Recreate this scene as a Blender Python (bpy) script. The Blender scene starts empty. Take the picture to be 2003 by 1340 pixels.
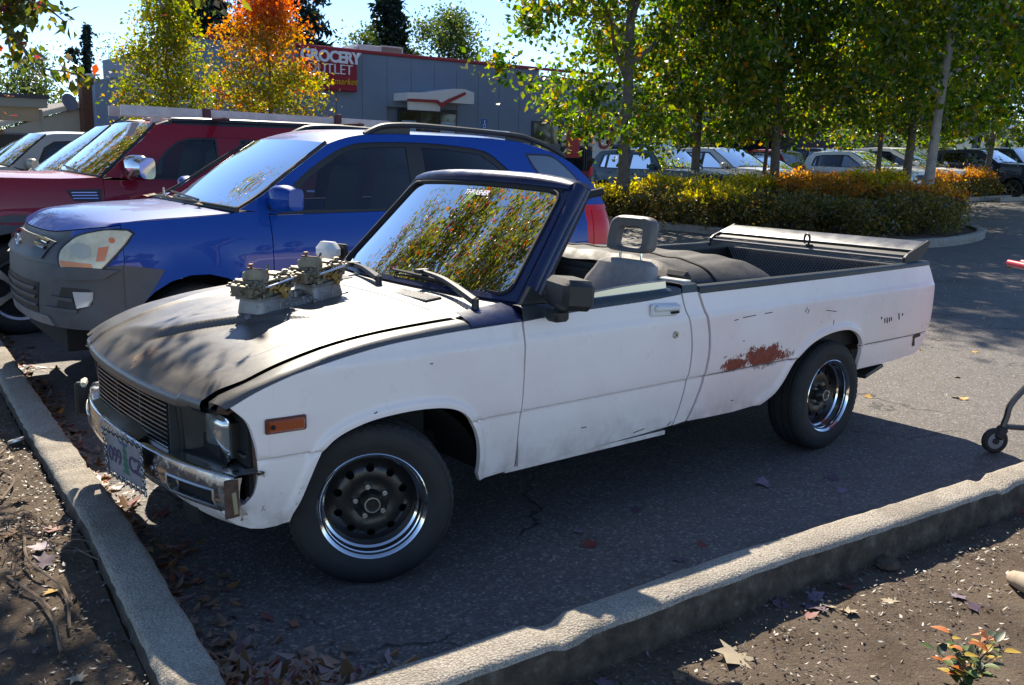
import bpy, bmesh, math, random
import numpy as np
from mathutils import Vector, Matrix, geometry
random.seed(7); RNG = np.random.default_rng(11)
S = bpy.context.scene
COL = S.collection
PI = math.pi

# ------------------------------------------------------------------ camera, sky, sun, exposure
CAM = (1.7038, 3.5912, 1.5503); YAW, PITCH, ROLL, FPX = -2.25536, -0.195237, 0.022305, 1860.75 / 2003.0
_f = Vector((math.cos(PITCH) * math.cos(YAW), math.cos(PITCH) * math.sin(YAW), math.sin(PITCH)))
_r = _f.cross(Vector((0, 0, 1))).normalized(); _u = _r.cross(_f)
_r2 = _r * math.cos(ROLL) + _u * math.sin(ROLL); _u2 = _u * math.cos(ROLL) - _r * math.sin(ROLL)
cd = bpy.data.cameras.new('camera'); cam = bpy.data.objects.new('camera', cd); COL.objects.link(cam)
cd.sensor_fit = 'HORIZONTAL'; cd.sensor_width = 36.0; cd.lens = 36.0 * FPX; cd.clip_start = 0.05; cd.clip_end = 900
cam.matrix_world = Matrix(((_r2.x, _u2.x, -_f.x, CAM[0]), (_r2.y, _u2.y, -_f.y, CAM[1]), (_r2.z, _u2.z, -_f.z, CAM[2]), (0, 0, 0, 1)))
S.camera = cam

SUN = Vector((-0.47, -0.97, 1.0)).normalized()            # towards the sun
w = bpy.data.worlds.new('World'); S.world = w; w.use_nodes = True
nt = w.node_tree; bg = nt.nodes['Background']
sky = nt.nodes.new('ShaderNodeTexSky'); sky.sky_type = 'NISHITA'; sky.sun_disc = False
sky.sun_elevation = math.asin(SUN.z); sky.sun_rotation = math.atan2(SUN.x, SUN.y)
sky.altitude = 60; sky.air_density = 0.6; sky.dust_density = 0.0; sky.ozone_density = 3.2
nt.links.new(sky.outputs[0], bg.inputs[0]); bg.inputs[1].default_value = 0.10
sd = bpy.data.lights.new('sun', 'SUN'); sd.energy = 3.9; sd.angle = math.radians(0.53); sd.color = (1.0, 0.90, 0.74)
so = bpy.data.objects.new('sun', sd); COL.objects.link(so)
so.rotation_euler = SUN.to_track_quat('Z', 'Y').to_euler(); so.location = (-8, -16, 20)
S.view_settings.view_transform = 'Standard'; S.view_settings.look = 'None'
S.view_settings.gamma = 1.0; S.view_settings.use_curve_mapping = False; S.view_settings.exposure = 1.3
S.cycles.max_bounces = 8; S.cycles.transparent_max_bounces = 14; S.cycles.transmission_bounces = 6
S.cycles.glossy_bounces = 4; S.cycles.diffuse_bounces = 3
S.cycles.caustics_reflective = False; S.cycles.caustics_refractive = False
S.cycles.sample_clamp_indirect = 6.0
try:
    S.cycles.use_denoising = True; S.cycles.denoiser = 'OPENIMAGEDENOISE'
except Exception: pass

# ------------------------------------------------------------------ helpers: tags
def tag(o, label=None, cat=None, group=None, kind=None):
    if label: o['label'] = label
    if cat: o['category'] = cat
    if group: o['group'] = group
    if kind: o['kind'] = kind
    return o
def thing(name, label, cat, loc=(0, 0, 0), yaw=0.0, group=None):
    o = bpy.data.objects.new(name, None); COL.objects.link(o); o.empty_display_size = 0.2
    o.location = loc; o.rotation_euler = (0, 0, yaw)
    return tag(o, label, cat, group)
def copy_tree(o, parent=None):
    c = o.copy(); COL.objects.link(c)
    if parent: c.parent = parent
    for ch in list(o.children): copy_tree(ch, c)
    return c
def inst(o, name, parent, loc=None, rot=None, scale=None):
    c = bpy.data.objects.new(name, o.data); COL.objects.link(c); c.parent = parent
    if loc: c.location = loc
    if rot: c.rotation_euler = rot
    if scale: c.scale = scale
    return c

# ------------------------------------------------------------------ helpers: materials
MATS = {}
def lin(r, g, b):
    f = lambda c: c / 12.92 if c <= 0.04045 else ((c + 0.055) / 1.055) ** 2.4
    return (f(r / 255), f(g / 255), f(b / 255))
class NB:
    """small node builder"""
    def __init__(s, name):
        s.m = bpy.data.materials.new(name); s.m.use_nodes = True; s.t = s.m.node_tree
        s.p = s.t.nodes['Principled BSDF']; s.out = s.t.nodes['Material Output']; s._co = None
    def n(s, typ, **kw):
        nd = s.t.nodes.new(typ)
        for k, v in kw.items():
            if k in nd.bl_rna.properties: setattr(nd, k, v)
            else: nd.inputs[k].default_value = v
        return nd
    def l(s, a, b): s.t.links.new(a, b)
    def co(s, kind='Object'):
        if s._co is None: s._co = s.n('ShaderNodeTexCoord')
        return s._co.outputs[kind]
    def noise(s, scale, detail=5, rough=0.6, dist=0.0, vec=None, stretch=None):
        nd = s.n('ShaderNodeTexNoise'); nd.inputs['Scale'].default_value = scale; nd.inputs['Detail'].default_value = detail
        nd.inputs['Roughness'].default_value = rough; nd.inputs['Distortion'].default_value = dist
        v = vec or s.co()
        if stretch:
            mp = s.n('ShaderNodeMapping'); mp.inputs['Scale'].default_value = stretch; s.l(v, mp.inputs[0]); v = mp.outputs[0]
        s.l(v, nd.inputs['Vector']); return nd.outputs['Fac']
    def ramp(s, fac, stops, interp='LINEAR'):
        r = s.n('ShaderNodeValToRGB'); r.color_ramp.interpolation = interp; e = r.color_ramp.elements
        while len(e) > 1: e.remove(e[-1])
        e[0].position = stops[0][0]; e[0].color = (*stops[0][1], 1) if len(stops[0][1]) == 3 else stops[0][1]
        for p, c in stops[1:]:
            k = e.new(p); k.color = (*c, 1) if len(c) == 3 else c
        s.l(fac, r.inputs[0]); return r.outputs[0]
    def bw(s, fac, lo, hi, a=0.0, b=1.0):
        r = s.n('ShaderNodeMapRange', clamp=True); r.inputs[1].default_value = lo; r.inputs[2].default_value = hi
        r.inputs[3].default_value = a; r.inputs[4].default_value = b; s.l(fac, r.inputs[0]); return r.outputs[0]
    def mix(s, fac, a, b, blend='MIX'):
        m = s.n('ShaderNodeMix', data_type='RGBA', blend_type=blend)
        for sock, v in ((m.inputs[0], fac), (m.inputs[6], a), (m.inputs[7], b)):
            if isinstance(v, (tuple, list)): sock.default_value = (*v, 1) if len(v) == 3 else v
            elif isinstance(v, (int, float)): sock.default_value = v
            else: s.l(v, sock)
        return m.outputs[2]
    def math(s, op, a, b=None, clamp=False):
        m = s.n('ShaderNodeMath', operation=op, use_clamp=clamp)
        for i, v in enumerate((a, b)):
            if v is None: continue
            if isinstance(v, (int, float)): m.inputs[i].default_value = v
            else: s.l(v, m.inputs[i])
        return m.outputs[0]
    def sep(s, v):
        x = s.n('ShaderNodeSeparateXYZ'); s.l(v, x.inputs[0]); return x.outputs
    def bump(s, h, strength=0.3, dist=0.01):
        b = s.n('ShaderNodeBump'); b.inputs['Strength'].default_value = strength; b.inputs['Distance'].default_value = dist
        s.l(h, b.inputs['Height']); s.l(b.outputs[0], s.p.inputs['Normal']); return b
    def set(s, **kw):
        for k, v in kw.items():
            i = s.p.inputs[{'color': 'Base Color', 'rough': 'Roughness', 'metal': 'Metallic', 'spec': 'Specular IOR Level', 'coat': 'Coat Weight', 'coatr': 'Coat Roughness', 'trans': 'Transmission Weight', 'ior': 'IOR', 'emit': 'Emission Color', 'emits': 'Emission Strength', 'alpha': 'Alpha', 'sheen': 'Sheen Weight'}[k]]
            if isinstance(v, (tuple, list)): i.default_value = (*v, 1) if len(v) == 3 else v
            elif isinstance(v, (int, float)): i.default_value = v
            else: s.l(v, i)
        return s
def simple(name, color, rough=0.5, metal=0.0, spec=0.5, coat=0.0, var=0.0, vscale=6.0, bump=0.0, bscale=60.0, bdist=0.004, rvar=0.0):
    if name in MATS: return MATS[name]
    b = NB(name); b.set(rough=rough, metal=metal, spec=spec, coat=coat, coatr=0.05)
    if var > 0:
        f = b.noise(vscale, 6, 0.65)
        lo = tuple(max(0, c * (1 - var)) for c in color); hi = tuple(min(1, c * (1 + var)) for c in color)
        b.set(color=b.ramp(f, [(0.3, lo), (0.7, hi)]))
    else: b.set(color=color)
    if rvar > 0: b.set(rough=b.bw(b.noise(vscale * 1.7, 5), 0.3, 0.7, max(0.02, rough - rvar), min(1, rough + rvar)))
    if bump > 0: b.bump(b.noise(bscale, 6, 0.6), bump, bdist)
    MATS[name] = b.m; return b.m
def glass(name, tint=(0.75, 0.82, 0.8), refl=1.0, rough=0.0):
    """thin pane: fresnel mix of clear and mirror"""
    if name in MATS: return MATS[name]
    b = NB(name); t = b.n('ShaderNodeBsdfTransparent'); t.inputs[0].default_value = (*tint, 1)
    g = b.n('ShaderNodeBsdfGlossy'); g.inputs['Roughness'].default_value = rough; g.inputs['Color'].default_value = (refl, refl, refl, 1)
    fr = b.n('ShaderNodeFresnel'); fr.inputs[0].default_value = 1.55
    # both faces of a real pane reflect: 2F/(1+F)
    k = b.math('MULTIPLY', fr.outputs[0], 1.35, clamp=True)
    mx = b.n('ShaderNodeMixShader'); b.l(k, mx.inputs[0]); b.l(t.outputs[0], mx.inputs[1]); b.l(g.outputs[0], mx.inputs[2])
    b.l(mx.outputs[0], b.out.inputs[0]); MATS[name] = b.m; return b.m

# ------------------------------------------------------------------ helpers: geometry
def cat(pts, n=8):
    """Catmull-Rom through points (any dimension)"""
    P = [np.array(p, float) for p in pts]
    if len(P) < 3: return [tuple(p) for p in P]
    P = [2 * P[0] - P[1]] + P + [2 * P[-1] - P[-2]]; out = []
    for i in range(1, len(P) - 2):
        p0, p1, p2, p3 = P[i - 1:i + 3]
        for k in range(n):
            t = k / n
            out.append(tuple(0.5 * (2 * p1 + (p2 - p0) * t + (2 * p0 - 5 * p1 + 4 * p2 - p3) * t * t + (3 * p1 - p0 - 3 * p2 + p3) * t ** 3)))
    out.append(tuple(P[-2])); return out
def interp(knots):
    """smooth monotone-ish interpolation f(x)"""
    k = sorted(knots); xs = np.array([a for a, _ in k], float); ys = np.array([b for _, b in k], float)
    d = np.diff(ys) / np.diff(xs); m = np.zeros(len(xs)); m[0] = d[0]; m[-1] = d[-1]
    for i in range(1, len(xs) - 1):
        if d[i - 1] * d[i] > 0:
            w1 = 2 * (xs[i + 1] - xs[i]) + xs[i] - xs[i - 1]; w2 = xs[i + 1] - xs[i] + 2 * (xs[i] - xs[i - 1])
            m[i] = (w1 + w2) / (w1 / d[i - 1] + w2 / d[i])
    def f(x):
        if x <= xs[0]: return ys[0]
        if x >= xs[-1]: return ys[-1]
        i = int(np.searchsorted(xs, x)) - 1; h = xs[i + 1] - xs[i]; t = (x - xs[i]) / h
        return float((1 + 2 * t) * (1 - t) ** 2 * ys[i] + t * (1 - t) ** 2 * h * m[i] + t * t * (3 - 2 * t) * ys[i + 1] + t * t * (t - 1) * h * m[i + 1])
    return f
def sst(a, b, x):
    t = min(1, max(0, (x - a) / (b - a))); return t * t * (3 - 2 * t)
def densify(poly, step):
    out = []
    for i in range(len(poly)):
        a = np.array(poly[i], float); b = np.array(poly[(i + 1) % len(poly)], float)
        n = max(1, int(math.ceil(np.linalg.norm(b - a) / step)))
        for k in range(n): out.append(tuple(a + (b - a) * k / n))
    return out
def inset(poly, d):
    """move a closed 2D outline inwards by d"""
    P = np.array(poly, float); n = len(P)
    area = 0.5 * np.sum(P[:, 0] * np.roll(P[:, 1], -1) - np.roll(P[:, 0], -1) * P[:, 1]); sg = 1 if area > 0 else -1
    out = []
    for i in range(n):
        e1 = P[i] - P[i - 1]; e2 = P[(i + 1) % n] - P[i]
        l1 = np.linalg.norm(e1) or 1; l2 = np.linalg.norm(e2) or 1
        n1 = sg * np.array([-e1[1], e1[0]]) / l1; n2 = sg * np.array([-e2[1], e2[0]]) / l2
        m = n1 + n2; q = np.dot(m, m)
        out.append(tuple(P[i] + (m * (2 * d / q) if q > 0.3 else n1 * d)))
    return out
def in_poly(pts, poly):
    P = np.array(poly); x, y = pts[:, 0], pts[:, 1]; r = np.zeros(len(pts), bool)
    for i in range(len(P)):
        x1, y1 = P[i - 1]; x2, y2 = P[i]
        c = (y1 > y) != (y2 > y)
        with np.errstate(divide='ignore', invalid='ignore'):
            r ^= c & (x < (x2 - x1) * (y - y1) / (y2 - y1 + 1e-30) + x1)
    return r
def edge_dist(pts, poly):
    P = np.array(poly); Q = np.roll(P, -1, 0); best = np.full(len(pts), 1e9)
    for a, b in zip(P, Q):
        ab = b - a; L = ab @ ab + 1e-18; t = np.clip(((pts - a) @ ab) / L, 0, 1)
        best = np.minimum(best, np.linalg.norm(pts - (a + t[:, None] * ab), axis=1))
    return best
class M:
    """collects faces for ONE mesh object"""
    def __init__(s): s.v = []; s.f = []; s.m = []; s.mats = []; s.cur = 0
    def mat(s, m):
        if m not in s.mats: s.mats.append(m)
        s.cur = s.mats.index(m); return s
    def add(s, vs, fs):
        o = len(s.v); s.v += [tuple(v) for v in vs]; s.f += [tuple(i + o for i in f) for f in fs]; s.m += [s.cur] * len(fs); return s
    def box(s, c, d, rot=None, bev=0.0):
        hx, hy, hz = d[0] / 2, d[1] / 2, d[2] / 2
        if bev <= 0:
            V = [Vector((x * hx, y * hy, z * hz)) for x in (-1, 1) for y in (-1, 1) for z in (-1, 1)]
            F = [(0, 1, 3, 2), (4, 6, 7, 5), (0, 4, 5, 1), (2, 3, 7, 6), (0, 2, 6, 4), (1, 5, 7, 3)]
        else:
            b = min(bev, hx * .95, hy * .95, hz * .95); V = []; idx = {}
            for x in (-1, 1):
                for y in (-1, 1):
                    for z in (-1, 1):
                        for k, q in enumerate(((hx, hy - b, hz - b), (hx - b, hy, hz - b), (hx - b, hy - b, hz))):
                            idx[x, y, z, k] = len(V); V.append(Vector((x * q[0], y * q[1], z * q[2])))
            F = []
            for k in range(3):
                for sg in (-1, 1):
                    u = [(-1, -1), (1, -1), (1, 1), (-1, 1)]; g = []
                    for a, c2 in u:
                        t = [a, c2]; t.insert(k, sg); g.append(idx[t[0], t[1], t[2], k])
                    F.append(tuple(g))
            for k in range(3):
                a, c2 = [i for i in range(3) if i != k]
                for s1 in (-1, 1):
                    for s2 in (-1, 1):
                        def I(sk, kk):
                            t = [0, 0, 0]; t[k] = sk; t[a] = s1; t[c2] = s2; return idx[t[0], t[1], t[2], kk]
                        F.append((I(-1, a), I(1, a), I(1, c2), I(-1, c2)))
            for x in (-1, 1):
                for y in (-1, 1):
                    for z in (-1, 1): F.append((idx[x, y, z, 0], idx[x, y, z, 1], idx[x, y, z, 2]))
        R = rot if rot is not None else Matrix.Identity(3)
        if isinstance(R, (tuple, list)): R = Matrix.Rotation(R[2], 3, 'Z') @ Matrix.Rotation(R[1], 3, 'Y') @ Matrix.Rotation(R[0], 3, 'X')
        C = Vector(c); return s.add([R @ q + C for q in V], F)
    def cyl(s, p0, p1, r0, r1=None, n=12, caps=True):
        return s.tube([p0, p1], [r0, r0 if r1 is None else r1], n, caps)
    def tube(s, path, r, n=8, caps=True):
        P = [Vector(p) for p in path]; R = r if isinstance(r, (list, tuple)) else [r] * len(P)
        up = None; V = []; F = []
        for i, p in enumerate(P):
            t = (P[min(i + 1, len(P) - 1)] - P[max(i - 1, 0)]).normalized()
            if up is None:
                a = Vector((0, 0, 1)) if abs(t.z) < .9 else Vector((1, 0, 0)); up = (a - t * a.dot(t)).normalized()
            else: up = (up - t * up.dot(t)).normalized()
            sd_ = t.cross(up)
            for k in range(n):
                an = 2 * PI * k / n; V.append(p + (up * math.cos(an) + sd_ * math.sin(an)) * R[i])
        for i in range(len(P) - 1):
            for k in range(n): F.append((i * n + k, i * n + (k + 1) % n, (i + 1) * n + (k + 1) % n, (i + 1) * n + k))
        if caps: F.append(tuple(range(n - 1, -1, -1))); F.append(tuple((len(P) - 1) * n + k for k in range(n)))
        return s.add(V, F)
    def lathe(s, prof, c=(0, 0, 0), axis='Y', n=32, close=False):
        """prof: (axial, radius)"""
        V = []; F = []; m = len(prof)
        for k in range(n):
            a = 2 * PI * k / n; ca, sa = math.cos(a), math.sin(a)
            for h, r in prof:
                p = {'Y': (r * ca, h, r * sa), 'Z': (r * ca, r * sa, h), 'X': (h, r * ca, r * sa)}[axis]
                V.append((p[0] + c[0], p[1] + c[1], p[2] + c[2]))
        for k in range(n):
            for i in range(m - 1 if not close else m):
                j = (i + 1) % m; k2 = (k + 1) % n; F.append((k * m + i, k * m + j, k2 * m + j, k2 * m + i))
        return s.add(V, F)
    def grid(s, rows, flip=False):
        n = len(rows[0]); V = [p for r in rows for p in r]; F = []
        for i in range(len(rows) - 1):
            for k in range(n - 1):
                q = (i * n + k, i * n + k + 1, (i + 1) * n + k + 1, (i + 1) * n + k); F.append(q[::-1] if flip else q)
        return s.add(V, F)
    def poly(s, pts): return s.add(pts, [tuple(range(len(pts)))])
    def prism(s, outline, fmap, t):
        """extrude a closed 2D outline: fmap(a, b, h) with h in (0, t)"""
        n = len(outline); V = [fmap(a, b, 0) for a, b in outline] + [fmap(a, b, t) for a, b in outline]
        F = [tuple(range(n - 1, -1, -1)), tuple(range(n, 2 * n))] + [(i, (i + 1) % n, n + (i + 1) % n, n + i) for i in range(n)]
        return s.add(V, F)
    def patch(s, outline, f, step=0.05, holes=(), flange=None, gap=0.0, extra=None):
        """sheet in a 2D domain lifted by f(a, b) -> xyz; flange: vector the edges are folded by"""
        ol = densify(inset(outline, gap) if gap else outline, step); hs = [densify(inset(h, -gap) if gap else h, step) for h in holes]
        P = np.array(ol); lo, hi = P.min(0), P.max(0)
        nx, ny = int((hi[0] - lo[0]) / step) + 1, int((hi[1] - lo[1]) / step) + 1
        gx, gy = np.meshgrid(np.linspace(lo[0], hi[0], nx + 1), np.linspace(lo[1], hi[1], ny + 1))
        gx[1::2] += 0.5 * (hi[0] - lo[0]) / max(nx, 1)
        Q = np.stack([gx.ravel(), gy.ravel()], 1); k = in_poly(Q, ol) & (edge_dist(Q, ol) > step * .45)
        for h in hs: k &= ~in_poly(Q, h); k &= edge_dist(Q, h) > step * .45
        Q = Q[k]
        if extra is not None:
            X = np.array(extra, float); kk = in_poly(X, ol) & (edge_dist(X, ol) > .006)
            for h in hs: kk &= ~in_poly(X, h); kk &= edge_dist(X, h) > .006
            X = X[kk]
            if len(Q) and len(X): dd = np.min(np.abs(Q[:, None, 0] - X[None, :, 0]) + np.abs(Q[:, None, 1] - X[None, :, 1]), 1); Q = Q[dd > .016]
            Q = np.vstack([Q, X])
        loops = [ol] + hs; vs = []; es = []
        for lp in loops:
            o = len(vs); vs += [Vector(p) for p in lp]; es += [(o + i, o + (i + 1) % len(lp)) for i in range(len(lp))]
        nb = len(vs); vs += [Vector(q) for q in Q]
        ov, oe, of, *_ = geometry.delaunay_2d_cdt(vs, es, [], 0, 1e-6)
        V = [Vector(f(v.x, v.y)) for v in ov]; F = [tuple(fc) for fc in of]
        cen = np.array([[sum(ov[i].x for i in fc) / len(fc), sum(ov[i].y for i in fc) / len(fc)] for fc in F]); k = in_poly(cen, ol)
        for h in hs: k &= ~in_poly(cen, h)
        F = [fc for fc, q in zip(F, k) if q]
        # orient consistently by first face sense in domain (ccw)
        F2 = []
        for fc in F:
            a, b, c = (ov[i] for i in fc[:3]); ar = (b.x - a.x) * (c.y - a.y) - (c.x - a.x) * (b.y - a.y)
            F2.append(fc if ar > 0 else fc[::-1])
        s.add(V, F2)
        if flange is not None:
            fl = Vector(flange)
            for lp in loops:
                A = [Vector(f(*p)) for p in lp]; n = len(A)
                s.add(A + [a + fl for a in A], [(i, (i + 1) % n, n + (i + 1) % n, n + i) for i in range(n)])
        return s
    def merge(s, o, mx=None, flip=False):
        off = len(s.v); mm = []
        for m in o.mats:
            if m not in s.mats: s.mats.append(m)
            mm.append(s.mats.index(m))
        s.v += [tuple(mx @ Vector(v)) for v in o.v] if mx is not None else o.v
        s.f += [tuple(i + off for i in (f[::-1] if flip else f)) for f in o.f]; s.m += [mm[k] if mm else 0 for k in o.m]; return s
    def mirror(s):
        o = M(); o.v = [(x, -y, z) for x, y, z in s.v]; o.f = [f[::-1] for f in s.f]; o.m = list(s.m); o.mats = list(s.mats); return o
    def mesh(s, name, smooth=38, weld=0.0):
        me = bpy.data.meshes.new(name); me.from_pydata(s.v, [], s.f)
        for m in s.mats: me.materials.append(m)
        if len(s.mats) > 1: me.polygons.foreach_set('material_index', s.m)
        if weld > 0:
            bm = bmesh.new(); bm.from_mesh(me); bmesh.ops.remove_doubles(bm, verts=bm.verts, dist=weld); bm.to_mesh(me); bm.free()
        me.validate()
        if smooth:
            me.polygons.foreach_set('use_smooth', [True] * len(me.polygons)); me.set_sharp_from_angle(angle=math.radians(smooth))
        me.update(); return me
    def build(s, name, parent=None, mat=None, smooth=38, weld=0.0, loc=None, rot=None):
        if mat is not None and not s.mats: s.mats.append(mat)
        o = bpy.data.objects.new(name, s.mesh(name, smooth, weld)); COL.objects.link(o)
        if parent: o.parent = parent
        if loc: o.location = loc
        if rot: o.rotation_euler = rot
        return o
def struct(o, label=None): o['kind'] = 'structure'; 
def text_mesh(body, size=1.0, extrude=0.01, offset=0.0, shear=0.0, space=1.0, bevel=0.0):
    """lettering from the built-in font, returned as M in the xy plane, centred"""
    c = bpy.data.curves.new('lettering', 'FONT'); c.body = body; c.size = size; c.extrude = extrude; c.offset = offset; c.shear = shear
    c.space_character = space; c.align_x = 'CENTER'; c.align_y = 'CENTER'; c.resolution_u = 3; c.bevel_depth = bevel
    o = bpy.data.objects.new('lettering', c); COL.objects.link(o)
    me = o.to_mesh(); m = M(); m.add([v.co[:] for v in me.vertices], [tuple(p.vertices) for p in me.polygons]); o.to_mesh_clear()
    bpy.data.objects.remove(o); bpy.data.curves.remove(c); return m
def place_text(name, body, size, origin, xdir, ydir, mat, parent, **kw):
    m = text_mesh(body, size, **kw); X = Vector(xdir).normalized(); Y = Vector(ydir).normalized(); Z = X.cross(Y)
    mx = Matrix(((X.x, Y.x, Z.x, origin[0]), (X.y, Y.y, Z.y, origin[1]), (X.z, Y.z, Z.z, origin[2]), (0, 0, 0, 1)))
    o = M().mat(mat); m.mats = [mat]; o.merge(m, mx); return o.build(name, parent, smooth=0)
# ================================================================== SETTING
def G(x):                                                   # the lot rises gently away from the truck
    t = max(0.0, -x - 5.0); return 0.014 * t * t / (t + 3)
# ---- materials
b = NB('asphalt'); n1 = b.noise(0.35, 4); n2 = b.noise(150, 3, 0.75); n3 = b.noise(7, 6, 0.7)
vo = b.n('ShaderNodeTexVoronoi', feature='F1'); vo.inputs['Scale'].default_value = 95; b.l(b.co(), vo.inputs['Vector'])
vc = b.sep(vo.outputs['Color'])
base = b.ramp(n1, [(0.3, (0.110, 0.094, 0.082)), (0.7, (0.145, 0.126, 0.111))])
stone = b.ramp(vc[0], [(0, (.030, .028, .027)), (.35, (.085, .076, .069)), (.7, (.14, .127, .116)), (.9, (.24, .22, .20)), (1, (.50, .46, .42))])
sp = b.mix(0.45, base, stone); sp = b.mix(b.bw(n2, 0.45, 0.28, 0, .75), sp, (0.022, 0.021, 0.021))
sp = b.mix(b.bw(n3, 0.52, 0.75, 0, 0.35), sp, (0.062, 0.056, 0.052))
ve = b.n('ShaderNodeTexVoronoi', feature='DISTANCE_TO_EDGE'); ve.inputs['Scale'].default_value = 0.42
dv = b.n('ShaderNodeVectorMath', operation='ADD'); nz = b.n('ShaderNodeTexNoise'); nz.inputs['Scale'].default_value = 2.2; nz.inputs['Detail'].default_value = 6; b.l(b.co(), nz.inputs['Vector']); sc_ = b.n('ShaderNodeVectorMath', operation='SCALE'); sc_.inputs['Scale'].default_value = .55; b.l(nz.outputs['Color'], sc_.inputs[0]); b.l(b.co(), dv.inputs[0]); b.l(sc_.outputs[0], dv.inputs[1]); b.l(dv.outputs[0], ve.inputs['Vector'])
crack = b.math('MULTIPLY', b.bw(ve.outputs['Distance'], .0045, .0015), b.bw(b.noise(.6, 3), .47, .54)); sp = b.mix(b.math('MULTIPLY', crack, .85), sp, (.018, .017, .016))
oil = b.bw(b.noise(1.1, 5, .6), .60, .72, 0, .6); sp = b.mix(oil, sp, (.035, .032, .031))
b.set(color=sp, rough=b.bw(n3, 0.3, 0.7, 0.62, 0.82), spec=0.5); b.bump(b.math('ADD', b.math('ADD', n2, b.math('MULTIPLY', vo.outputs['Distance'], 1.2)), b.math('MULTIPLY', crack, -1.5)), 0.55, 0.004)
MATS['asphalt'] = b.m
def concrete(name, c0, c1, stain):
    b = NB(name); n1 = b.noise(5, 6, 0.65); n2 = b.noise(130, 3, 0.8); vo = b.n('ShaderNodeTexVoronoi', feature='F1'); vo.inputs['Scale'].default_value = 110; b.l(b.co(), vo.inputs['Vector'])
    c = b.ramp(n1, [(0.32, c0), (0.68, c1)]); c = b.mix(b.bw(vo.outputs['Distance'], 0.5, 0.15, 0, 0.65), c, (0.58, 0.54, 0.48)); c = b.mix(b.bw(n2, 0.5, 0.36, 0, 0.75), c, (0.08, 0.072, 0.06))
    c = b.mix(b.bw(b.noise(2.2, 6, 0.7), 0.52, 0.7, 0, 0.6), c, stain)
    b.set(color=c, rough=0.9); b.bump(b.math('ADD', n2, vo.outputs['Distance']), 0.7, 0.006); MATS[name] = b.m; return b.m
concrete('kerb_concrete', (0.29, 0.25, 0.195), (0.42, 0.37, 0.30), (0.12, 0.098, 0.07))
b = NB('kerb_side'); n1 = b.noise(14, 6, 0.7); b.set(color=b.ramp(n1, [(0.35, (0.035, 0.026, 0.018)), (0.55, (0.085, 0.065, 0.045)), (0.7, (0.15, 0.13, 0.10))]), rough=0.95); b.bump(b.noise(60, 5), 0.7, 0.01); MATS['kerb_side'] = b.m
b = NB('soil'); n1 = b.noise(3.5, 6, 0.7); n2 = b.noise(90, 5, 0.75); n3 = b.noise(28, 4, 0.7)
c = b.ramp(n1, [(0.3, (0.085, 0.062, 0.044)), (0.7, (0.18, 0.138, 0.10))]); c = b.mix(b.bw(n2, 0.45, 0.3, 0, 0.8), c, (0.028, 0.02, 0.015)); c = b.mix(b.bw(n3, 0.6, 0.74, 0, 0.5), c, (0.30, 0.25, 0.185))
b.set(color=c, rough=0.95, spec=0.2); b.bump(b.math('ADD', n2, n3), 0.9, 0.012); MATS['soil'] = b.m

# ---- ground sheet, finer near the camera; it stops under the kerb of the planting bed
kt = interp([(-12, 2.32), (-9, 2.12), (-2.942, 1.75), (-2.158, 1.70), (-0.832, 1.60), (-0.449, 1.58), (0.563, 1.53), (1.0, 1.52), (8, 1.5)])
ys = [-400, -250, -150, -100, -70] + list(range(-50, 1, 4)) + [1]
g = M().mat(MATS['asphalt'])
xa = [-400, -250, -150, -100, -70] + list(range(-60, -11, 2)); xb = list(range(-12, 9, 1)) + [30, 80, 200]
gz = lambda x: G(max(x, -70))
g.grid([[(x, y, gz(x)) for x in xa] for y in ys[:-1] + [2.32, 30, 90, 250]])
g.grid([[(x, min(y, kt(x)) if y < 1 else kt(x), gz(x)) for x in xb] for y in ys])
o = g.build('asphalt_ground', smooth=60); o['kind'] = 'structure'

# ---- kerbs
def kerb(name, path, wdt, h, depth=0.12, jit=0.004, zf=None, flip=1):
    """path = edge on the parking side; the kerb lies to the left of the path when flip is 1"""
    P = [Vector((p[0], p[1], 0)) for p in densify_open(path, 0.05 if jit else 0.3)]
    k = M().mat(MATS['kerb_concrete']); k.mat(MATS['kerb_side']); rows = []; rr = random.Random(3)
    for i, p in enumerate(P):
        t = (P[min(i + 1, len(P) - 1)] - P[max(i - 1, 0)]).normalized(); nrm = Vector((-t.y, t.x, 0)) * flip
        z0 = zf(p.x) if zf else 0.0; j = lambda: rr.uniform(-jit, jit)
        prof = [(0, -0.05), (0.0, h * .45), (0.003 + j(), h - .018), (0.014, h - .004 + j() * .6), (0.03, h), (wdt * .5, h + j() * .4), (wdt - .03, h), (wdt - .012, h - .005 + j()), (wdt + j(), h - .022), (wdt + .004 + 2 * j(), h * .4), (wdt + .01, -depth)]
        jt = jit and i % 46 in (20, 21)
        if jt: prof = [(a * .94 + .005, b_ - .020 * (b_ > .02)) for a, b_ in prof]
        rows.append([tuple(p + nrm * a + Vector((0, 0, z0 + b_))) for a, b_ in prof])
    n = len(rows[0]); k.grid(rows, flip=(flip < 0)); k.m = [1 if (q % (n - 1)) >= 8 else 0 for q in range(len(k.f))]
    return k
def densify_open(path, step):
    out = []
    for a, b_ in zip(path[:-1], path[1:]):
        a = np.array(a, float); b_ = np.array(b_, float); n = max(1, int(np.linalg.norm(b_ - a) / step))
        out += [tuple(a + (b_ - a) * i / n) for i in range(n)]
    return out + [tuple(path[-1])]
LK = [(-2.6, -34), (0.02, -6.8), (0.25, -4.3), (0.50, -1.63), (0.628, -0.06), (0.795, 1.32), (0.83, 1.66)]
RK = [(0.99, 1.452), (0.563, 1.473), (-0.449, 1.521), (-0.832, 1.533), (-2.158, 1.635), (-2.942, 1.688), (-9, 2.06), (-12, 2.26)]
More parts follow.
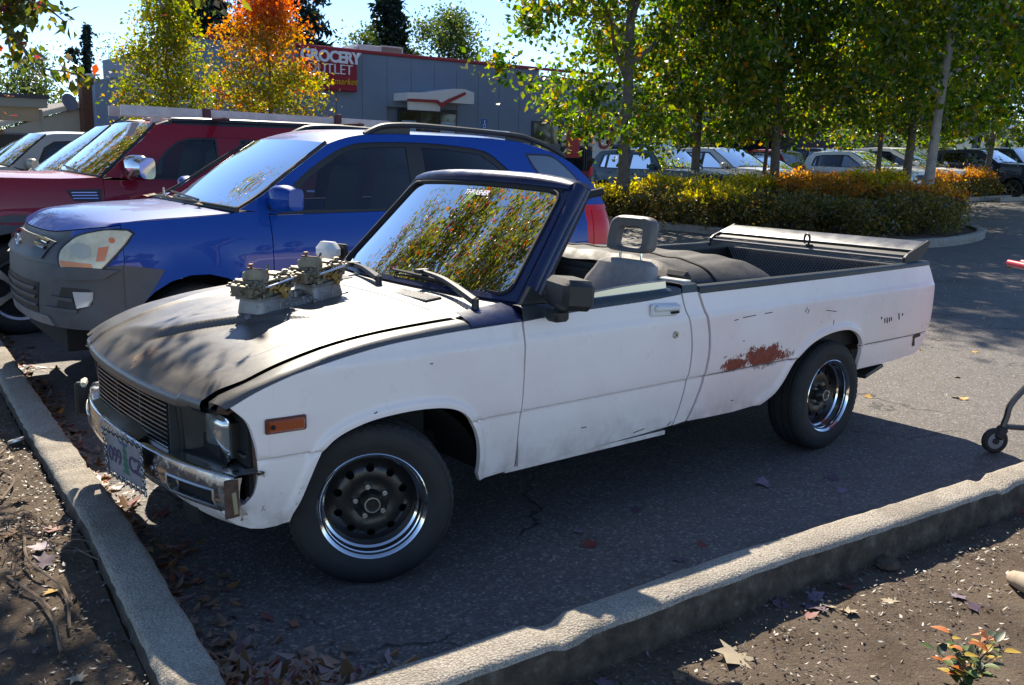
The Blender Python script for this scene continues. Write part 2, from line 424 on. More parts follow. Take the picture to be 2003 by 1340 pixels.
for nm, pth, fl in (('kerb', LK, -1), ('kerb', [(x, float(interp(RK)(x))) for x in np.linspace(.99, -12, 60)], -1)):
    k = kerb(nm, pth, 0.158, 0.125, flip=fl); o = k.build(nm, smooth=50); o['kind'] = 'structure'
# ---- planting beds: uneven soil
def hnoise(x, y):
    return (math.sin(x * 7.1 + 1.3 * math.sin(y * 5.3)) * math.sin(y * 6.7 + math.cos(x * 4.1)) * 0.5 + math.sin(x * 23 + y * 17) * math.sin(y * 29 - x * 11) * 0.25)
def soil_sheet(name, outline, z, step, amp, zf=None):
    s = M().mat(MATS['soil']); rr = random.Random(5)
    def f(x, y): return (x, y, z + (zf(x) if zf else 0) + amp * hnoise(x, y) + rr.uniform(-1, 1) * amp * .35)
    s.patch(outline, f, step); o = s.build(name, smooth=80); o['kind'] = 'structure'; return o
soil_sheet('planting_bed', [(-9.0, 2.2), (-2.95, 1.835), (-2.158, 1.785), (-0.83, 1.685), (0.5, 1.625), (1.0, 1.60), (2.0, 1.6), (2.0, 4.8), (-9.0, 4.8)], -0.03, 0.06, 0.012)
soil_sheet('planting_bed', [(-2.35, -34), (0.2, -6.8), (0.42, -4.3), (0.67, -1.63), (0.80, -0.06), (0.965, 1.32), (1.0, 1.6), (5.5, 1.6), (5.5, -34)], 0.055, 0.09, 0.014)
# ---- island with the hedge
ISL = cat([(-13.45, -40), (-13.3, -25), (-13.3, -10), (-12.85, -7.7), (-13.0, -6.1), (-13.45, -5.25), (-14.8, -4.72), (-16.5, -4.86), (-17.9, -5.4), (-18.8, -6.3), (-19.2, -8), (-19.4, -10.6), (-20.4, -11.7), (-30, -11.85), (-60, -11.9)], 6)
k = kerb('kerb', ISL, 0.16, 0.15, jit=0, zf=G, flip=1); o = k.build('kerb', smooth=50); o['kind'] = 'structure'
isl = [(p[0] - .14, p[1] - .14) for p in ISL if p[1] > -14 or p[0] < -20]; isl = [p for p in isl if p[1] > -13.2]
soil_sheet('planting_bed', isl + [(-60, -13.1), (-13.4, -13.1)], 0.09, 0.5, 0.02, zf=G)
# ---- wheel stops by the far hedge
ws = M().mat(MATS['kerb_concrete'])
prof = [(-.11, 0), (-.09, .12), (-.06, .14), (.06, .14), (.09, .12), (.11, 0)]
ws.prism(prof, lambda a, c, h: (h - 0.95, a, c), 1.9)
w0 = ws.build('wheel_stop', smooth=25); tag(w0, 'low concrete wheel stop lying nearest the round end of the hedged island', 'wheel stop', 'wheel stops before the far hedge'); w0.location = (-28.4, -11.25, G(-28.4))
w1 = w0.copy(); COL.objects.link(w1); w1.location = (-32.3, -11.25, G(-32.3)); w1['label'] = 'concrete wheel stop farther off, at the right end of the far hedge'

# ================================================================== BUILDINGS
wall_m = simple('store_wall', (0.20, 0.25, 0.33), 0.75, var=0.08, vscale=0.8)
wall_d = simple('store_seam', (0.07, 0.075, 0.08), 0.9)
red_m = simple('sign_red', (0.30, 0.012, 0.035), 0.45); redtrim = simple('trim_red', (0.33, 0.02, 0.03), 0.5)
white_p = simple('white_trim', (0.74, 0.73, 0.70), 0.5, var=0.05); sign_w = simple('sign_white', (0.85, 0.85, 0.88), 0.4); yel = simple('sign_yellow', (0.75, 0.42, 0.02), 0.5)
dk_glass = simple('shop_glass', (0.012, 0.016, 0.02), 0.06, spec=0.8); dkfr = simple('dark_frame', (0.03, 0.03, 0.035), 0.4)
SY = -31.2
st = thing('grocery_store', 'grey panelled supermarket with a red roof edge and a big red wall sign', 'store', (-20, SY, G(-20)))
def P(x, y, z): return (x + 20, y - SY, z - G(-20))          # world -> store local
bk = M().mat(wall_m); bk.box(P(-34, SY - 5.2, 2.6), (45, 10, 5.2)); bk.box(P(-9.95, SY - .55, 1.80), (3.1, .9, 3.6)); bk.build('wall', st, smooth=0)
pan = M().mat(wall_m); pan.box((0, 0, 0), (1.16, .07, 5.4), bev=.012); pm = pan.mesh('wall_panel', 25)
tops = lambda x: 5.42
xx = -12.1
while xx > -27.8:
    lo = 3.35 if -23.2 < xx - 0 < -20.0 else 0.0
    if lo == 0.0:
        o = bpy.data.objects.new('wall_panel', pm); COL.objects.link(o); o.parent = st; o.location = P(xx, SY - .02, 2.72)
    else:
        q = M().mat(wall_m); q.box((0, 0, 0), (1.16, .07, 2.05), bev=.012); o = q.build('wall_panel', st, smooth=25); o.location = P(xx, SY - .02, 4.40)
    xx -= 1.175
q = M().mat(wall_m)
q.prism(cat([(-8.2, 3.66), (-8.7, 3.82), (-9.4, 3.88), (-11.5, 3.9)], 5) + [(-11.5, 0), (-8.2, 0)], lambda a, c, h: P(a, SY - .05 + h, c), .08); q.build('wall_panel', st, smooth=25)
q = M().mat(dkfr); q.box(P(-9.75, SY + .05, 2.45), (.42, .06, .62)); q.build('window', st, smooth=0)
tr = M().mat(redtrim); tr.box(P(-30, SY + .02, 5.47), (36.4, .16, .13), bev=.02); tr.build('roof_edge', st)
# sign
sg = M().mat(red_m); sg.box(P(-16.96, SY + .17, 4.69), (2.42, .26, 1.66), bev=.03); sgo = sg.build('sign_board', st)
sgo['label'] = 'big red sign with white and yellow lettering'
zf_ = SY + .32
place_text('lettering', 'GROCERY', 0.60, P(-17.0, zf_, 5.12), (-1, 0, 0), (0, 0, 1), sign_w, sgo, extrude=.03, offset=.022, space=.92)
place_text('lettering', 'OUTLET', 0.55, P(-16.95, zf_, 4.66), (-1, 0, 0), (0, 0, 1), sign_w, sgo, extrude=.03, offset=-.006, space=.98)
place_text('lettering', 'bargain market', 0.36, P(-17.05, zf_, 4.21), (-1, 0, .02), (0, 0, 1), yel, sgo, extrude=.03, shear=.3, offset=-.001)
# entrance canopy + doors
cp = M().mat(white_p)
cp.prism([(-20.05, 3.62), (-20.05, 3.93), (-21.0, 3.97), (-21.6, 4.08), (-22.3, 4.2), (-22.9, 4.22), (-23.4, 4.1), (-23.4, 3.62)], lambda a, c, h: P(a, SY + h, c), 1.1)
cp.mat(redtrim).prism([(-20.02, 3.60), (-20.02, 3.68), (-21.5, 3.70), (-21.7, 3.55), (-21.9, 3.70), (-22.9, 4.1), (-22.95, 4.0), (-21.95, 3.56), (-21.7, 3.42), (-21.45, 3.58)], lambda a, c, h: P(a, SY + 1.1 + h, c), .05)
cp.mat(white_p).prism([(-20.15, 3.25), (-20.15, 3.58), (-21.5, 3.6), (-21.7, 3.44), (-21.7, 3.25)], lambda a, c, h: P(a, SY + .9 + h, c), .12)
cpo = cp.build('canopy', st, smooth=25)
for i, x in enumerate((-20.75, -21.75, -22.75)):
    f = M().mat(dkfr); f.box(P(x, SY + .03, 1.72), (.98, .1, 3.2)); fo = f.build('window', st, smooth=0)
    g = M().mat(dk_glass); g.box(P(x, SY + .085, 1.75), (.82, .02, 2.9)); g.build('pane', fo, smooth=0)
    if i != 1:
        g = M().mat(simple('poster_blue', (.33, .48, .62), .5)); g.box(P(x, SY + .1, 2.4), (.7, .006, .9)); g.build('poster', fo, smooth=0)
# shop windows to the right, behind the maples
for i in range(11):
    x = -28.4 - i * 1.75
    f = M().mat(dkfr); f.box(P(x, SY + .03, 1.75), (1.68, .1, 2.7)); fo = f.build('window', st, smooth=0)
    g = M().mat(dk_glass); g.box(P(x, SY + .085, 1.75), (1.5, .02, 2.5)); g.build('pane', fo, smooth=0)
    if i in (1, 2, 5):
        c_ = [(.8, .78, .75), (.5, .03, .03), (.8, .78, .75)][i % 3]
        g = M().mat(simple('poster_%d' % (i % 3), c_, .5)); g.box(P(x, SY + .1, 2.1), (.9, .006, 1.3)); g.build('poster', fo, smooth=0)
rw = M().mat(redtrim); rw.lathe([(0, .40), (.03, .40), (.03, .26), (0, .26)], P(-32.2, SY + .13, 2.3), 'Y', 24, True); rw.build('round_sign', st)
lw = M().mat(redtrim); lw.box(P(-33, SY + .06, .45), (9, .14, .75)); lw.build('lower_band', st, smooth=0)
aw = M().mat(redtrim); aw.box(P(-46.5, SY + .5, 3.2), (5, 1, .55)); aw.mat(yel).box(P(-48.6, SY + 1.01, 3.2), (1.2, .03, .5)); aw.mat(white_p).box(P(-44, SY + .5, 3.55), (8, .5, .12)); aw.build('awning', st, smooth=0)
# rooftop unit
ac = thing('rooftop_unit', 'pale metal air conditioning box standing on the supermarket roof', 'rooftop unit', (-19.7, -32.6, 5.2))
q = M().mat(simple('ac_metal', (.55, .55, .52), .5)); q.box((.35, 0, .32), (1.1, 1.3, .64), bev=.02); q.box((.95, .2, .28), (.25, .9, .5), bev=.02); q.build('cabinet', ac)
q = M().mat(simple('ac_grille', (.22, .17, .14), .7)); q.box((-.75, 0, .33), (1.0, 1.3, .62), bev=.02); q.build('grille', ac)
q = M().mat(simple('ac_metal', (.6, .6, .6), .5)); q.box((-.2, .66, .33), (.05, .03, .66)); q.box((-1.25, .66, .33), (.06, .03, .7)); q.box((-.75, .66, .66), (1.1, .03, .05)); q.build('frame', ac, smooth=0)
# house with chimney, left
hs = thing('house', 'low gabled house with a brown brick chimney beside the supermarket', 'house', (-7.6, -33.5, 0))
beige = simple('beige_siding', (.46, .39, .29), .8, var=.06); roof_m = simple('shingle', (.20, .18, .165), .9, var=.25, vscale=25, bump=.5, bscale=40)
brick_m = simple('brick_brown', (.135, .06, .032), .85, var=.3, vscale=12)
q = M().mat(beige)
q.prism([(-1.35, 0), (-1.35, 2.75), (-1.0, 3.0), (1.9, 2.0), (1.9, 0)], lambda a, c, h: (a, .2 + h, c), .3); q.box((.4, -2, 1.0), (3, 4, 2.0)); q.build('wall', hs, smooth=0)
q = M().mat(simple('grey_siding', (.19, .18, .185), .8)); q.box((1.2, .56, .95), (1.5, .06, 1.9)); q.build('garage_door', hs, smooth=0)
q = M().mat(roof_m); q.prism([(-1.5, 2.62), (-1.0, 3.12), (-.9, 3.12), (3.1, 1.95), (3.05, 1.86), (-.95, 3.0), (-1.45, 2.55)], lambda a, c, h: (a, -4.5 + h, c), 5.0); q.build('roof', hs, smooth=0)
q = M().mat(simple('barge_board', (.6, .52, .40), .7)); q.prism([(-1.05, 2.98), (-1.0, 3.14), (2.4, 2.13), (2.4, 1.98)], lambda a, c, h: (a, .52 + h, c), .08); q.build('barge_board', hs, smooth=0)
ch = M().mat(brick_m); ch.box((-.95, .75, 1.9), (.82, .5, 3.75), bev=.02); ch.box((-.95, .75, 3.78), (.9, .58, .12), bev=.02); co_ = ch.build('chimney', hs)
q = M().mat(simple('pale_metal', (.5, .5, .5), .4)); q.box((-1.0, .75, 3.98), (.4, .4, .05)); q.cyl((-1.0, .75, 3.84), (-1.0, .75, 3.96), .1); q.build('cowl', co_)
q = M().mat(simple('dish_grey', (.24, .24, .26), .5))
q.lathe([(0, .0), (.02, .15), (.06, .3), (.075, .31), (.05, .31), (.0, .16)], (0, 0, 0), 'Y', 20); q.cyl((0, 0, 0), (0, -.25, -.25), .025, n=6)
dish = q.build('satellite_dish', None); tag(dish, 'round grey satellite dish on the house roof left of the chimney', 'satellite dish'); dish.location = (-7.75, -32.75, 2.98); dish.rotation_euler = (math.radians(20), 0, math.radians(25))
# carport, far left
cpp = thing('carport', 'open wooden carport with a flat pale roof at the left edge', 'carport', (-3.6, -24.5, 0))
tan = simple('carport_tan', (.36, .29, .20), .8, var=.1); grg = simple('carport_grey', (.27, .28, .25), .6)
q = M().mat(grg); q.box((1.0, -1, 2.58), (4.6, 3.4, .22)); q.mat(simple('dark_roofing', (.06, .06, .07), .8)).box((1.0, -1, 2.74), (4.7, 3.5, .1)); q.build('roof', cpp, smooth=0)
q = M().mat(tan); q.box((1.0, .55, 2.3), (4.2, .1, .36)); beam = q.build('beam', cpp, smooth=0)
for i in range(7):
    q = M().mat(tan); q.box((-.9 + i * .62, -.9, 2.36), (.1, 2.9, .2)); q.build('rafter', cpp, smooth=0)
for x in (-1.15, 3.0):
    q = M().mat(grg); q.box((x, .5, 1.2), (.1, .1, 2.45)); q.build('post', cpp, smooth=0)
q = M().mat(simple('dark_fence', (.05, .05, .055), .8)); q.box((1, -3.2, .9), (6, .1, 1.8)); fo = q.build('board_fence', None, smooth=0); tag(fo, 'dark board fence behind the carport', 'fence'); fo.location = (-3.6, -24.5, 0)
# accessible parking signs
def hsign(x, y, h, lab):
    t = thing('parking_sign', lab, 'sign', (x, y, G(x)))
    q = M().mat(simple('steel_post', (.5, .5, .5), .4, .6)); q.cyl((0, 0, 0), (0, 0, h), .03, n=8); q.build('post', t)
    q = M().mat(simple('sign_blue', (.02, .12, .42), .45)); q.box((0, .04, h - .22), (.32, .015, .46), bev=.006); bo = q.build('sign_plate', t)
    q = M().mat(sign_w); q.lathe([(.05, .085), (.056, .085), (.056, .06), (.05, .06)], (0, 0, h - .29), 'Y', 16, True); q.box((.0, .053, h - .17), (.035, .006, .13)); q.box((-.03, .053, h - .21), (.09, .006, .03)); q.box((0, .053, h - .08), (.05, .006, .05)); q.build('wheelchair_symbol', bo)
    q = M().mat(simple('sign_blue', (.02, .12, .42), .45)); q.box((0, .04, h - .62), (.3, .015, .22)); q.build('lower_plate', t)
hsign(-22.8, -28.6, 2.75, 'blue accessible parking sign on a post by the supermarket entrance')
hsign(-26.6, -24.0, 2.55, 'blue accessible parking sign seen between the maple trunks')
# distant low shop block on the right
sb = thing('shop_building', 'long low dark shop front behind the parked cars on the right', 'shop', (-66, -26, G(-60)))
q = M().mat(simple('shop_brown', (.11, .095, .10), .8, var=.1)); q.box((0, -4, 1.9), (40, 8, 3.8)); q.build('wall', sb, smooth=0)
q = M().mat(white_p); q.box((0, .1, 3.4), (40, .3, .35)); q.build('roof_edge', sb, smooth=0)
for i in range(9):
    q = M().mat(dkfr); q.box((-16 + i * 4, .05, 1.4), (3, .14, 2.3)); fo = q.build('window', sb, smooth=0); q = M().mat(dk_glass); q.box((-16 + i * 4, .13, 1.4), (2.8, .03, 2.1)); q.build('pane', fo, smooth=0)
# ================================================================== TREES AND SHRUBS
def leaf_mat(name, stops, trans=0.5, rough=0.5, posvar=None, ztop=None):
    """stops: colour ramp over a per-leaf random value; posvar: (scale, ramp) patches of other colour through the crown"""
    b = NB(name); ge = b.n('ShaderNodeNewGeometry'); c = b.ramp(ge.outputs['Random Per Island'], stops)
    if posvar:
        sc, stops2, lo, hi = posvar
        c2 = b.ramp(ge.outputs['Random Per Island'], stops2); k0 = b.bw(b.noise(sc, 3, 0.5), lo, hi)
        if ztop: k0 = b.math('ADD', k0, b.bw(b.math('ADD', b.sep(b.co())[2], b.math('MULTIPLY', b.noise(1.6, 2), 1.6)), ztop[0], ztop[1]), clamp=True)
        c = b.mix(k0, c, c2)
    d = b.n('ShaderNodeBsdfDiffuse'); t = b.n('ShaderNodeBsdfTranslucent'); g = b.n('ShaderNodeBsdfGlossy'); g.inputs['Roughness'].default_value = rough
    hs = b.n('ShaderNodeHueSaturation'); hs.inputs['Saturation'].default_value = 1.12; hs.inputs['Value'].default_value = 3.0; b.l(c, hs.inputs['Color'])
    b.l(c, d.inputs[0]); b.l(hs.outputs[0], t.inputs[0])
    m1 = b.n('ShaderNodeMixShader'); m1.inputs[0].default_value = trans; b.l(d.outputs[0], m1.inputs[1]); b.l(t.outputs[0], m1.inputs[2])
    fr = b.n('ShaderNodeFresnel'); fr.inputs[0].default_value = 1.4; k = b.math('MULTIPLY', fr.outputs[0], 0.18)
    m2 = b.n('ShaderNodeMixShader'); b.l(k, m2.inputs[0]); b.l(m1.outputs[0], m2.inputs[1]); b.l(g.outputs[0], m2.inputs[2])
    b.l(m2.outputs[0], b.out.inputs[0]); MATS[name] = b.m; return b.m
def leaves_mesh(name, P, size, mat, rng, droop=0.35, aspect=0.62, fold=0.25):
    """folded diamond leaves (4 corners, 2 triangles) at points P (n,3)"""
    n = len(P); sz = size * rng.uniform(0.65, 1.3, n)[:, None]
    d = rng.normal(size=(n, 3)); d[:, 2] -= droop; d /= np.linalg.norm(d, axis=1)[:, None]
    r = rng.normal(size=(n, 3)); s = np.cross(d, r); s /= np.linalg.norm(s, axis=1)[:, None] + 1e-9; nn = np.cross(d, s)
    mid = P + d * sz * .42; V = np.empty((n, 4, 3)); V[:, 0] = P; V[:, 2] = P + d * sz
    V[:, 1] = mid + s * sz * aspect * .5 + nn * sz * fold * .4; V[:, 3] = mid - s * sz * aspect * .5 + nn * sz * fold * .4
    idx = np.arange(n) * 4; F = np.empty((n, 2, 3), int); F[:, 0] = np.stack([idx, idx + 1, idx + 2], 1); F[:, 1] = np.stack([idx, idx + 2, idx + 3], 1)
    return tri_mesh(name, V.reshape(-1, 3), F.reshape(-1, 3), mat)
def tri_mesh(name, V, F, mat):
    me = bpy.data.meshes.new(name); me.vertices.add(len(V)); me.vertices.foreach_set('co', np.ascontiguousarray(V, dtype=np.float32).ravel())
    me.loops.add(len(F) * 3); me.loops.foreach_set('vertex_index', np.ascontiguousarray(F, dtype=np.int32).ravel())
    me.polygons.add(len(F)); me.polygons.foreach_set('loop_start', np.arange(len(F), dtype=np.int32) * 3)
    try: me.polygons.foreach_set('loop_total', np.full(len(F), 3, dtype=np.int32))
    except Exception: pass
    me.materials.append(mat); me.update(calc_edges=True); me.validate(); return me
bark = simple('bark_grey', (.115, .095, .08), .9, var=.35, vscale=9, bump=.6, bscale=35, bdist=.01)
bark_p = simple('bark_pale', (.30, .26, .23), .85, var=.25, vscale=7, bump=.5, bscale=30, bdist=.008)
bark_d = simple('bark_dark', (.04, .034, .03), .9, var=.3, vscale=9)
def limbs(m, base, height, r0, n_limb, spread, rng, z0=.25, lean=(0, 0), wob=.06):
    """trunk plus limbs into m; returns twig end points"""
    pts = []; P = []
    for i in range(9):
        t = i / 8; P.append((base[0] + lean[0] * t + wob * rng.normal() * t, base[1] + lean[1] * t + wob * rng.normal() * t, base[2] + height * t))
    R = [r0 * (1.25 if i == 0 else 1 - .88 * i / 8) for i in range(9)]; m.tube(cat(P, 3), list(np.interp(np.linspace(0, 8, 25), range(9), R)), 9)
    for k in range(n_limb):
        t = z0 + (1 - z0) * (k + .5) / n_limb * .9; i = t * 8; a = np.array(P[int(i)]) + (i - int(i)) * (np.array(P[min(8, int(i) + 1)]) - np.array(P[int(i)]))
        az = k * 2.4 + rng.uniform(-.4, .4); L = spread * (1.05 - .55 * t) * rng.uniform(.75, 1.15)
        el = rng.uniform(.35, .8) + t * .4; d = np.array([math.cos(az) * math.cos(el), math.sin(az) * math.cos(el), math.sin(el)])
        q = [a, a + d * L * .35 + (0, 0, -.02 * L), a + d * L * .7 + rng.normal(size=3) * .06 * L, a + d * L + rng.normal(size=3) * .1 * L]
        rr = r0 * (1 - .8 * t) * .5; m.tube(cat(q, 3), list(np.linspace(rr, rr * .15, 10)), 6)
        for p in q[1:]: pts.append(p)
        for j in range(3):
            s = q[1] + (q[3] - q[1]) * rng.uniform(.2, 1); e = s + (d * .5 + rng.normal(size=3) * .55) * L * .38
            m.tube([tuple(s), tuple((s + e) / 2 + rng.normal(size=3) * .02), tuple(e)], [rr * .3, rr * .18, rr * .06], 4, False); pts.append(e)
    pts.append(np.array(P[-1])); pts.append(np.array(P[-2])); return np.array(pts), P
def crown_points(n, prof, base, height, rad, rng, clumps=70, tight=.30, extra=None, squash=.75):
    """leaf positions gathered in clumps inside a crown of profile prof(t) (0..1 of height -> radius share)"""
    C = []
    while len(C) < clumps:
        t = rng.uniform(0, 1); r = prof(t) * rad * math.sqrt(rng.uniform(.05, 1)) ; a = rng.uniform(0, 2 * PI)
        C.append((base[0] + r * math.cos(a), base[1] + r * math.sin(a), base[2] + t * height))
    C = np.array(C)
    if extra is not None: C = np.vstack([C, extra])
    k = rng.integers(0, len(C), n); sz = rng.uniform(.6, 1.4, len(C))[k][:, None] * tight
    g = rng.normal(size=(n, 3)); g *= (np.abs(rng.normal(size=(n, 1))) ** .3) * .8
    return C[k] + g * sz * np.array([1, 1, squash])
def tree(name, label, loc, height, crown_z, rad, n_leaf, leafm, lsize, barkm, r0, prof, seed, group=None, n_limb=13, clumps=90, tight=.34, lean=(0, 0), cat_='tree', z0=.3, squash=.75, off=(0, 0)):
    rng = np.random.default_rng(seed); t = thing(name, label, cat_, loc, 0, group)
    m = M().mat(barkm); ends, P = limbs(m, (0, 0, -.1), height * .93, r0, n_limb, rad * .95, rng, z0=z0, lean=lean); m.build('trunk', t, smooth=60)
    ends = ends[ends[:, 2] > crown_z - .15]
    pts = crown_points(n_leaf, prof, (off[0] + lean[0] * .6, off[1] + lean[1] * .6, crown_z), height - crown_z, rad, rng, clumps, tight, ends, squash)
    o = bpy.data.objects.new('crown', leaves_mesh('crown', pts, lsize, leafm, rng)); COL.objects.link(o); o.parent = t; return t
LG = leaf_mat('leaf_green', [(0, (.020, .046, .008)), (.45, (.055, .10, .010)), (.8, (.13, .165, .014)), (.95, (.22, .19, .016)), (1, (.28, .10, .015))], .58, posvar=(.55, [(0, (.10, .13, .015)), (.6, (.16, .17, .02)), (1, (.24, .14, .02))], .56, .70))
LO = leaf_mat('leaf_orange', [(0, (.06, .085, .010)), (.4, (.14, .155, .014)), (.75, (.24, .20, .018)), (.92, (.30, .15, .016)), (1, (.26, .06, .02))], .55, posvar=(1.0, [(0, (.28, .12, .02)), (.5, (.38, .11, .02)), (1, (.32, .045, .022))], .555, .66), ztop=(4.6, 6.3))
LA2 = leaf_mat('leaf_yellow_green', [(0, (.06, .09, .010)), (.5, (.13, .155, .014)), (.85, (.21, .19, .018)), (1, (.26, .13, .02))], .55, posvar=(1.0, [(0, (.24, .14, .02)), (1, (.20, .06, .05))], .60, .70))
LB2 = leaf_mat('leaf_orange_top', [(0, (.06, .09, .010)), (.5, (.15, .16, .014)), (.85, (.26, .19, .018)), (1, (.30, .10, .02))], .55, posvar=(1.0, [(0, (.32, .12, .02)), (.5, (.40, .09, .02)), (1, (.32, .04, .022))], .57, .67), ztop=(4.2, 5.4))
LR = leaf_mat('leaf_near', [(0, (.035, .055, .01)), (.5, (.075, .09, .014)), (.78, (.13, .12, .018)), (.9, (.19, .09, .02)), (.965, (.20, .03, .02)), (1, (.09, .03, .05))], .5)
LD = leaf_mat('needle_dark', [(0, (.006, .013, .010)), (.7, (.013, .027, .018)), (1, (.028, .045, .022))], .15)
LB = leaf_mat('leaf_bush', [(0, (.02, .04, .012)), (.6, (.05, .075, .016)), (1, (.11, .12, .02))], .45)
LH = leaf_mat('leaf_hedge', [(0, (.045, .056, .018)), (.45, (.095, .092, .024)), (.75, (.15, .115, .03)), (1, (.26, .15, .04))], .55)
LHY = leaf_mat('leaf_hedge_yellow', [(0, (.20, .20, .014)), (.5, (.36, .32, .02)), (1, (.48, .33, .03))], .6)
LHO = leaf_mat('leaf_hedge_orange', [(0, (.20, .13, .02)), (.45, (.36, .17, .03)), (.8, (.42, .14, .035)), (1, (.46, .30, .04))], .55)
full_p = lambda t: max(.05, min(1, t * 7 + .62) * math.sqrt(max(0, 1 - max(0, (t - .55) / .45) ** 2)))
round_p = lambda t: max(.05, math.sin(PI * min(1, t * .82 + .14)) ** .7)
oval_p = lambda t: max(.04, min(1, t * 3 + .6) * (1 - t ** 1.6) ** .75)
cone_p = lambda t: max(.04, (1 - t) ** .8 * min(1, t * 6 + .35))
egg_p = lambda t: max(.05, math.sin(PI * min(1, t * .9 + .06) ** .85) ** .8)
# ---- maples along the hedged island (the right half of the picture)
GRP = 'green maples growing out of the hedged island'
MAP = [  # x, y, height, crown_z, rad, leaves, r0, pale, lean, label
 (-13.75, -11.55, 11.5, 2.05, 3.1, 21000, .15, 0, (0, 0), 'stout grey-trunked maple at the left end of the hedge before the square wagon'),
 (-18.0, -13.1, 10.5, 2.0, 2.5, 12000, .13, 0, (.2, .1), 'maple with a dark straight trunk rising from the yellow stretch of hedge'),
 (-18.9, -11.6, 7.6, 2.3, 1.7, 5000, .06, 0, (0, .1), 'very slim young maple immediately left of the thicker trunk at mid hedge'),
 (-18.7, -11.1, 11.5, 2.2, 2.6, 15000, .13, 0, (.1, -.1), 'thick dark maple trunk behind the orange hedge, left of the small white hatchback'),
 (-23.8, -11.3, 8.2, 2.5, 2.2, 7000, .09, 0, (0, 0), 'slim dark maple trunk standing between the white minivan and the forked tree'),
 (-23.0, -10.0, 11.5, 2.4, 2.7, 14000, .13, 0, (.1, .3), 'maple with a brown trunk just left of the pale forked tree'),
 (-19.35, -7.5, 11.0, 2.6, 2.3, 13000, .125, 1, (-.1, .55), 'leaning maple with a pale smooth trunk at the round end of the island'),
 (-27.8, -12.6, 9.0, 2.3, 2.9, 12000, .12, 0, (0, 0), 'green maple behind the right hedge, in front of the dark pickup cab'),
 (-33.5, -12.7, 9.4, 2.3, 3.0, 11000, .12, 0, (0, .2), 'green maple at the far right end of the hedge'),
 (-26.5, -20.5, 9.0, 2.0, 2.6, 9000, .12, 0, (0, 0), 'sunlit yellow-green maple standing between the parked wagon and the shop windows'),
 (-38.5, -20.0, 9.5, 2.0, 3.3, 9000, .13, 0, (0, 0), 'sunlit yellow-green maple behind the white minivan'),
 (-50.0, -20.5, 10.0, 1.9, 3.6, 8000, .14, 0, (0, 0), 'sunlit yellow-green maple far off behind the dark pickups'),
]
for i, (x, y, h, cz, rad, nl, r0, pale, ln, lab) in enumerate(MAP):
    tree('maple_tree', lab, (x, y, G(x)), h, cz - .15, rad * 1.12, int(nl * 1.6), LG, .155 if x > -25 else .175, bark_p if pale else bark, r0, full_p, 100 + i, GRP, lean=ln, clumps=150, tight=.36, n_limb=17, z0=.27)
# ---- two orange maples in front of the supermarket
tree('maple_tree', 'yellow-green maple farther left of the red sign, rising behind the red car', (-5.75, -17.3, .0), 4.85, 1.75, 1.28, 11000, LA2, .085, bark, .06, oval_p, 41, 'autumn maples before the supermarket', clumps=120, tight=.22, n_limb=18)
tree('maple_tree', 'bright orange-topped maple whose branches cover the corner of the red sign', (-7.45, -16.0, .0), 5.0, 1.75, 1.40, 11500, LB2, .085, bark, .06, oval_p, 47, 'autumn maples before the supermarket', clumps=120, tight=.22, n_limb=18)
# ---- conifers and far trees
def conifer(label, loc, h, rad, n, seed):
    rng = np.random.default_rng(seed); t = thing('conifer_tree', label, 'tree', loc, 0, 'tall dark conifers behind the supermarket')
    m = M().mat(bark_d); m.tube([(0, 0, 0), (0, 0, h * .5), (0, 0, h)], [.45, .28, .03], 8); V = []
    nb = 130
    for k in range(nb):
        u = (k + rng.uniform(0, 1)) / nb; z = h * (.12 + .87 * u); L = rad * (1 - u) ** .75 * rng.uniform(.55, 1.1) + .25; a = k * 2.4 + rng.uniform(-.4, .4)
        d = np.array([math.cos(a), math.sin(a), 0]); e = np.array([0, 0, z]) + d * L + np.array([0, 0, -.22 * L])
        m.tube([(0, 0, z), tuple(e)], [.06 * (1 - u) + .015, .008], 4, False)
        q = max(6, int(n / nb * (.4 + 1.2 * (1 - u)))); s = rng.uniform(.15, 1, q)[:, None] ** .7
        V.append(np.array([0, 0, z]) + (e - np.array([0, 0, z])) * s + rng.normal(size=(q, 3)) * np.array([.22, .22, .16]) * (.5 + L * .16) - np.array([0, 0, .12]) * s * L * .5)
    m.build('trunk', t, smooth=60)
    o = bpy.data.objects.new('crown', leaves_mesh('crown', np.vstack(V), .62, LD, rng, droop=.7, aspect=.42)); COL.objects.link(o); o.parent = t
conifer('broad dark conifer towering right behind the red supermarket sign', (-34.0, -70, 0), 24, 6.0, 15000, 3)
conifer('dark conifer behind the left orange maple', (-28.5, -76, 0), 21, 4.6, 9000, 5)
conifer('dark conifer between the two orange maples', (-31.5, -80, 0), 26, 5.0, 10000, 8)
conifer('pointed conifer farther right, above the rooftop unit', (-43.2, -69, 0), 17.5, 3.6, 8000, 9)
tree('autumn_tree', 'thin olive tree behind the roof edge, left of the pointed conifer', (-40.3, -68, 0), 11.6, 4, 3.6, 4500, LB, .26, bark_d, .2, round_p, 61, clumps=40, tight=.8)
tree('autumn_tree', 'olive-brown tree filling the gap between pointed conifer and green maples', (-47.5, -66, 0), 13.5, 3, 5.0, 12000, LB, .28, bark_d, .25, round_p, 62, clumps=60, tight=.9)
tree('green_tree', 'rounded green tree behind the house at the left', (-9.5, -47, 0), 5.2, 1.2, 2.6, 6000, LB, .16, bark_d, .15, round_p, 63, clumps=50, tight=.5)
tree('green_tree', 'green tree behind the carport roof at the left edge', (-5.2, -42, 0), 5.4, 1.0, 2.7, 6000, LB, .16, bark_d, .15, round_p, 64, clumps=50, tight=.5)
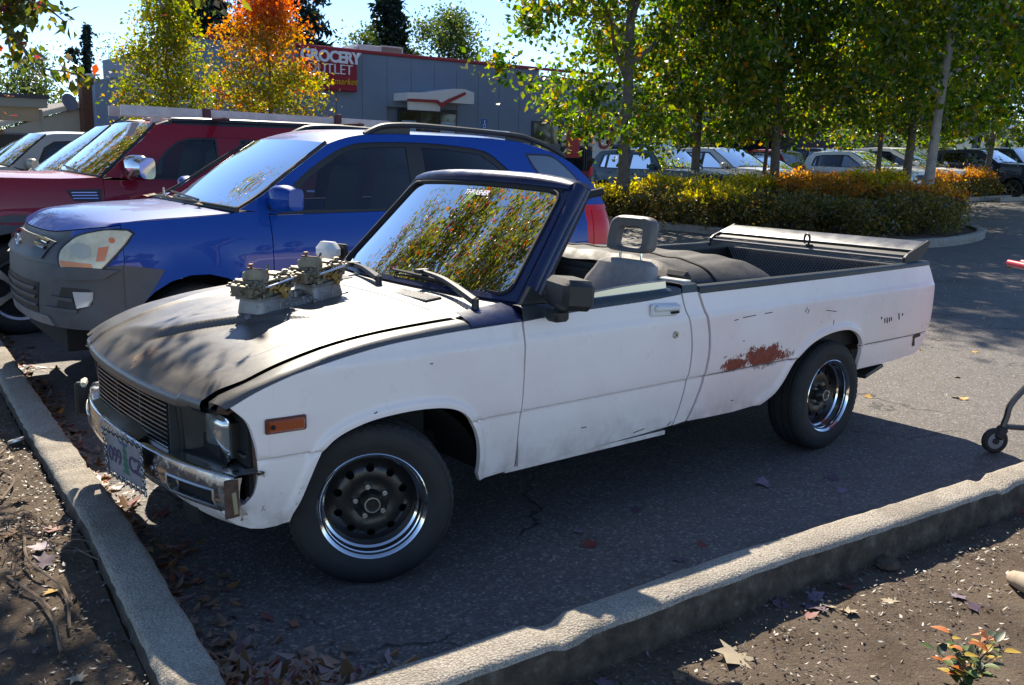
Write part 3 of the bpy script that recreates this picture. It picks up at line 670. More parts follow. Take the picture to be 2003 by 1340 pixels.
tree('green_tree', 'darker green tree rising at the very left edge behind the carport', (-3.3, -44, 0), 7.4, 1.0, 2.3, 6500, LB, .16, bark_d, .15, egg_p, 65, clumps=50, tight=.5)
# ivy-clad snag and bare birch
rng = np.random.default_rng(5); t = thing('dead_tree', 'narrow dead tree wrapped in dark ivy above the house chimney', 'tree', (-11.9, -45.6, 0))
m = M().mat(bark_d); m.tube([(0, 0, 0), (.05, 0, 3), (-.1, 0, 5), (-.35, 0, 7.1)], [.25, .2, .14, .05], 8); m.tube([(0, 0, 4.2), (.35, 0, 5.2), (.45, 0, 5.8)], [.12, .09, .03], 6); m.build('trunk', t, smooth=60)
zz = rng.uniform(2, 7.1, 2600); px_ = np.where(rng.uniform(size=2600) < .25, .3 * np.clip(zz - 4, 0, 1.6), -.07 * np.clip(zz - 4, 0, 4)); zz = np.where(px_ > .05, np.minimum(zz, 5.9), zz)
P_ = np.stack([px_ + rng.normal(size=2600) * (.22 - .022 * zz), rng.normal(size=2600) * .2, zz], 1)
o = bpy.data.objects.new('ivy', leaves_mesh('ivy', P_, .2, LD, rng, droop=1)); COL.objects.link(o); o.parent = t
tree('bare_tree', 'nearly bare thin tree with a few leaves left of the orange maples', (-14.4, -50, 0), 7.4, 3.0, 1.7, 330, LB, .14, bark_d, .05, round_p, 66, clumps=50, tight=.4, n_limb=14)
# ---- shrubs of the hedge
def shrub(label, x, y, rx, ry, h, n, top, seed, topn):
    rng = np.random.default_rng(seed); t = thing('shrub', label, 'shrub', (x, y, G(x) + .06), 0, 'clipped shrubs forming the island hedge')
    m = M().mat(bark_d)
    for k in range(14):
        a = rng.uniform(0, 2 * PI); r = rng.uniform(.2, .9); m.tube([(rng.normal() * .08, rng.normal() * .08, 0), (r * rx * .6 * math.cos(a), r * ry * .6 * math.sin(a), h * .55), (r * rx * math.cos(a), r * ry * math.sin(a), h * .92)], [.018, .012, .004], 4, False)
    m.build('stems', t, smooth=60)
    nc = 64; kc = rng.normal(size=(nc, 3)); kc /= np.linalg.norm(kc, axis=1)[:, None]; kc = np.sign(kc) * np.abs(kc) ** .75 * rng.uniform(.62, 1.0, nc)[:, None]; kc[:, 2] = np.abs(kc[:, 2]) * 1.5 - .6
    cs = rng.uniform(.10, .24, nc)
    def pts(n, z0, z1, sh):
        i = rng.integers(0, nc, n); g = rng.normal(size=(n, 3)) * .75; q = kc[i] * [rx, ry, 1]; z = (q[:, 2] * .5 + .5) * (z1 - z0) * .92 + z0
        P_ = np.stack([q[:, 0], q[:, 1], z], 1) + g * cs[i][:, None] * [1, 1, .7]; P_[:, 2] = np.clip(P_[:, 2], .02, None); return P_
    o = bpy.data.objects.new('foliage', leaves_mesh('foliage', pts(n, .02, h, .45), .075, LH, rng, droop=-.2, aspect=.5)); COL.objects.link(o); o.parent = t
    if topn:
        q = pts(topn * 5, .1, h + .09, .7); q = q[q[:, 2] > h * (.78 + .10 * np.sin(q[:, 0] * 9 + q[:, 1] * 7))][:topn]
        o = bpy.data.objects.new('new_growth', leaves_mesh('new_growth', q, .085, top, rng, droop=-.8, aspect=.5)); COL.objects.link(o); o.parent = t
SH = [(-13.9, -12.0, .95, .8, 1.0, LHY, 'yellowish shrub at the left end of the hedge, half behind the blue car'),
 (-14.1, -10.4, .9, .85, 1.02, LH, 'dark green shrub right of the stout grey maple trunk'),
 (-14.0, -9.0, .9, .85, 1.05, LHY, 'green shrub with a yellow shoulder, second from the grey maple'),
 (-14.2, -7.6, .9, .9, 1.0, LH, 'dark shrub in the middle of the front row, above the tailgate wing'),
 (-15.1, -6.5, .95, .85, .98, LH, 'low broad dark shrub right of the hedge middle'),
 (-16.4, -6.1, .95, .8, 1.0, LH, 'rounded bronze-green shrub beside the round end of the island'),
 (-17.7, -6.6, .8, .75, 1.0, LHO, 'last shrub of the front row, against the pale leaning trunk'),
 (-15.3, -11.4, 1.0, .8, 1.18, LHY, 'shrub with bright yellow top before the silver wagon'),
 (-16.6, -10.6, 1.0, .8, 1.22, LHY, 'shrub with bright yellow top left of the slim young maple'),
 (-17.9, -9.9, 1.0, .85, 1.22, LHO, 'orange-topped shrub under the white hatchback tail'),
 (-17.3, -8.3, 1.1, .9, 1.2, LHO, 'orange and yellow topped shrub under the white hatchback'),
 (-18.2, -8.1, .9, .8, 1.42, LHY, 'tallest shrub of the hedge with a golden rounded top'),
 (-19.0, -9.7, .9, .9, 1.2, LHO, 'orange-tipped shrub behind the tallest golden shrub'),
 (-23.5, -12.35, 1.5, .5, 1.1, LHO, 'orange-topped shrub right of the pale leaning trunk'),
 (-26.4, -12.4, 1.5, .5, 1.1, LHO, 'orange-topped shrub behind the nearer wheel stop'),
 (-29.3, -12.4, 1.5, .5, 1.1, LHO, 'orange-topped shrub behind the gap between the two wheel stops'),
 (-32.2, -12.4, 1.5, .5, 1.1, LHO, 'orange-topped shrub behind the farther wheel stop'),
 (-35.2, -12.4, 1.5, .5, 1.05, LHO, 'orange-topped shrub at the right edge of the picture'),
 (-21.5, -12.3, 1.4, .6, 1.15, LHO, 'orange-tipped shrub between hedge row and forked trees')]
HV = [.70, .82, .76, .84, .70, .80, .84, .92, .94, .94, .90, 1.14, .92, .90, .92, .88, .92, .86, .92]
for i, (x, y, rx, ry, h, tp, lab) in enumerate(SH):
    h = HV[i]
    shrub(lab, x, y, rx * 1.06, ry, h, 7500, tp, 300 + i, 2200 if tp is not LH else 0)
# ---- trees of the near planting bed, left: their crowns shade the foreground and mirror in the windscreens
tree('street_maple', 'nearest maple reaching in from the left edge with red-tinged leaves', (1.75, -4.15, .05), 8.4, 2.75, 2.45, 32000, LR, .088, bark, .11, egg_p, 81, 'maples of the near planting bed', clumps=130, tight=.30)
tree('street_maple', 'second near maple, standing beyond the left edge by the red car', (.95, -10.5, .05), 8.5, 2.3, 2.7, 30000, LR, .10, bark, .12, round_p, 82, 'maples of the near planting bed', clumps=100, tight=.34)
tree('street_maple', 'third near maple, standing beyond the left edge before the house', (.7, -17.0, .05), 8.5, 2.4, 2.9, 16000, LR, .11, bark, .12, round_p, 83, 'maples of the near planting bed', clumps=90, tight=.34)
# ================================================================== THE TRUCK (x forward from the front axle, y to its left)
TK = thing('pickup_truck', 'rusty white convertible pickup with worn black hood and dark blue windscreen frame', 'truck')
# ---- paints
b = NB('truck_white'); n1 = b.noise(1.3, 5, 0.6); n2 = b.noise(9, 6, 0.7); n3 = b.noise(45, 4, 0.7); xyz = b.sep(b.co())
c = b.ramp(n1, [(0.3, (0.79, 0.68, 0.635)), (0.55, (0.86, 0.77, 0.73)), (0.75, (0.84, 0.735, 0.69))])
pk = b.math('MULTIPLY', b.bw(b.noise(0.9, 4, .6), .42, .6), b.math('MULTIPLY', b.bw(xyz[0], -1.6, -1.9), b.bw(xyz[2], .86, .82)))     # pinkish patches on the lower bed side
c = b.mix(b.math('MULTIPLY', pk, .75), c, (0.80, 0.60, 0.56))
c = b.mix(b.bw(n2, .62, .78, 0, .22), c, (.40, .36, .33))
dirt = b.math('MULTIPLY', b.bw(xyz[2], .50, .30), b.bw(n2, .3, .65)); c = b.mix(b.math('MULTIPLY', dirt, .55), c, (.24, .19, .14))
vs = b.noise(3.0, 6, .7, stretch=(5, 5, .5)); c = b.mix(b.math('MULTIPLY', b.bw(vs, .60, .78), .22), c, (.36, .30, .24))     # run marks
chips = b.bw(n3, .735, .76); c = b.mix(b.math('MULTIPLY', chips, .7), c, (.05, .03, .025))
# the rust patch on the bed side
dx = b.math('DIVIDE', b.math('SUBTRACT', xyz[0], -2.19), .20); dz = b.math('DIVIDE', b.math('SUBTRACT', xyz[2], .592), .052)
dx_ = b.math('DIVIDE', b.math('SUBTRACT', xyz[0], -1.985), .12); dz_ = b.math('DIVIDE', b.math('SUBTRACT', xyz[2], .578), .030)
r2 = b.math('MINIMUM', b.math('ADD', b.math('MULTIPLY', dx, dx), b.math('MULTIPLY', dz, dz)), b.math('ADD', b.math('MULTIPLY', dx_, dx_), b.math('MULTIPLY', dz_, dz_)))
rn = b.noise(16, 7, .75); edge = b.math('ADD', b.math('ADD', r2, b.math('MULTIPLY', b.math('SUBTRACT', rn, .5), 4.0)), b.math('MULTIPLY', b.math('SUBTRACT', b.noise(70, 5, .8), .5), 3.2)); side = b.bw(xyz[1], .5, .6)
rust = b.math('MULTIPLY', b.math('MULTIPLY', b.bw(edge, .92, .86), side), b.bw(xyz[2], .548, .556)); halo = b.math('MULTIPLY', b.math('MULTIPLY', b.bw(edge, 1.55, 1.1), side), b.bw(rn, .5, .42))
ru = b.ramp(b.noise(30, 6, .7), [(.3, (.13, .022, .012)), (.6, (.25, .05, .025)), (.8, (.30, .11, .07))])
c = b.mix(b.math('MULTIPLY', halo, .8), c, (.12, .03, .018)); c = b.mix(rust, c, ru)
seam = b.math('MULTIPLY', b.bw(b.math('ABSOLUTE', b.math('SUBTRACT', xyz[2], .5475)), .0042, .0022), b.math('ADD', .35, b.math('MULTIPLY', b.bw(xyz[0], -1.72, -1.80), .65)))
c = b.mix(b.math('MULTIPLY', seam, .8), c, (.10, .055, .04))
# rusty lower rear corner and seam streaks
dx2 = b.bw(xyz[0], -3.5, -3.75); e2 = b.math('MULTIPLY', b.math('MULTIPLY', dx2, b.bw(b.noise(26, 6, .75), .56, .6)), b.bw(b.math('ABSOLUTE', b.math('SUBTRACT', xyz[2], .592)), .016, .008)); c = b.mix(e2, c, (.08, .03, .02))
e3 = b.math('MULTIPLY', b.math('MULTIPLY', b.bw(xyz[0], .2, .4), b.bw(xyz[2], .50, .34)), b.bw(b.noise(20, 6, .75), .60, .66)); c = b.mix(e3, c, (.13, .045, .03))
b.set(color=c, rough=b.math('ADD', b.bw(n2, .3, .7, .24, .42), b.math('MULTIPLY', rust, .4)), spec=.5); b.bump(b.math('ADD', b.math('ADD', b.math('MULTIPLY', n1, 1.0), b.math('MULTIPLY', b.noise(3.4, 2, .5), .8)), b.math('MULTIPLY', rust, -.08)), .13, .05); MATS['truck_white'] = b.m
TW = b.m
b = NB('truck_hood'); n1 = b.noise(2.2, 6, .65, dist=.4); n2 = b.noise(11, 7, .75); n3 = b.noise(60, 4, .7); xyz = b.sep(b.co())
c = b.ramp(n1, [(.3, (.055, .049, .046)), (.6, (.080, .072, .067)), (.8, (.115, .102, .092))])
front = b.bw(xyz[0], .22, .55); c = b.mix(b.math('MULTIPLY', b.math('MULTIPLY', front, b.bw(n2, .40, .66)), .5), c, (.13, .10, .07))
c = b.mix(b.bw(n3, .66, .75, 0, .75), c, (.36, .32, .28))
rs = b.math('ADD', b.math('MULTIPLY', b.math('POWER', b.math('DIVIDE', b.math('SUBTRACT', xyz[0], .575), .055), 2), 1), b.math('MULTIPLY', b.math('POWER', b.math('DIVIDE', b.math('SUBTRACT', xyz[1], .03), .06), 2), 1))
rs = b.bw(b.math('ADD', rs, b.math('MULTIPLY', b.math('SUBTRACT', b.noise(14, 6, .7), .5), 4.5)), .9, .75); c = b.mix(rs, c, b.ramp(b.noise(40, 5), [(.3, (.10, .045, .025)), (.7, (.20, .11, .065))]))
sc = b.noise(5, 6, .8, stretch=(.35, 6, 1)); c = b.mix(b.bw(sc, .68, .74, 0, .4), c, (.2, .18, .16))
b.set(color=c, rough=b.math('ADD', b.bw(n2, .3, .7, .34, .50), b.math('MULTIPLY', rs, .35)), spec=.75, coat=.25, coatr=.3); b.bump(b.math('ADD', b.math('MULTIPLY', n1, .6), b.math('MULTIPLY', n2, .15)), .05, .02); MATS['truck_hood'] = b.m
TH = b.m
TB = simple('truck_navy', (.010, .016, .060), .30, spec=.6, var=.25, vscale=6, bump=.06, bscale=30, rvar=.08)
b = NB('truck_rail'); n2 = b.noise(8, 6, .7); b.set(color=b.ramp(n2, [(.35, (.012, .022, .04)), (.6, (.03, .036, .04)), (.8, (.06, .055, .05))]), rough=.38); TRL = b.m
BLK = simple('black_plastic', (.016, .016, .017), .5, var=.2, vscale=20, bump=.1, bscale=90); RUB = simple('rubber', (.013, .013, .014), .75, bump=.15, bscale=60)
TIRE = simple('tyre_rubber', (.017, .0165, .0165), .78, var=.3, vscale=12, bump=.2, bscale=50); DRK = simple('dark_inside', (.008, .008, .008), .9)
CHR = simple('chrome', (.72, .72, .73), .08, metal=1.0, rvar=.05); STL = simple('steel', (.45, .44, .42), .35, metal=1.0, rvar=.1)
b = NB('old_chrome'); n1 = b.noise(7, 6, .7); f = b.bw(n1, .52, .66); b.set(color=b.mix(f, (.66, .65, .64), (.20, .11, .06)), metal=b.bw(n1, .5, .7, 1.0, .45), rough=b.bw(n1, .45, .68, .10, .55)); OCH = b.m
WBLK = simple('wheel_black', (.011, .010, .010), .32, var=.3, vscale=15)
AMB = simple('amber_lens', (.30, .050, .010), .2, spec=.6, coat=.5); LENS = simple('lamp_lens', (.62, .62, .58), .12, metal=.75, coat=1.0)
GRY = simple('seat_grey', (.30, .27, .255), .85, var=.15, vscale=30, bump=.3, bscale=220, bdist=.002); VINYL = simple('vinyl_grey', (.125, .11, .102), .5, bump=.1, bscale=120)
CANV = simple('canvas_black', (.035, .031, .028), .62, var=.35, vscale=5, bump=.25, bscale=7, bdist=.03, rvar=.1)
WGL = glass('screen_glass', (.78, .86, .82), .80)
# ---- side shape
_yz = interp([(.25, .748), (.36, .768), (.46, .776), (.528, .783), (.540, .7835), (.547, .7755), (.554, .789), (.566, .7925), (.70, .800), (.826, .801), (.840, .800), (.852, .793), (.866, .789), (.98, .766)])
_px = interp([(-3.92, -.040), (-3.82, -.018), (-3.6, -.003), (-3.3, 0), (.10, 0), (.35, -.010), (.50, -.030), (.60, -.055)])
ARF = cat([(.339, .338), (.312, .381), (.28, .452), (.247, .528), (.213, .570), (.165, .598), (.10, .618), (.03, .630), (-.07, .636), (-.16, .635), (-.24, .627), (-.30, .612), (-.352, .584), (-.392, .540), (-.420, .487), (-.435, .433), (-.438, .376), (-.433, .310)], 4)
ARR = cat([(-2.22, .336), (-2.29, .362), (-2.345, .392), (-2.404, .452), (-2.452, .521), (-2.533, .588), (-2.619, .628), (-2.732, .654), (-2.851, .662), (-2.951, .652), (-3.033, .615), (-3.078, .561), (-3.092, .507), (-3.075, .412)], 4)
_af = np.array(ARF); _ar = np.array(ARR)
def tY(x, z):
    y = _yz(z) + _px(x)
    for A in (_af, _ar):
        if A[:, 0].min() - .08 < x < A[:, 0].max() + .08 and z < .75:
            d = float(np.min(np.hypot(A[:, 0] - x, A[:, 1] - z))); y += .013 * (1 - sst(.022, .040, d))
    return y
def side(x, z): return (x, tY(x, z), z)
CRS = [(x, z) for z in (.526, .540, .547, .554, .566, .826, .840, .852, .866) for x in np.arange(-3.9, .62, .022)]
for A in (_af, _ar):
    T_ = np.gradient(A, axis=0); T_ /= np.linalg.norm(T_, axis=1)[:, None] + 1e-9
    for sgn_ in (1, -1):
        for d_ in (.012, .022, .029, .036, .044, .056): CRS += [tuple(p) for p in A + np.stack([-T_[:, 1], T_[:, 0]], 1) * d_ * sgn_]
gz_ = interp([(-.70, .940), (-.387, .931), (-.081, .914), (.05, .901), (.172, .882), (.269, .860), (.369, .832), (.45, .803), (.516, .777), (.577, .747), (.65, .712)])
WB = [(.548, .738), (.486, .772), (.421, .800), (.332, .829), (.216, .852), (.096, .872), (-.059, .890), (-.288, .903), (-.488, .909), (-.640, .913)]
def both(name, m, mat=None, parent=TK, smooth=40, weld=0.0):
    o = m.build(name, parent, mat, smooth, weld); p = m.mirror().build(name, parent, mat, smooth, weld); return o, p
# front fender
wb = cat(WB, 5)
fo = wb + [(-.640, .69), (-.636, .435), (-.634, .303)] + [(-.452, .292)] + ARF[::-1][1:] + [(.346, .306), (.39, .297), (.437, .296), (.48, .305), (.522, .325), (.555, .352), (.566, .375), (.556, .396)] + cat([(.500, .401), (.470, .436), (.459, .505), (.466, .586), (.490, .673), (.53, .722)], 4)[:-1]
m = M().mat(TW); m.patch(fo, side, .035, flange=(0, -.022, 0), gap=.0025, extra=CRS)
sh = []
for x, z in wb:
    y0 = tY(x, z)
    if not sh: sh.append([(.556, y0 - .010, .733), (.566, y0 - .030, .742), (.574, y0 - .050, .745), (.580, .672, .744), (.58, .672, .72)])
    gy = .692 if x < .45 else .692 - .03 * (x - .45) / .12; zg = gz_(x); sh.append([(x, y0 - .003, z - .001), (x, y0 - .014, z + (zg - z) * .42 + .004), (x, y0 - .045, z + (zg - z) * .78 + .004), (x, gy + .004, zg), (x, gy + .004, zg - .02)])
m.mat(TH).grid(sh, flip=True)
lf, rf = both('front_fender', m, weld=.001)
# hood
def hood_y(x): return .690 - (.06 * sst(.45, .62, x))
def hoodz(x, y):
    k = y / .69; z = gz_(x) + .030 * (1 - k * k)
    yn = .555 - .06 * sst(.30, .60, x); z += .009 * sst(yn - .006, yn + .006, y)                 # step up outside the near crease
    yf = -.118 + (.485 - x) * 1.06; fade = sst(-.15, .26, x) * (1 - sst(.46, .52, x)); z += .022 * fade * (1 - sst(yf - .004, yf + .030, y)) * sst(yf - .40, yf - .05, y)
    z += .009 * (1 - sst(-.545, -.535, y))
    return z
rows = []
NY = 190
for i in range(94):
    t = i / 89; row = []
    for k in range(NY + 1):
        s_ = -1 + 2 * k / NY; xf = .590 + .058 * (1 - abs(s_) ** 2.2); xr = -.374
        if i <= 89: x = xr + (xf - xr) * t; z = hoodz(x, s_ * hood_y(x)); z -= .012 * sst(.93, 1, t) ** 2
        else: j = i - 89; x = xf + (.005, .006, .002, -.012)[j - 1]; z = hoodz(xf, s_ * hood_y(xf)) - .012 - (.010, .024, .038, .044)[j - 1]
        row.append((x, s_ * hood_y(min(x, xf)), z))
    rows.append(row)
m = M().mat(TH); m.grid(rows); o = m.build('hood', TK, smooth=50)
m = M().mat(DRK); m.box((.10, 0, .60), (.80, 1.20, .30)); m.box((-1.2, 0, .40), (1.2, 1.4, .20)); m.box((-.62, 0, .62), (.06, 1.46, .55)); m.box((-2.75, 0, .52), (2.0, 1.1, .14)); m.box((-1.62, 0, .34), (4.3, .8, .14)); m.build('chassis', TK, smooth=0)
# wheel wells
for xc in (-.05, -2.75):
  for s_ in (-1, 1):
    m = M().mat(DRK); m.grid([[(xc + .46 * math.cos(a), s_ * y, .26 + .40 * math.sin(a)) for y in (.30, .715)] for a in np.linspace(.12, PI - .12, 18)]); m.box((xc, s_ * .30, .46), (.80, .02, .36))
    m.build('wheel_well', TK)
# cowl panel between hood and windscreen
cw = []
cowl_back = lambda y: -.672 + .128 * (1 - abs(y / .70) ** 2.2)
for k in range(41):
    y = -.69 + 1.38 * k / 40; xb = cowl_back(y) + .0; xf = -.379; z1 = gz_(xf) + .030 * (1 - (y / .69) ** 2) + .001; z2 = .966 + .012 * (1 - (y / .7) ** 2)
    cw.append([(xf, y, z1 - .03), (xf, y, z1)] + [(xf + (xb - xf) * t, y, z1 + (z2 - z1) * t ** .8) for t in (.25, .5, .75, 1)] + [(xb - .03, y, z2 - .04)])
m = M().mat(simple('cowl_silver', (.20, .19, .18), .38, var=.3, vscale=6, spec=.7, rvar=.08)); m.grid(cw); m.build('cowl_panel', TK, smooth=40)
for yc in (.26, -.46):
    m = M().mat(DRK); m.box((-.462, yc, .9630), (.080, .34, .004), (0, .10, 0)); vo_ = m.build('cowl_vent', TK, smooth=0)
    m = M().mat(simple('cowl_silver', (.2, .19, .18), .4))
    for k in range(20): m.box((-.462, yc - .16 + k * .017, .968), (.076, .007, .006), (0, .10, 0))
    vs_ = m.build('vent_slats', vo_, smooth=0)
for sgn in (1, -1):                                         # blue corner ahead of the door
    m = M().mat(TB); rows = []
    for t in np.linspace(0, 1, 10):
        x = -.395 - .25 * t; zz = gz_(x); yo = tY(x, wbz(x) if False else .906)
        rows.append([(x, sgn * (yo + .0005), .908 + .003), (x, sgn * (yo - .015), .928), (x, sgn * .715, .944 + .015 * t), (x, sgn * .66, .951 + .022 * t)])
    m.grid(rows, flip=sgn > 0); m.build('cowl_corner', TK, smooth=60)
# windscreen frame (outer tube rectangle), glass, seals
base_l, base_r = Vector((-.668, .705, .978)), Vector((-.668, -.705, .978)); top_l, top_r = Vector((-1.052, .585, 1.408)), Vector((-1.052, -.585, 1.408))
def screen(u, v):
    """u 0..1 base to top, v -1..1 across (left = 1)"""
    p = base_l.lerp(top_l, u); hw = p.y; bow = .122 * (1 - u) + .055 * u; kk = 1 - abs(v) ** 2.2
    return Vector((p.x + bow * kk, hw * v, p.z + .010 * kk * (1 - u) + (.018 * kk) * u))
def rrect(n=10, r=.09, u0=.035, u1=.955, vm=.945):
    pts = []
    for cu, cv, a0 in ((u1, vm, 0), (u0, vm, 1), (u0, -vm, 2), (u1, -vm, 3)):
        du, dv = (-r if cu > .5 else r), (-r * .75 if cv > 0 else r * .75); cc = (cu + du, cv + dv)
        for k in range(n + 1):
            a = a0 * PI / 2 + k / n * PI / 2; pts.append((cc[0] + r * math.cos(a) , cc[1] + .75 * r * math.sin(a)))
    return pts
gl = [(u, v) for u, v in rrect()]
m = M().mat(WGL); m.patch(gl, lambda u, v: screen(u, v), .05); wgo = m.build('windscreen', TK, smooth=80)
outer = [(1.0, 1.0), (1.0, -1.0), (0.0, -1.0), (0.0, 1.0)]
m = M().mat(TB); nrm = Vector((.72, 0, .69))
m.patch([(u, v) for u, v in densify([(1.0, 1.005), (1.0, -1.005), (-.01, -1.01), (-.01, 1.01)], .05)], lambda u, v: screen(u, v) + nrm * .006, .05, holes=[rrect(10, .09, .03, .962, .952)], flange=tuple(-nrm * .03))
hd = []
for k in range(45):                                         # padded header: the stub of the cut roof
    v = -1 + 2 * k / 44; p = screen(1.0, v); e = abs(v) ** 6
    hd.append([tuple(p + Vector(q)) for q in ((.004, 0, -.012), (.016, 0, .004), (.010, 0, .026 - .006 * e), (-.022, 0, .046 - .014 * e), (-.065, 0, .050 - .018 * e), (-.105, 0, .040 - .018 * e), (-.118, 0, .012), (-.10, 0, -.014), (-.03, 0, -.022))])
m.grid(hd, flip=True); m.poly(hd[0]); m.poly(hd[-1][::-1])
for sgn in (1, -1):
    pts = [(screen(u, sgn * 1.0) + Vector((-.035, sgn * .008, -.006))) for u in np.linspace(-.06, 1.02, 8)]
    m.tube(pts, [.034, .033, .032, .031, .031, .032, .036, .040], 10)
    pts2 = [p + Vector((-.028, sgn * .004, -.006)) for p in pts]; m.tube(pts2, .028, 8)
m.build('windscreen_frame', TK, smooth=50)
m = M().mat(RUB); ring = [screen(u, v) + nrm * .010 for u, v in rrect(8, .09, .032, .960, .950)]; m.tube(ring + ring[:1], .008, 6, False)
m.tube([screen(1.0, v) + Vector((.014, 0, -.010)) for v in np.linspace(-.96, .96, 24)], .011, 6)
m.build('windscreen_seal', TK, smooth=60)
for sgn in (1, -1):
    m = M().mat(RUB); pts = [screen(u, sgn) + Vector((-.088, sgn * .010, -.012)) for u in np.linspace(-.02, .97, 10)] + [Vector((-1.22, sgn * .60, 1.40))]; m.tube(cat(pts, 3), .019, 8); m.build('weatherstrip', TK, smooth=60)
# lettering and green claw marks at the top of the screen
sx = screen(.885, .02); X_ = (screen(.885, .22) - screen(.885, -.2)); Y_ = (screen(.95, .02) - screen(.85, .02))
place_text('sticker_lettering', 'THRASHER', .042, tuple(screen(.88, .125) + nrm * .004), tuple(X_), tuple(Y_), simple('sticker_white', (.8, .75, .82), .5), TK, extrude=0, offset=.001, space=.85)
m = M().mat(simple('sticker_green', (.16, .36, .03), .5))
for k, (va, ua, ub) in enumerate(((.035, .885, .74), (.06, .89, .72), (.085, .89, .76))):
    m.poly([screen(ua, va + .025) + nrm * .004, screen(ua - .02, va + .035) + nrm * .004, screen((ua + ub) / 2, va + .020) + nrm * .004, screen(ub, va) + nrm * .004, screen((ua + ub) / 2, va + .006) + nrm * .004])
m.build('claw_sticker', TK, smooth=0)
# doors
dr = [(-.645, .912), (-.80, .921), (-1.02, .930), (-1.35, .938), (-1.578, .950)]
do = cat(dr, 4) + cat([(-1.582, .930), (-1.592, .885), (-1.623, .795), (-1.639, .70), (-1.637, .602), (-1.622, .482), (-1.597, .389), (-1.571, .330)], 4)[:] + [(-1.4, .322), (-1.0, .310), (-.651, .303), (-.636, .435), (-.640, .69)]
m = M().mat(TW); m.patch(do, side, .045, flange=(0, -.022, 0), gap=.0032, extra=CRS); dl, drr = both('door', m)
b_up = [(x, z + .0) for x, z in cat(dr, 4)]
bt = cat([(-.645, .968), (-.72, .972), (-.85, .966), (-1.02, .966), (-1.35, .972), (-1.578, .978)], 4)
m = M().mat(TRL); rows = []
for (x, z), (x2, z2) in zip(b_up, [(q[0], q[1]) for q in np.stack([np.interp([p[0] for p in b_up[::-1]], [p[0] for p in bt[::-1]], [p[0] for p in bt[::-1]])[::-1], np.interp([p[0] for p in b_up[::-1]], [p[0] for p in bt[::-1]], [p[1] for p in bt[::-1]])[::-1]], 1)]):
    rows.append([(x, tY(x, z) + .001, z), (x, tY(x, z) - .003, z + .02), (x, tY(x, z) - .012, z2 - .006), (x, tY(x, z) - .024, z2), (x, tY(x, z) - .10, z2), (x, tY(x, z) - .11, z2 - .04)])
m.grid(rows, flip=True); mm = m
for o_, mo in ((dl, mm), (drr, mm.mirror())): mo.build('belt_strip', o_, smooth=45)
# inner door card, sliver of wound-down window
for sgn, o_ in ((1, dl), (-1, drr)):
    m = M().mat(simple('door_card', (.10, .095, .09), .7)); m.box((-1.1, sgn * .675, .66), (.92, .02, .58)); m.build('door_card', o_, smooth=0)
m = M().mat(glass('side_glass', (.72, .78, .74), 1.0))
gp_ = cat([(-.86, .962), (-.96, .978), (-1.10, .994), (-1.30, 1.006), (-1.50, 1.010)], 4) + [(-1.51, .965), (-1.2, .955), (-.9, .952)]
m.patch(gp_, lambda x, z: (x, .742, z), .06); m.build('door_glass', dl, smooth=0)
m = M().mat(STL); m.tube([(x, .744, z + .002) for x, z in cat([(-.86, .962), (-.96, .978), (-1.10, .994), (-1.30, 1.006), (-1.50, 1.010)], 4)], .0035, 5); m.build('glass_edge', dl)
m = M().mat(simple('handle_white', (.66, .65, .65), .35)); y0 = tY(-1.45, .885)
m.box((-1.445, y0 + .008, .890), (.175, .018, .058), (0, -.05, 0), bev=.008); m.box((-1.455, y0 + .022, .899), (.165, .020, .030), (0, -.05, 0), bev=.009); hdl = m.build('door_handle', dl)
m = M().mat(DRK); m.box((-1.505, y0 + .019, .876), (.05, .01, .012)); m.build('handle_recess', hdl, smooth=0)
m = M().mat(STL); m.cyl((-1.519, tY(-1.519, .772) - .004, .772), (-1.519, tY(-1.519, .772) + .008, .772), .018, .015, 14); m.mat(DRK).box((-1.519, tY(-1.519, .772) + .009, .772), (.003, .002, .012)); m.build('door_lock', dl)
# rear cab corner
cc = cat([(-1.588, .950), (-1.600, .885), (-1.631, .795), (-1.647, .70), (-1.645, .602), (-1.630, .482), (-1.605, .389), (-1.579, .330)], 4)
ce = cat([(-1.692, .950), (-1.715, .882), (-1.750, .782), (-1.764, .683), (-1.757, .586), (-1.743, .50), (-1.712, .419), (-1.668, .337)], 4)
m = M().mat(TW); m.patch([(x - .003, z) for x, z in cc] + ce[::-1], lambda x, z: (x, tY(x, z) - .004, z), .04, flange=(0, -.022, 0), extra=CRS); lc, rc = both('cab_corner', m)
m = M().mat(TRL); m.grid([[(x, tY(x, .95) - .003, .950), (x, tY(x, .95) - .010, .985), (x, tY(x, .95) - .024, .990), (x, tY(x, .95) - .13, .990), (x, tY(x, .95) - .14, .93)] for x in np.linspace(-1.590, -1.692, 6)], flip=True); both('cab_rail', m)
m = M().mat(TW); m.box((-1.07, .738, .300), (.95, .02, .02)); m.build('sill', TK, smooth=0)
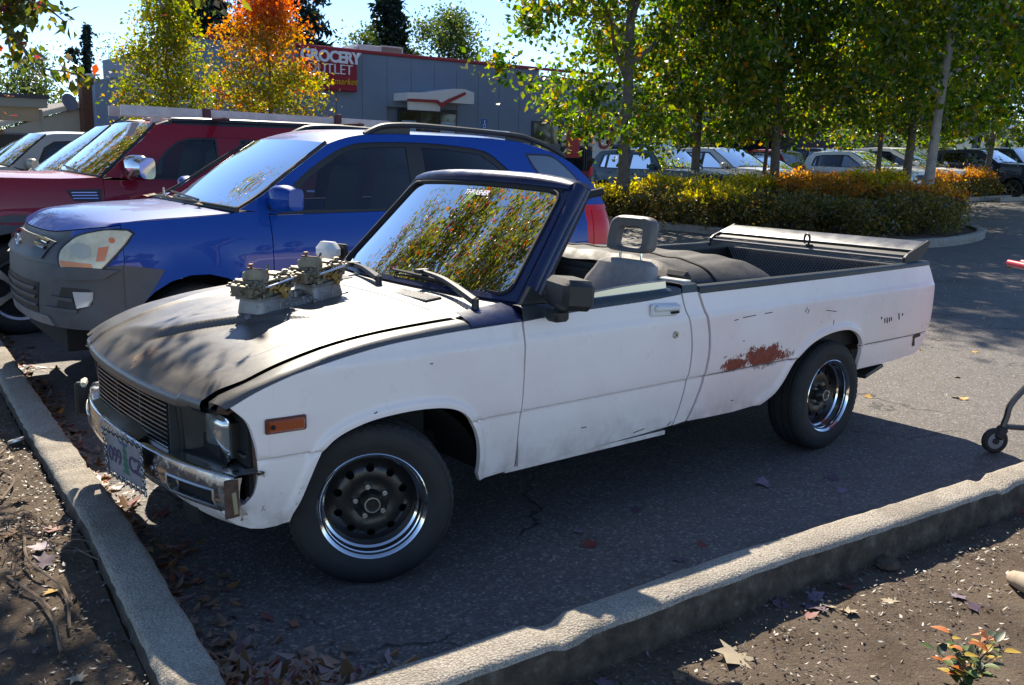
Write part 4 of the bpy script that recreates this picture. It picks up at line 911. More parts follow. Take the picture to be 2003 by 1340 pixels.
# bed sides
be = [(x - .013, z) for x, z in ce]
bo = [(-1.700, .941), (-2.196, .942), (-2.818, .946), (-3.55, .954), (-3.822, .954)] + cat([(-3.835, .945), (-3.880, .871), (-3.899, .793), (-3.899, .70), (-3.894, .62), (-3.869, .528), (-3.825, .465), (-3.77, .432), (-3.721, .424)], 4) + [(-3.451, .411), (-3.075, .408)] + ARR[::-1][1:] + [(-2.013, .328), (-1.80, .332)] + be[::-1]
m = M().mat(TW); m.patch(bo, side, .045, flange=(0, -.022, 0), extra=CRS); lb, rb = both('bed_side', m)
m = M().mat(TRL); rows = []
for x in np.linspace(-1.703, -3.838, 30):
    z0 = .942 + .012 * sst(-2.2, -3.6, x) if False else float(np.interp(-x, [1.7, 2.8, 3.55, 3.84], [.941, .946, .954, .954])); y = tY(x, z0); zt = .976 + .003 * (1 if x < -3.5 else 0)
    rows.append([(x, y + .002, z0), (x, y + .001, zt - .010), (x, y - .006, zt - .002), (x, y - .016, zt), (x, y - .050, zt), (x, y - .058, zt - .006), (x, y - .060, zt - .05)])
m.grid(rows, flip=True); m.poly(rows[0][::-1]); m.poly(rows[-1]); both('bed_rail', m, smooth=35)
# emblem holes, small bracket hole, dents in the bed side
m = M().mat(DRK)
for k, (x, z, h) in enumerate(((-3.262, .690, .014), (-3.30, .672, .028), (-3.325, .671, .034), (-3.348, .673, .026), (-3.37, .675, .022), (-3.452, .683, .040), (-3.49, .690, .014))):
    m.box((x, tY(x, z) + .0005, z), (.009, .002, h), (0, .25, 0))
m.build('emblem_holes', lb, smooth=0)['kind'] = 'stuff'
m = M().mat(simple('rust_dark', (.085, .045, .03), .8, var=.4, vscale=30)); x, z = -3.69, .515; m.box((x, tY(x, z) + .002, z - .005), (.022, .006, .065), (0, .18, 0), bev=.002); m.box((x - .035, tY(x, z) + .002, z + .022), (.07, .006, .02), (0, .1, 0), bev=.002); m.build('marker_bracket', lb)
m = M().mat(simple('rust_dark', (.085, .045, .03), .8)); 
for (x, z, l, a) in ((-2.52, .800, .03, .9), (-2.54, .79, .025, 1.1), (-2.75, .775, .10, -.15), (-2.67, .722, .004, 0), (-2.78, .70, .05, 1.4), (-1.95, .80, .03, .1), (-2.05, .808, .10, .04), (-2.2, .812, .06, .03), (-2.02, .69, .012, 0), (-1.89, .625, .02, .4), (-.20, .80, .012, 0), (.04, .655, .014, .4), (-1.0, .42, .03, .02), (-1.35, .345, .07, .1), (-1.55, .345, .03, .6), (-2.0, .39, .02, 0)):
    m.box((x, tY(x, z) + .0004, z), (l, .0018, .004), (0, a, 0))
m.build('paint_scratches', TK, smooth=0)['kind'] = 'stuff'
# bed inside, wing at the tail, net on the far wall
BED = simple('bed_black', (.018, .017, .017), .7, var=.4, vscale=9, bump=.2, bscale=30)
m = M().mat(BED); m.box((-2.78, 0, .56), (2.14, 1.44, .03)); m.box((-2.77, .713, .75), (2.10, .02, .36)); m.box((-2.77, -.713, .75), (2.10, .02, .36)); m.box((-1.735, 0, .74), (.03, 1.46, .40)); m.box((-3.80, 0, .70), (.05, 1.46, .48)); m.build('bed_lining', TK, smooth=0)
m = M().mat(TW); m.box((-3.86, 0, .69), (.05, 1.46, .46), bev=.015); m.build('tailgate', TK)
m = M().mat(simple('net_black', (.26, .25, .25), .35)); 
for k in range(64):
    for s_ in (-1, 1):
        xa = -2.15 - k * .026; za, zb = .66, .94; xb = xa + s_ * .18
        ya = -.75 + k * .0235; yb = ya + s_ * .2
        if -.70 < min(ya, yb) and max(ya, yb) < .70: m.box((-3.758 + .004 * s_, (ya + yb) / 2, .80), (.006, .0085, math.hypot(.2, .28)), (-s_ * math.atan2(.2, .28), 0, 0))
m.build('cargo_net', TK, smooth=0)['kind'] = 'stuff'
WING = simple('wing_black', (.07, .067, .068), .30, spec=.9, rvar=.06, vscale=5, var=.3)
m = M().mat(WING)
m.grid([[(-3.665, y, 1.048), (-3.672, y, 1.054), (-3.80, y, 1.094), (-3.812, y, 1.090), (-3.80, y, 1.070), (-3.67, y, 1.036), (-3.665, y, 1.048)] for y in np.linspace(-.70, .725, 24)], flip=False)
m.mat(BLK).grid([[(-3.60, y, 1.012), (-3.67, y, 1.036)] for y in np.linspace(-.70, .725, 4)]); m.mat(WING)
m.mat(simple('wing_bar', (.30, .29, .28), .28, metal=.8)).box((-3.612, .01, 1.018), (.016, 1.42, .010), bev=.003); m.box((-3.585, .01, .998), (.022, 1.42, .014), bev=.004); wo = m.build('tail_wing', TK, smooth=30)
for y in (-.705, .73):
    m = M().mat(BLK); m.prism([(-3.57, .955), (-3.57, 1.010), (-3.60, 1.03), (-3.825, 1.100), (-3.845, 1.085), (-3.80, 1.03), (-3.68, .962)], lambda a, c, h: (a, y - .006 + h, c), .012); m.build('end_plate', wo, smooth=0)
m = M().mat(BLK); m.tube([(-3.60 + .012 * math.cos(a), .05 + .028 * math.cos(a), 1.06 + .034 * math.sin(a)) for a in np.linspace(-.9, PI + .9, 14)], .007, 6); m.box((-3.60, .07, 1.02), (.02, .05, .02), bev=.004); m.build('lock_ring', wo)
m = M().mat(BLK); m.box((-3.47, .25, .93), (.02, .012, .02))
# folded top under its boot cover
rows = []
for i in range(29):
    t = i / 28; x = -1.70 - .90 * t; row = []
    for k in range(49):
        s_ = -1 + 2 * k / 48; e = abs(s_); y = .700 * (abs(s_) ** .8) * (1 if s_ > 0 else -1) * (1 - .16 * max(0, t - .3) ** 2)
        zz = .885 + (.175 * (1 - t * .22)) * (1 - e ** 5) ** .62 + .012 * (1 - e ** 2); zz -= (sst(.70, 1, t) ** 2) * .11 * (1 - .35 * e ** 3); zz += .005 * math.sin(9 * t + 4 * s_) * (1 - e) + .004 * math.sin(23 * s_ + 7 * t) * (1 - e ** 2)
        if i == 0: row.append((x + .02, y, zz - .045))
        elif i == 28: row.append((x, y, .84))
        else: row.append((x, y, zz))
    rows.append(row)
m = M().mat(CANV); m.grid(rows, flip=True); bc = m.build('boot_cover', TK, smooth=70)
m = M().mat(RUB)
for t in (.30, .99):
    m.tube([Vector(rows[int(t * 27) if t < .9 else 26][k]) + Vector((0, 0, .004)) for k in range(1, 48)], .006, 5)
m.build('cover_cord', bc)
m = M().mat(BLK); m.box((-1.70, 0, .80), (.03, 1.42, .36)); m.box((-1.73, 0, .98), (.05, 1.38, .10), bev=.02); m.build('cab_back', TK)
m = M().mat(simple('pale_strip', (.55, .53, .5), .5)); m.box((-1.655, .66, .995), (.05, .16, .012), bev=.003); both('latch_plate', m)
# seats
def seat(yc, lab):
    o = bpy.data.objects.new('seat', None); COL.objects.link(o); o.parent = TK
    m = M().mat(GRY); rows = []
    for i in range(15):
        t = i / 14; row = []; z = .50 + .545 * t; xb = -1.42 - .22 * t; w = .265 - .050 * sst(.60, 1, t) - .035 * sst(.85, 1, t); th = .07 * (1 - .35 * t)
        for k in range(25):
            a = 2 * PI * k / 24; ca, sa = math.cos(a), math.sin(a)
            row.append((xb + th * (abs(ca) ** .6) * (1 if ca > 0 else -1) * (1 + .22 * (abs(sa) > .72) * (ca > 0)), yc + w * (abs(sa) ** .55) * (1 if sa > 0 else -1), z))
        rows.append(row)
    m.grid(rows); top = rows[-1]; cz = sum(p[2] for p in top) / len(top)
    m.grid([top, [(p[0] * .6 + (-1.64) * .4, (p[1] - yc) * .8 + yc, p[2] + .018) for p in top], [(-1.64, yc, p[2] + .022) for p in top]]); m.build('backrest', o, smooth=60)
    m = M().mat(GRY); m.box((-1.20, yc, .50), (.50, .48, .14), bev=.05); m.build('cushion', o)
    m = M().mat(VINYL); cx, cz = -1.665, 1.185
    out = [(yc + .150 * (abs(math.cos(a)) ** .42) * (1 if math.cos(a) > 0 else -1) * (1 - .10 * math.sin(a)), cz + .088 * (abs(math.sin(a)) ** .42) * (1 if math.sin(a) > 0 else -1)) for a in np.linspace(0, 2 * PI, 48)[:-1]]
    inn = [(yc + .084 * (abs(math.cos(a)) ** .4) * (1 if math.cos(a) > 0 else -1) * (1 - .12 * math.sin(a)), cz - .012 + .052 * (abs(math.sin(a)) ** .4) * (1 if math.sin(a) > 0 else -1)) for a in np.linspace(0, 2 * PI, 48)[:-1]]
    n = len(out); ringsV = []
    for (lp, h, sc_) in ((inn, -.020, 1), (inn, .020, 1), (out, .030, .88), (out, .020, .97), (out, 0, 1.0), (out, -.020, .97), (out, -.030, .88)):
        ringsV.append([(cx + h - .18 * (q[1] - cz), yc + (q[0] - yc) * sc_, cz + (q[1] - cz) * sc_) for q in lp])
    ringsV.append(ringsV[0]); m.grid([r + r[:1] for r in ringsV]); m.build('headrest', o, smooth=50)
    m = M().mat(CHR)
    for d in (-.07, .07): m.cyl((-1.655, yc + d, 1.03), (-1.66, yc + d, 1.11), .006, n=8)
    m.mat(BLK)
    for d in (-.07, .07): m.box((-1.652, yc + d, 1.052), (.03, .045, .018), bev=.005)
    m.build('headrest_posts', o)
seat(.37, ''); seat(-.37, '')
# dashboard, steering wheel, papers
m = M().mat(simple('dash_dark', (.022, .023, .021), .6, var=.4, vscale=15)); rows = []
for k in range(21):
    y = -.66 + 1.32 * k / 20; rows.append([(-.62 + .09 * (1 - (y / .7) ** 2), y, .955), (-.74, y, .962), (-.86, y, .945), (-.93, y, .90), (-.92, y, .72), (-.8, y, .6)])
m.grid(rows, flip=True); m.box((-.90, .36, .955), (.12, .36, .05), bev=.02); m.build('dashboard', TK)
m = M().mat(BLK); cx_, cz_ = Vector((-1.06, .37, .935)), Vector((-.88, 0, .48)).normalized(); e1 = Vector((0, 1, 0)); e2 = cz_.cross(e1).normalized()
ring = [cx_ + (e1 * math.cos(a) + e2 * math.sin(a)) * .185 for a in np.linspace(0, 2 * PI, 33)]; m.tube(ring, .013, 7, False)
for a in (.2, PI - .2, PI * 1.5): m.tube([cx_, cx_ + (e1 * math.cos(a) + e2 * math.sin(a)) * .18], .012, 6)
m.cyl(cx_ + cz_ * .02, cx_ - cz_ * .25, .04, .03, 10); m.build('steering_wheel', TK)
m = M().mat(simple('dash_paper', (.42, .50, .40), .8)); m.box((-.66, -.25, .975), (.12, .34, .03), (0, 0, .2), bev=.006); m.box((-.70, .05, .978), (.10, .22, .035), (0, 0, -.3), bev=.006); m.mat(simple('dash_teal', (.03, .25, .20), .5)).box((-.72, .16, .985), (.09, .16, .02), (0, .2, .3), bev=.008); m.build('dash_clutter', TK)
# mirrors
m = M().mat(BLK); m.box((-.775, .900, 1.028), (.135, .20, .118), (0, -.08, -.30), bev=.022); m.box((-.765, .845, .935), (.075, .075, .05), (0, 0, 0), bev=.012); m.cyl((-.765, .84, .93), (-.770, .875, 1.0), .022, n=8); mo = m.build('side_mirror', TK); mo['label'] = 'black driver side mirror'
m = M().mat(simple('mirror_white', (.7, .7, .68), .35)); m.box((-.70, -.90, 1.03), (.10, .15, .10), (0, 0, .3), bev=.035); m.mat(BLK).box((-.755, -.895, 1.025), (.03, .14, .085), (0, 0, .3), bev=.01); m.cyl((-.70, -.80, .93), (-.71, -.87, 1.0), .02, n=8); mo = m.build('side_mirror', TK); mo['label'] = 'white passenger side mirror'
m = M().mat(TRL); m.prism([(-.655, .972), (-.80, .972), (-.70, 1.04)], lambda a, c, h: (a, .735 + h, c), .02); m.mirror(); m.build('mirror_triangle', TK, smooth=0)
# wipers
for pv, mid, tip, b0, b1 in (((-.50, .66, .985), screen(.04, .52), screen(.09, .263), screen(.075, -.06), screen(.045, .61)), ((-.475, -.02, 1.0), screen(.01, -.337), screen(.03, -.587), screen(.02, -.86), screen(.03, -.24))):
    m = M().mat(BLK); off = nrm * .032
    m.cyl(Vector(pv) - Vector((0, 0, .03)), Vector(pv) + Vector((0, 0, .012)), .016, .013, 10); m.tube(cat([Vector(pv), mid + off * 1.2, tip + off], 4), [.018, .018, .017, .015, .014, .012, .011, .010, .010], 7); m.box(tuple(tip + off), (.06, .04, .018), bev=.004)
    m.tube([b0 + nrm * .016, (b0 + b1) / 2 + nrm * .020, b1 + nrm * .016], [.006, .010, .006], 5); m.build('wiper', TK)
# ------------------------------------------------------------------ truck: front end
m = M().mat(BLK)                                             # header band under the hood lip
xl = lambda y: .594 + .050 * (1 - abs(y / .69) ** 2.2)
m.grid([[(xl(y) - .010, y, gz_(.585) + .030 * (1 - (y / .69) ** 2) - .050), (xl(y) - .004, y, .708), (xl(y) - .03, y, .700)] for y in np.linspace(-.66, .66, 30)], flip=False); m.build('hood_lip_band', TK)
m = M().mat(STL); m.box((xl(.17) + .004, .17, .722), (.004, .05, .010), bev=.002); m.build('hood_emblem', TK)
# grille: dark box with thin bright bars
gx = lambda y: .588 + .045 * (1 - abs(y / .69) ** 2.2)
m = M().mat(DRK); m.grid([[(gx(y) - .05, y, .70), (gx(y) - .05, y, .51)] for y in np.linspace(-.42, .40, 12)]); m.grid([[(gx(y) - .05, y, .508), (gx(y) + .004, y, .505)] for y in np.linspace(-.42, .40, 12)]); gr = m.build('grille', TK)
for k in range(11):
    z = .523 + k * .0168; m = M().mat(STL if k % 2 == 0 else simple('grille_grey', (.24, .235, .23), .3, .8))
    m.grid([[(gx(y) - .012, y, z + .0015), (gx(y) + .001, y, z + .0035), (gx(y) + .001, y, z - .001), (gx(y) - .012, y, z - .004)] for y in np.linspace(-.41, .39, 22)]); m.build('grille_bar', gr, smooth=0)
m = M().mat(BLK)
for y in (-.42, -.13, .13, .40):
    m = M().mat(BLK); m.box((gx(y) - .018, y, .605), (.03, .012, .20)); m.build('grille_upright', gr, smooth=0)
m = M().mat(STL); m.grid([[(gx(y) + .002, y, .518), (gx(y) + .010, y, .512), (gx(y) + .004, y, .505)] for y in np.linspace(-.42, .40, 22)]); m.build('lower_trim', gr)
# headlamp bezels, lamps, torn outer corner
for s_ in (1, -1):
    m = M().mat(simple('bezel_black', (.022, .021, .019), .4, var=.3, vscale=12))
    def q(x, y, z): return (x, s_ * y, z)
    O = [(.590, .405, .705), (.560, .680, .705), (.535, .672, .515), (.575, .405, .505)]; I = [(.512, .468, .662), (.497, .645, .662), (.490, .645, .538), (.503, .468, .535)]
    for k in range(4):
        a, b_, c_, d_ = O[k], O[(k + 1) % 4], I[(k + 1) % 4], I[k]
        if s_ == 1 and k == 1: continue
        m.poly([q(*a), q(*b_), q(*c_), q(*d_)])
    for k in range(4):
        a, b_ = Vector(q(*O[k])), Vector(q(*O[(k + 1) % 4]))
        if s_ == 1 and k == 1: continue
        m.tube([a, b_], .010, 6)
    if s_ == 1: m.box((.49, .668, .60), (.04, .014, .12), (0, 0, .1)); m.box((.478, .695, .558), (.03, .07, .010)); m.box((.47, .70, .515), (.05, .10, .012))
    m.build('headlamp_bezel', TK, smooth=20)
    m = M().mat(CHR)
    cc_ = Vector((.500, s_ * .556, .600)); lp = [(.100 * (abs(math.cos(a)) ** .35) * (1 if math.cos(a) > 0 else -1), .066 * (abs(math.sin(a)) ** .35) * (1 if math.sin(a) > 0 else -1)) for a in np.linspace(0, 2 * PI, 41)]
    fm = lambda a, c, h: (cc_.x + h - .05 * a * 1.0, cc_.y + s_ * a, cc_.z + c)
    m.grid([[fm(a * f, c * f, h) for a, c in lp] for f, h in ((1.06, 0), (1.06, .012), (1.0, .014), (.97, .006))]); lamp = m.build('headlight', TK)
    m = M().mat(LENS); m.grid([[fm(a * f, c * f, h) for a, c in lp] for f, h in ((.98, .006), (.8, .016), (.5, .022), (.001, .025))]); m.build('lens', lamp, smooth=60)
# dark void of the missing corner trim
m = M().mat(DRK); m.box((.43, .62, .58), (.10, .24, .34)); m.box((.42, -.60, .58), (.10, .28, .34)); m.box((.46, 0, .50), (.12, 1.2, .16)); m.box((.43, .62, .43), (.10, .16, .10)); m.build('front_void', TK, smooth=0)
m = M().mat(simple('rust_dark', (.085, .045, .03), .8)); m.box((.535, .700, .715), (.035, .05, .012), (0, .2, .3), bev=.003); m.cyl((.548, .705, .725), (.556, .712, .715), .016, n=8); m.tube([(.47, .745, .655), (.468, .75, .60), (.462, .748, .53), (.466, .745, .46)], [.006, .004, .006, .003], 5); m.tube([(.462, .748, .51), (.452, .758, .502), (.44, .77, .505)], [.006, .010, .003], 5); m.build('rusty_edge', TK)
m = None
# amber side markers
m = M().mat(simple('marker_housing', (.12, .03, .012), .5)); y0 = tY(.37, .663); 
for s_ in (1, -1):
    m = M().mat(simple('marker_housing', (.12, .03, .012), .5)); m.box((.370, s_ * (y0 + .004), .663), (.142, .012, .052), (0, 0, -s_ * .09), bev=.005); mk = m.build('side_marker', TK)
    m = M().mat(AMB); m.box((.370, s_ * (y0 + .012), .663), (.124, .012, .040), (0, 0, -s_ * .09), bev=.005); m.mat(DRK).cyl((.420, s_ * (y0 + .010), .663), (.420, s_ * (y0 + .0185), .663), .008, n=8); m.cyl((.325, s_ * (y0 + .014), .663), (.325, s_ * (y0 + .0215), .663), .008, n=8); m.build('lens', mk)
# white lower valance across the nose
m = M().mat(TW); rows = []
for k in range(41):
    y = -.72 + 1.44 * k / 40; e = 1 - abs(y / .74) ** 3; x = .500 + .055 * e
    rows.append([(x - .02, y, .40), (x, y, .385), (x + .004, y, .33), (x - .02, y, .275 + .035 * (1 - e)), (x - .06, y, .262 + .035 * (1 - e))])
m.grid(rows); m.build('front_valance', TK, smooth=40)
# bumper: weathered chrome bar with two lamp openings
bx = lambda y: .560 + .125 * (1 - abs(y / .775) ** 2.6)
m = M().mat(OCH)
def bump_face(y, z): 
    t = (z - .372) / .138; return (bx(y) - .012 * (2 * t - 1) ** 2 - (.018 * sst(.30, 0, t)), y, z)
hol = [[(.455, .395), (.700, .395), (.700, .455), (.455, .455)], [(-.700, .395), (-.455, .395), (-.455, .455), (-.700, .455)]]
m.patch([(-.775, .375), (.775, .375), (.775, .505), (-.775, .505)], bump_face, .03, holes=hol, flange=(-.03, 0, 0))
top = []
for k in range(51):
    y = -.775 + 1.55 * k / 50; x = bump_face(y, .505)[0]; top.append([(x, y, .505), (x - .006, y, .512), (x - .02, y, .514), (x - .10, y, .510), (x - .11, y, .49)])
m.grid(top, flip=True); bmp = m.build('front_bumper', TK, smooth=45)
m = M().mat(DRK)
for y in (.578, -.578):
    m = M().mat(DRK); m.box((bx(y) - .040, y, .425), (.01, .25, .065), (0, 0, .18 * (1 if y > 0 else -1))); m.build('lamp_opening', bmp, smooth=0)
m = M().mat(STL)
for h in hol:
    m = M().mat(STL); r = [Vector(bump_face(*p)) + Vector((.001, 0, 0)) for p in densify(h, .04)]; m.tube(r + r[:1], .0045, 5, False); m.build('opening_rim', bmp)
RD = simple('rust_dark', (.085, .045, .03), .8)
m = M().mat(RD); m.box((.555, .772, .44), (.05, .012, .13), (0, 0, .1), bev=.003); m.mat(simple('primer_tan', (.30, .25, .14), .7)).box((.548, .779, .425), (.014, .006, .075), (0, .1, .1)); m.build('end_bracket', bmp)
m = M().mat(STL); m.cyl((bx(.36), .36, .452), (bx(.36) + .006, .36, .452), .011, n=8); m.build('bolt', bmp)
for y, z, r in ((.25, .47, .014), (.26, .415, .012)): m = M().mat(DRK); m.cyl((bx(y) - .004, y, z), (bx(y) + .003, y, z), r, n=10); m.build('bolt_hole', bmp)
m = M().mat(BLK); m.box((.60, -.765, .45), (.05, .03, .15), bev=.01); m.build('end_cap', bmp)
m = M().mat(simple('cream_cap', (.7, .62, .48), .5)); m.tube([(.585, -.745, .535), (.60, -.70, .540), (.615, -.66, .535)], [.012, .016, .012], 7); m.build('end_trim', bmp)
m = M().mat(simple('bent_plate', (.075, .07, .058), .35, .6, var=.4, vscale=10)); m.grid([[(bx(y) - .012, y, .514 + .006 * math.sin(y * 11)), (bx(y) - .05, y, .535 + .010 * math.sin(y * 9 + 1)), (bx(y) - .105, y, .560)] for y in np.linspace(-.42, .22, 18)]); m.build('bent_plate', bmp, smooth=60)
# licence plate in a chain frame
PL = M().mat(simple('plate_white', (.22, .225, .245), .45, var=.2, vscale=20)); pc = Vector((.705, .180, .440)); px1, pz1 = Vector((-.10, 1, .0)).normalized(), Vector((.04, -.02, 1)).normalized()
def pq(a, c, h=0): return pc + px1 * a + pz1 * c + Vector((h, 0, 0))
PL.prism([(-.152, -.076), (.152, -.076), (.152, .076), (-.152, .076)], lambda a, c, h: pq(a, c, h), .002); plo = PL.build('license_plate', TK, smooth=0)
m = M().mat(simple('plate_tree', (.03, .14, .09), .6)); 
for k in range(4): m.poly([pq(-.026 + .004 * k, -.052 + .026 * k, .0028), pq(.040 - .004 * k, -.052 + .026 * k, .0028), pq(.007, -.012 + .026 * k, .0028)])
m.build('plate_emblem', plo, smooth=0)
PT = simple('plate_ink', (.035, .035, .09), .5)
place_text('lettering', '099', .082, tuple(pq(-.082, -.004, .0032)), tuple(px1), tuple(pz1), PT, plo, extrude=.0004, offset=.002, space=.9)
place_text('lettering', 'CZ', .082, tuple(pq(.088, -.004, .0032)), tuple(px1), tuple(pz1), PT, plo, extrude=.0004, offset=.002, space=.9)
place_text('lettering', 'Oregon', .024, tuple(pq(0, .062, .0032)), tuple(px1), tuple(pz1), simple('plate_blue', (.05, .12, .22), .5), plo, extrude=.0004)
m = M().mat(simple('chain_metal', (.32, .31, .30), .3, metal=1.0)); pts = densify([(-.160, -.084), (.160, -.084), (.160, .084), (-.160, .084)], .021)
for k, (a, c) in enumerate(pts):
    r = [pq(a + .011 * math.cos(t), c + .011 * math.sin(t) * (.6 if k % 2 else 1), .006 + .004 * math.sin(t * (1 if k % 2 else 0))) for t in np.linspace(0, 2 * PI, 9)]; m.tube(r, .0027, 5, False)
m.build('chain_frame', plo)['kind'] = 'stuff'
# tow hook / suspension bits below, tail bits behind the rear wheel
m = M().mat(simple('undercarriage', (.02, .019, .018), .8)); m.box((.40, .15, .20), (.16, .09, .10), (0, .3, .4), bev=.01); m.box((.44, .20, .25), (.05, .20, .03), (.2, 0, 0)); m.cyl((0, -.6, .27), (0, .6, .27), .035, n=8); m.cyl((-2.81, -.6, .29), (-2.81, .6, .29), .04, n=8); m.lathe([(-.09, 0), (-.09, .1), (0, .13), (.09, .1), (.09, 0)], (-2.81, 0, .29), 'X', 14); m.cyl((-.5, .1, .28), (-2.7, .05, .28), .035, n=8); m.build('undercarriage', TK)
m = M().mat(BLK); m.box((-3.33, .52, .352), (.34, .42, .022), (0, .03, .25), bev=.004); m.build('step_plate', TK)

# ------------------------------------------------------------------ wheels
def tyre_m(R, rw, wd, mat=TIRE, seg=56, tread=True):
    h = wd / 2; P_ = [(-h * .80, rw - .010), (-h * .92, rw + .004), (-h * 1.0, rw + (R - rw) * .40), (-h * .98, rw + (R - rw) * .66), (-h * .90, R - .014), (-h * .80, R - .004)]
    for c in (-.45, 0, .45): P_ += [(h * (c - .07), R), (h * (c - .06), R - .008), (h * (c + .06), R - .008), (h * (c + .07), R)]
    P_ += [(h * .80, R - .004), (h * .90, R - .014), (h * .98, rw + (R - rw) * .66), (h * 1.0, rw + (R - rw) * .40), (h * .985, rw + (R - rw) * .36), (h * .92, rw + .004), (h * .80, rw - .010)]
    m = M().mat(mat); m.lathe(P_, n=seg)
    if tread:
        for k in range(seg):
            a = 2 * PI * (k + .5) / seg; ca, sa = math.cos(a), math.sin(a)
            for s_ in (-1, 1):
                q = []
                for (hh, rr) in ((h * .72, R + .001), (h * .93, R - .016)):
                    for d in (-.035, .035): 
                        ca2, sa2 = math.cos(a + d), math.sin(a + d); q.append((rr * ca2, s_ * hh, rr * sa2))
                m.poly([q[0], q[1], q[3], q[2]])
    return m
def truck_wheel():
    ty = tyre_m(.300, .190, .205).mesh('tyre', 40)
    # bright stepped lip
    m = M().mat(CHR); m.lathe([(.088, .186), (.094, .192), (.097, .197), (.095, .2005), (.088, .199), (.084, .193), (.078, .190), (.070, .188), (.066, .181), (.050, .179), (.042, .177), (.036, .169), (.020, .166), (-.02, .163)], n=56); m.mat(WBLK).lathe([(-.02, .163), (-.09, .165), (-.094, .192), (-.09, .197)], n=40); rim = m.mesh('rim', 30)
    # black centre with ten round holes
    m = M().mat(WBLK); rz = interp([(0, .028), (.055, .028), (.065, .022), (.09, .030), (.125, .026), (.150, .006), (.166, -.004)])
    hol = [[(.124 * math.cos(a) + .0155 * math.cos(t), .124 * math.sin(a) + .0155 * math.sin(t)) for t in np.linspace(0, 2 * PI, 15)[:-1]] for a in np.arange(10) * 2 * PI / 10 + .12]
    m.patch([(.166 * math.cos(a), .166 * math.sin(a)) for a in np.linspace(0, 2 * PI, 57)[:-1]], lambda a, c: (-a, rz(math.hypot(a, c)), c), .018, holes=hol, flange=(0, -.012, 0))
    ctr = m.mesh('wheel_centre', 35)
    m = M().mat(DRK); m.lathe([(-.03, 0), (-.03, .16)], n=24); back = m.mesh('brake', 0)
    m = M().mat(STL)
    for k in range(5):
        a = 2 * PI * k / 5 + .3; x, z = .057 * math.cos(a), .057 * math.sin(a); m.cyl((x, .022, z), (x, .042, z), .011, .010, 6); m.cyl((x, .042, z), (x, .050, z), .006, .005, 6)
    nuts = m.mesh('lug_nut', 30)
    m = M().mat(WBLK); m.lathe([(.02, .046), (.055, .043), (.075, .032), (.078, .030)], n=24); m.mat(STL).lathe([(.074, .031), (.080, .029), (.080, .025), (.076, .023)], n=24); m.mat(WBLK).lathe([(.077, .025), (.076, .012), (.077, 0)], n=20); hub = m.mesh('hub_cap', 30)
    return dict(tyre=ty, rim=rim, wheel_centre=ctr, brake=back, lug_nuts=nuts, hub_cap=hub)
def mount(parts, parent, loc, rz=0.0, spin=0.0, flipy=False, sub=True):
    w = bpy.data.objects.new('wheel', parts['tyre']); COL.objects.link(w); w.parent = parent; w.location = loc
    w.rotation_euler = Matrix.Rotation(rz + (PI if flipy else 0), 3, 'Z').to_euler() if not spin else (Matrix.Rotation(rz + (PI if flipy else 0), 3, 'Z') @ Matrix.Rotation(spin, 3, 'Y')).to_euler()
    for k, me in parts.items():
        if k == 'tyre': continue
        o = bpy.data.objects.new(k, me); COL.objects.link(o); o.parent = w
    return w
tw = truck_wheel(); ST = -0.41
mount(tw, TK, (0, .697, .300), ST, .2); mount(tw, TK, (0, -.697, .300), ST, .5, True); mount(tw, TK, (-2.81, .697, .300), 0, .9); mount(tw, TK, (-2.81, -.697, .300), 0, .3, True)

# ------------------------------------------------------------------ twin-carburettor intake manifold lying on the hood
IM = thing('intake_manifold', 'cast aluminium intake manifold with two carburettors resting on the black hood', 'engine part', (-.02, .065, .905))
IM.rotation_euler = (0, .085, .315); IM.scale = (.89, .92, .74)
b = NB('cast_alu'); n1 = b.noise(14, 6, .7); n2 = b.noise(120, 4, .7); b.set(color=b.ramp(n1, [(.3, (.17, .16, .155)), (.6, (.33, .32, .31)), (.75, (.22, .18, .14))]), metal=.75, rough=b.bw(n1, .3, .7, .42, .65)); b.bump(n2, .4, .003); ALU = b.m
b = NB('old_zinc'); n1 = b.noise(18, 6, .7); b.set(color=b.ramp(n1, [(.3, (.11, .095, .07)), (.55, (.23, .20, .145)), (.75, (.30, .27, .21))]), metal=.65, rough=b.bw(n1, .3, .7, .38, .65)); b.bump(b.noise(90, 4), .4, .003); ZNC = b.m
BRS = simple('brass_plated', (.42, .30, .10), .38, metal=.85, var=.35, vscale=40); RSTY = simple('rusty_steel', (.16, .075, .04), .6, metal=.4, var=.4, vscale=40)
m = M().mat(ALU); gr_ = random.Random(17)
def taper(m, cx, cy, z0, z1, a0, b0, a1, b1, n=20, ex=.32):
    ring = lambda a, b_, z: [(cx + a * abs(math.cos(t)) ** ex * (1 if math.cos(t) > 0 else -1), cy + b_ * abs(math.sin(t)) ** ex * (1 if math.sin(t) > 0 else -1), z) for t in np.linspace(0, 2 * PI, n + 1)]
    zs = np.linspace(z0, z1, 4); rows = [ring(a0 + (a1 - a0) * (k / 3) ** 1.4, b0 + (b1 - b0) * (k / 3) ** 1.4, z) for k, z in enumerate(zs)]; m.grid(rows); m.poly(rows[-1][:-1]); m.poly(rows[0][:-1][::-1])
m.box((0, 0, .012), (.53, .165, .020), bev=.004)
for x in (-.165, .165):
    taper(m, x, 0, .015, .125, .105, .080, .088, .068); m.box((x, 0, .128), (.192, .150, .014), bev=.003)
    for dx in (-.085, .085):
        for dy in (-.062, .062): m.cyl((x + dx, dy, .120), (x + dx, dy, .142), .011, n=8)
    m.box((x - .02, .074, .055), (.010, .012, .085), bev=.003); m.box((x + .05, .074, .050), (.012, .012, .075), bev=.003)
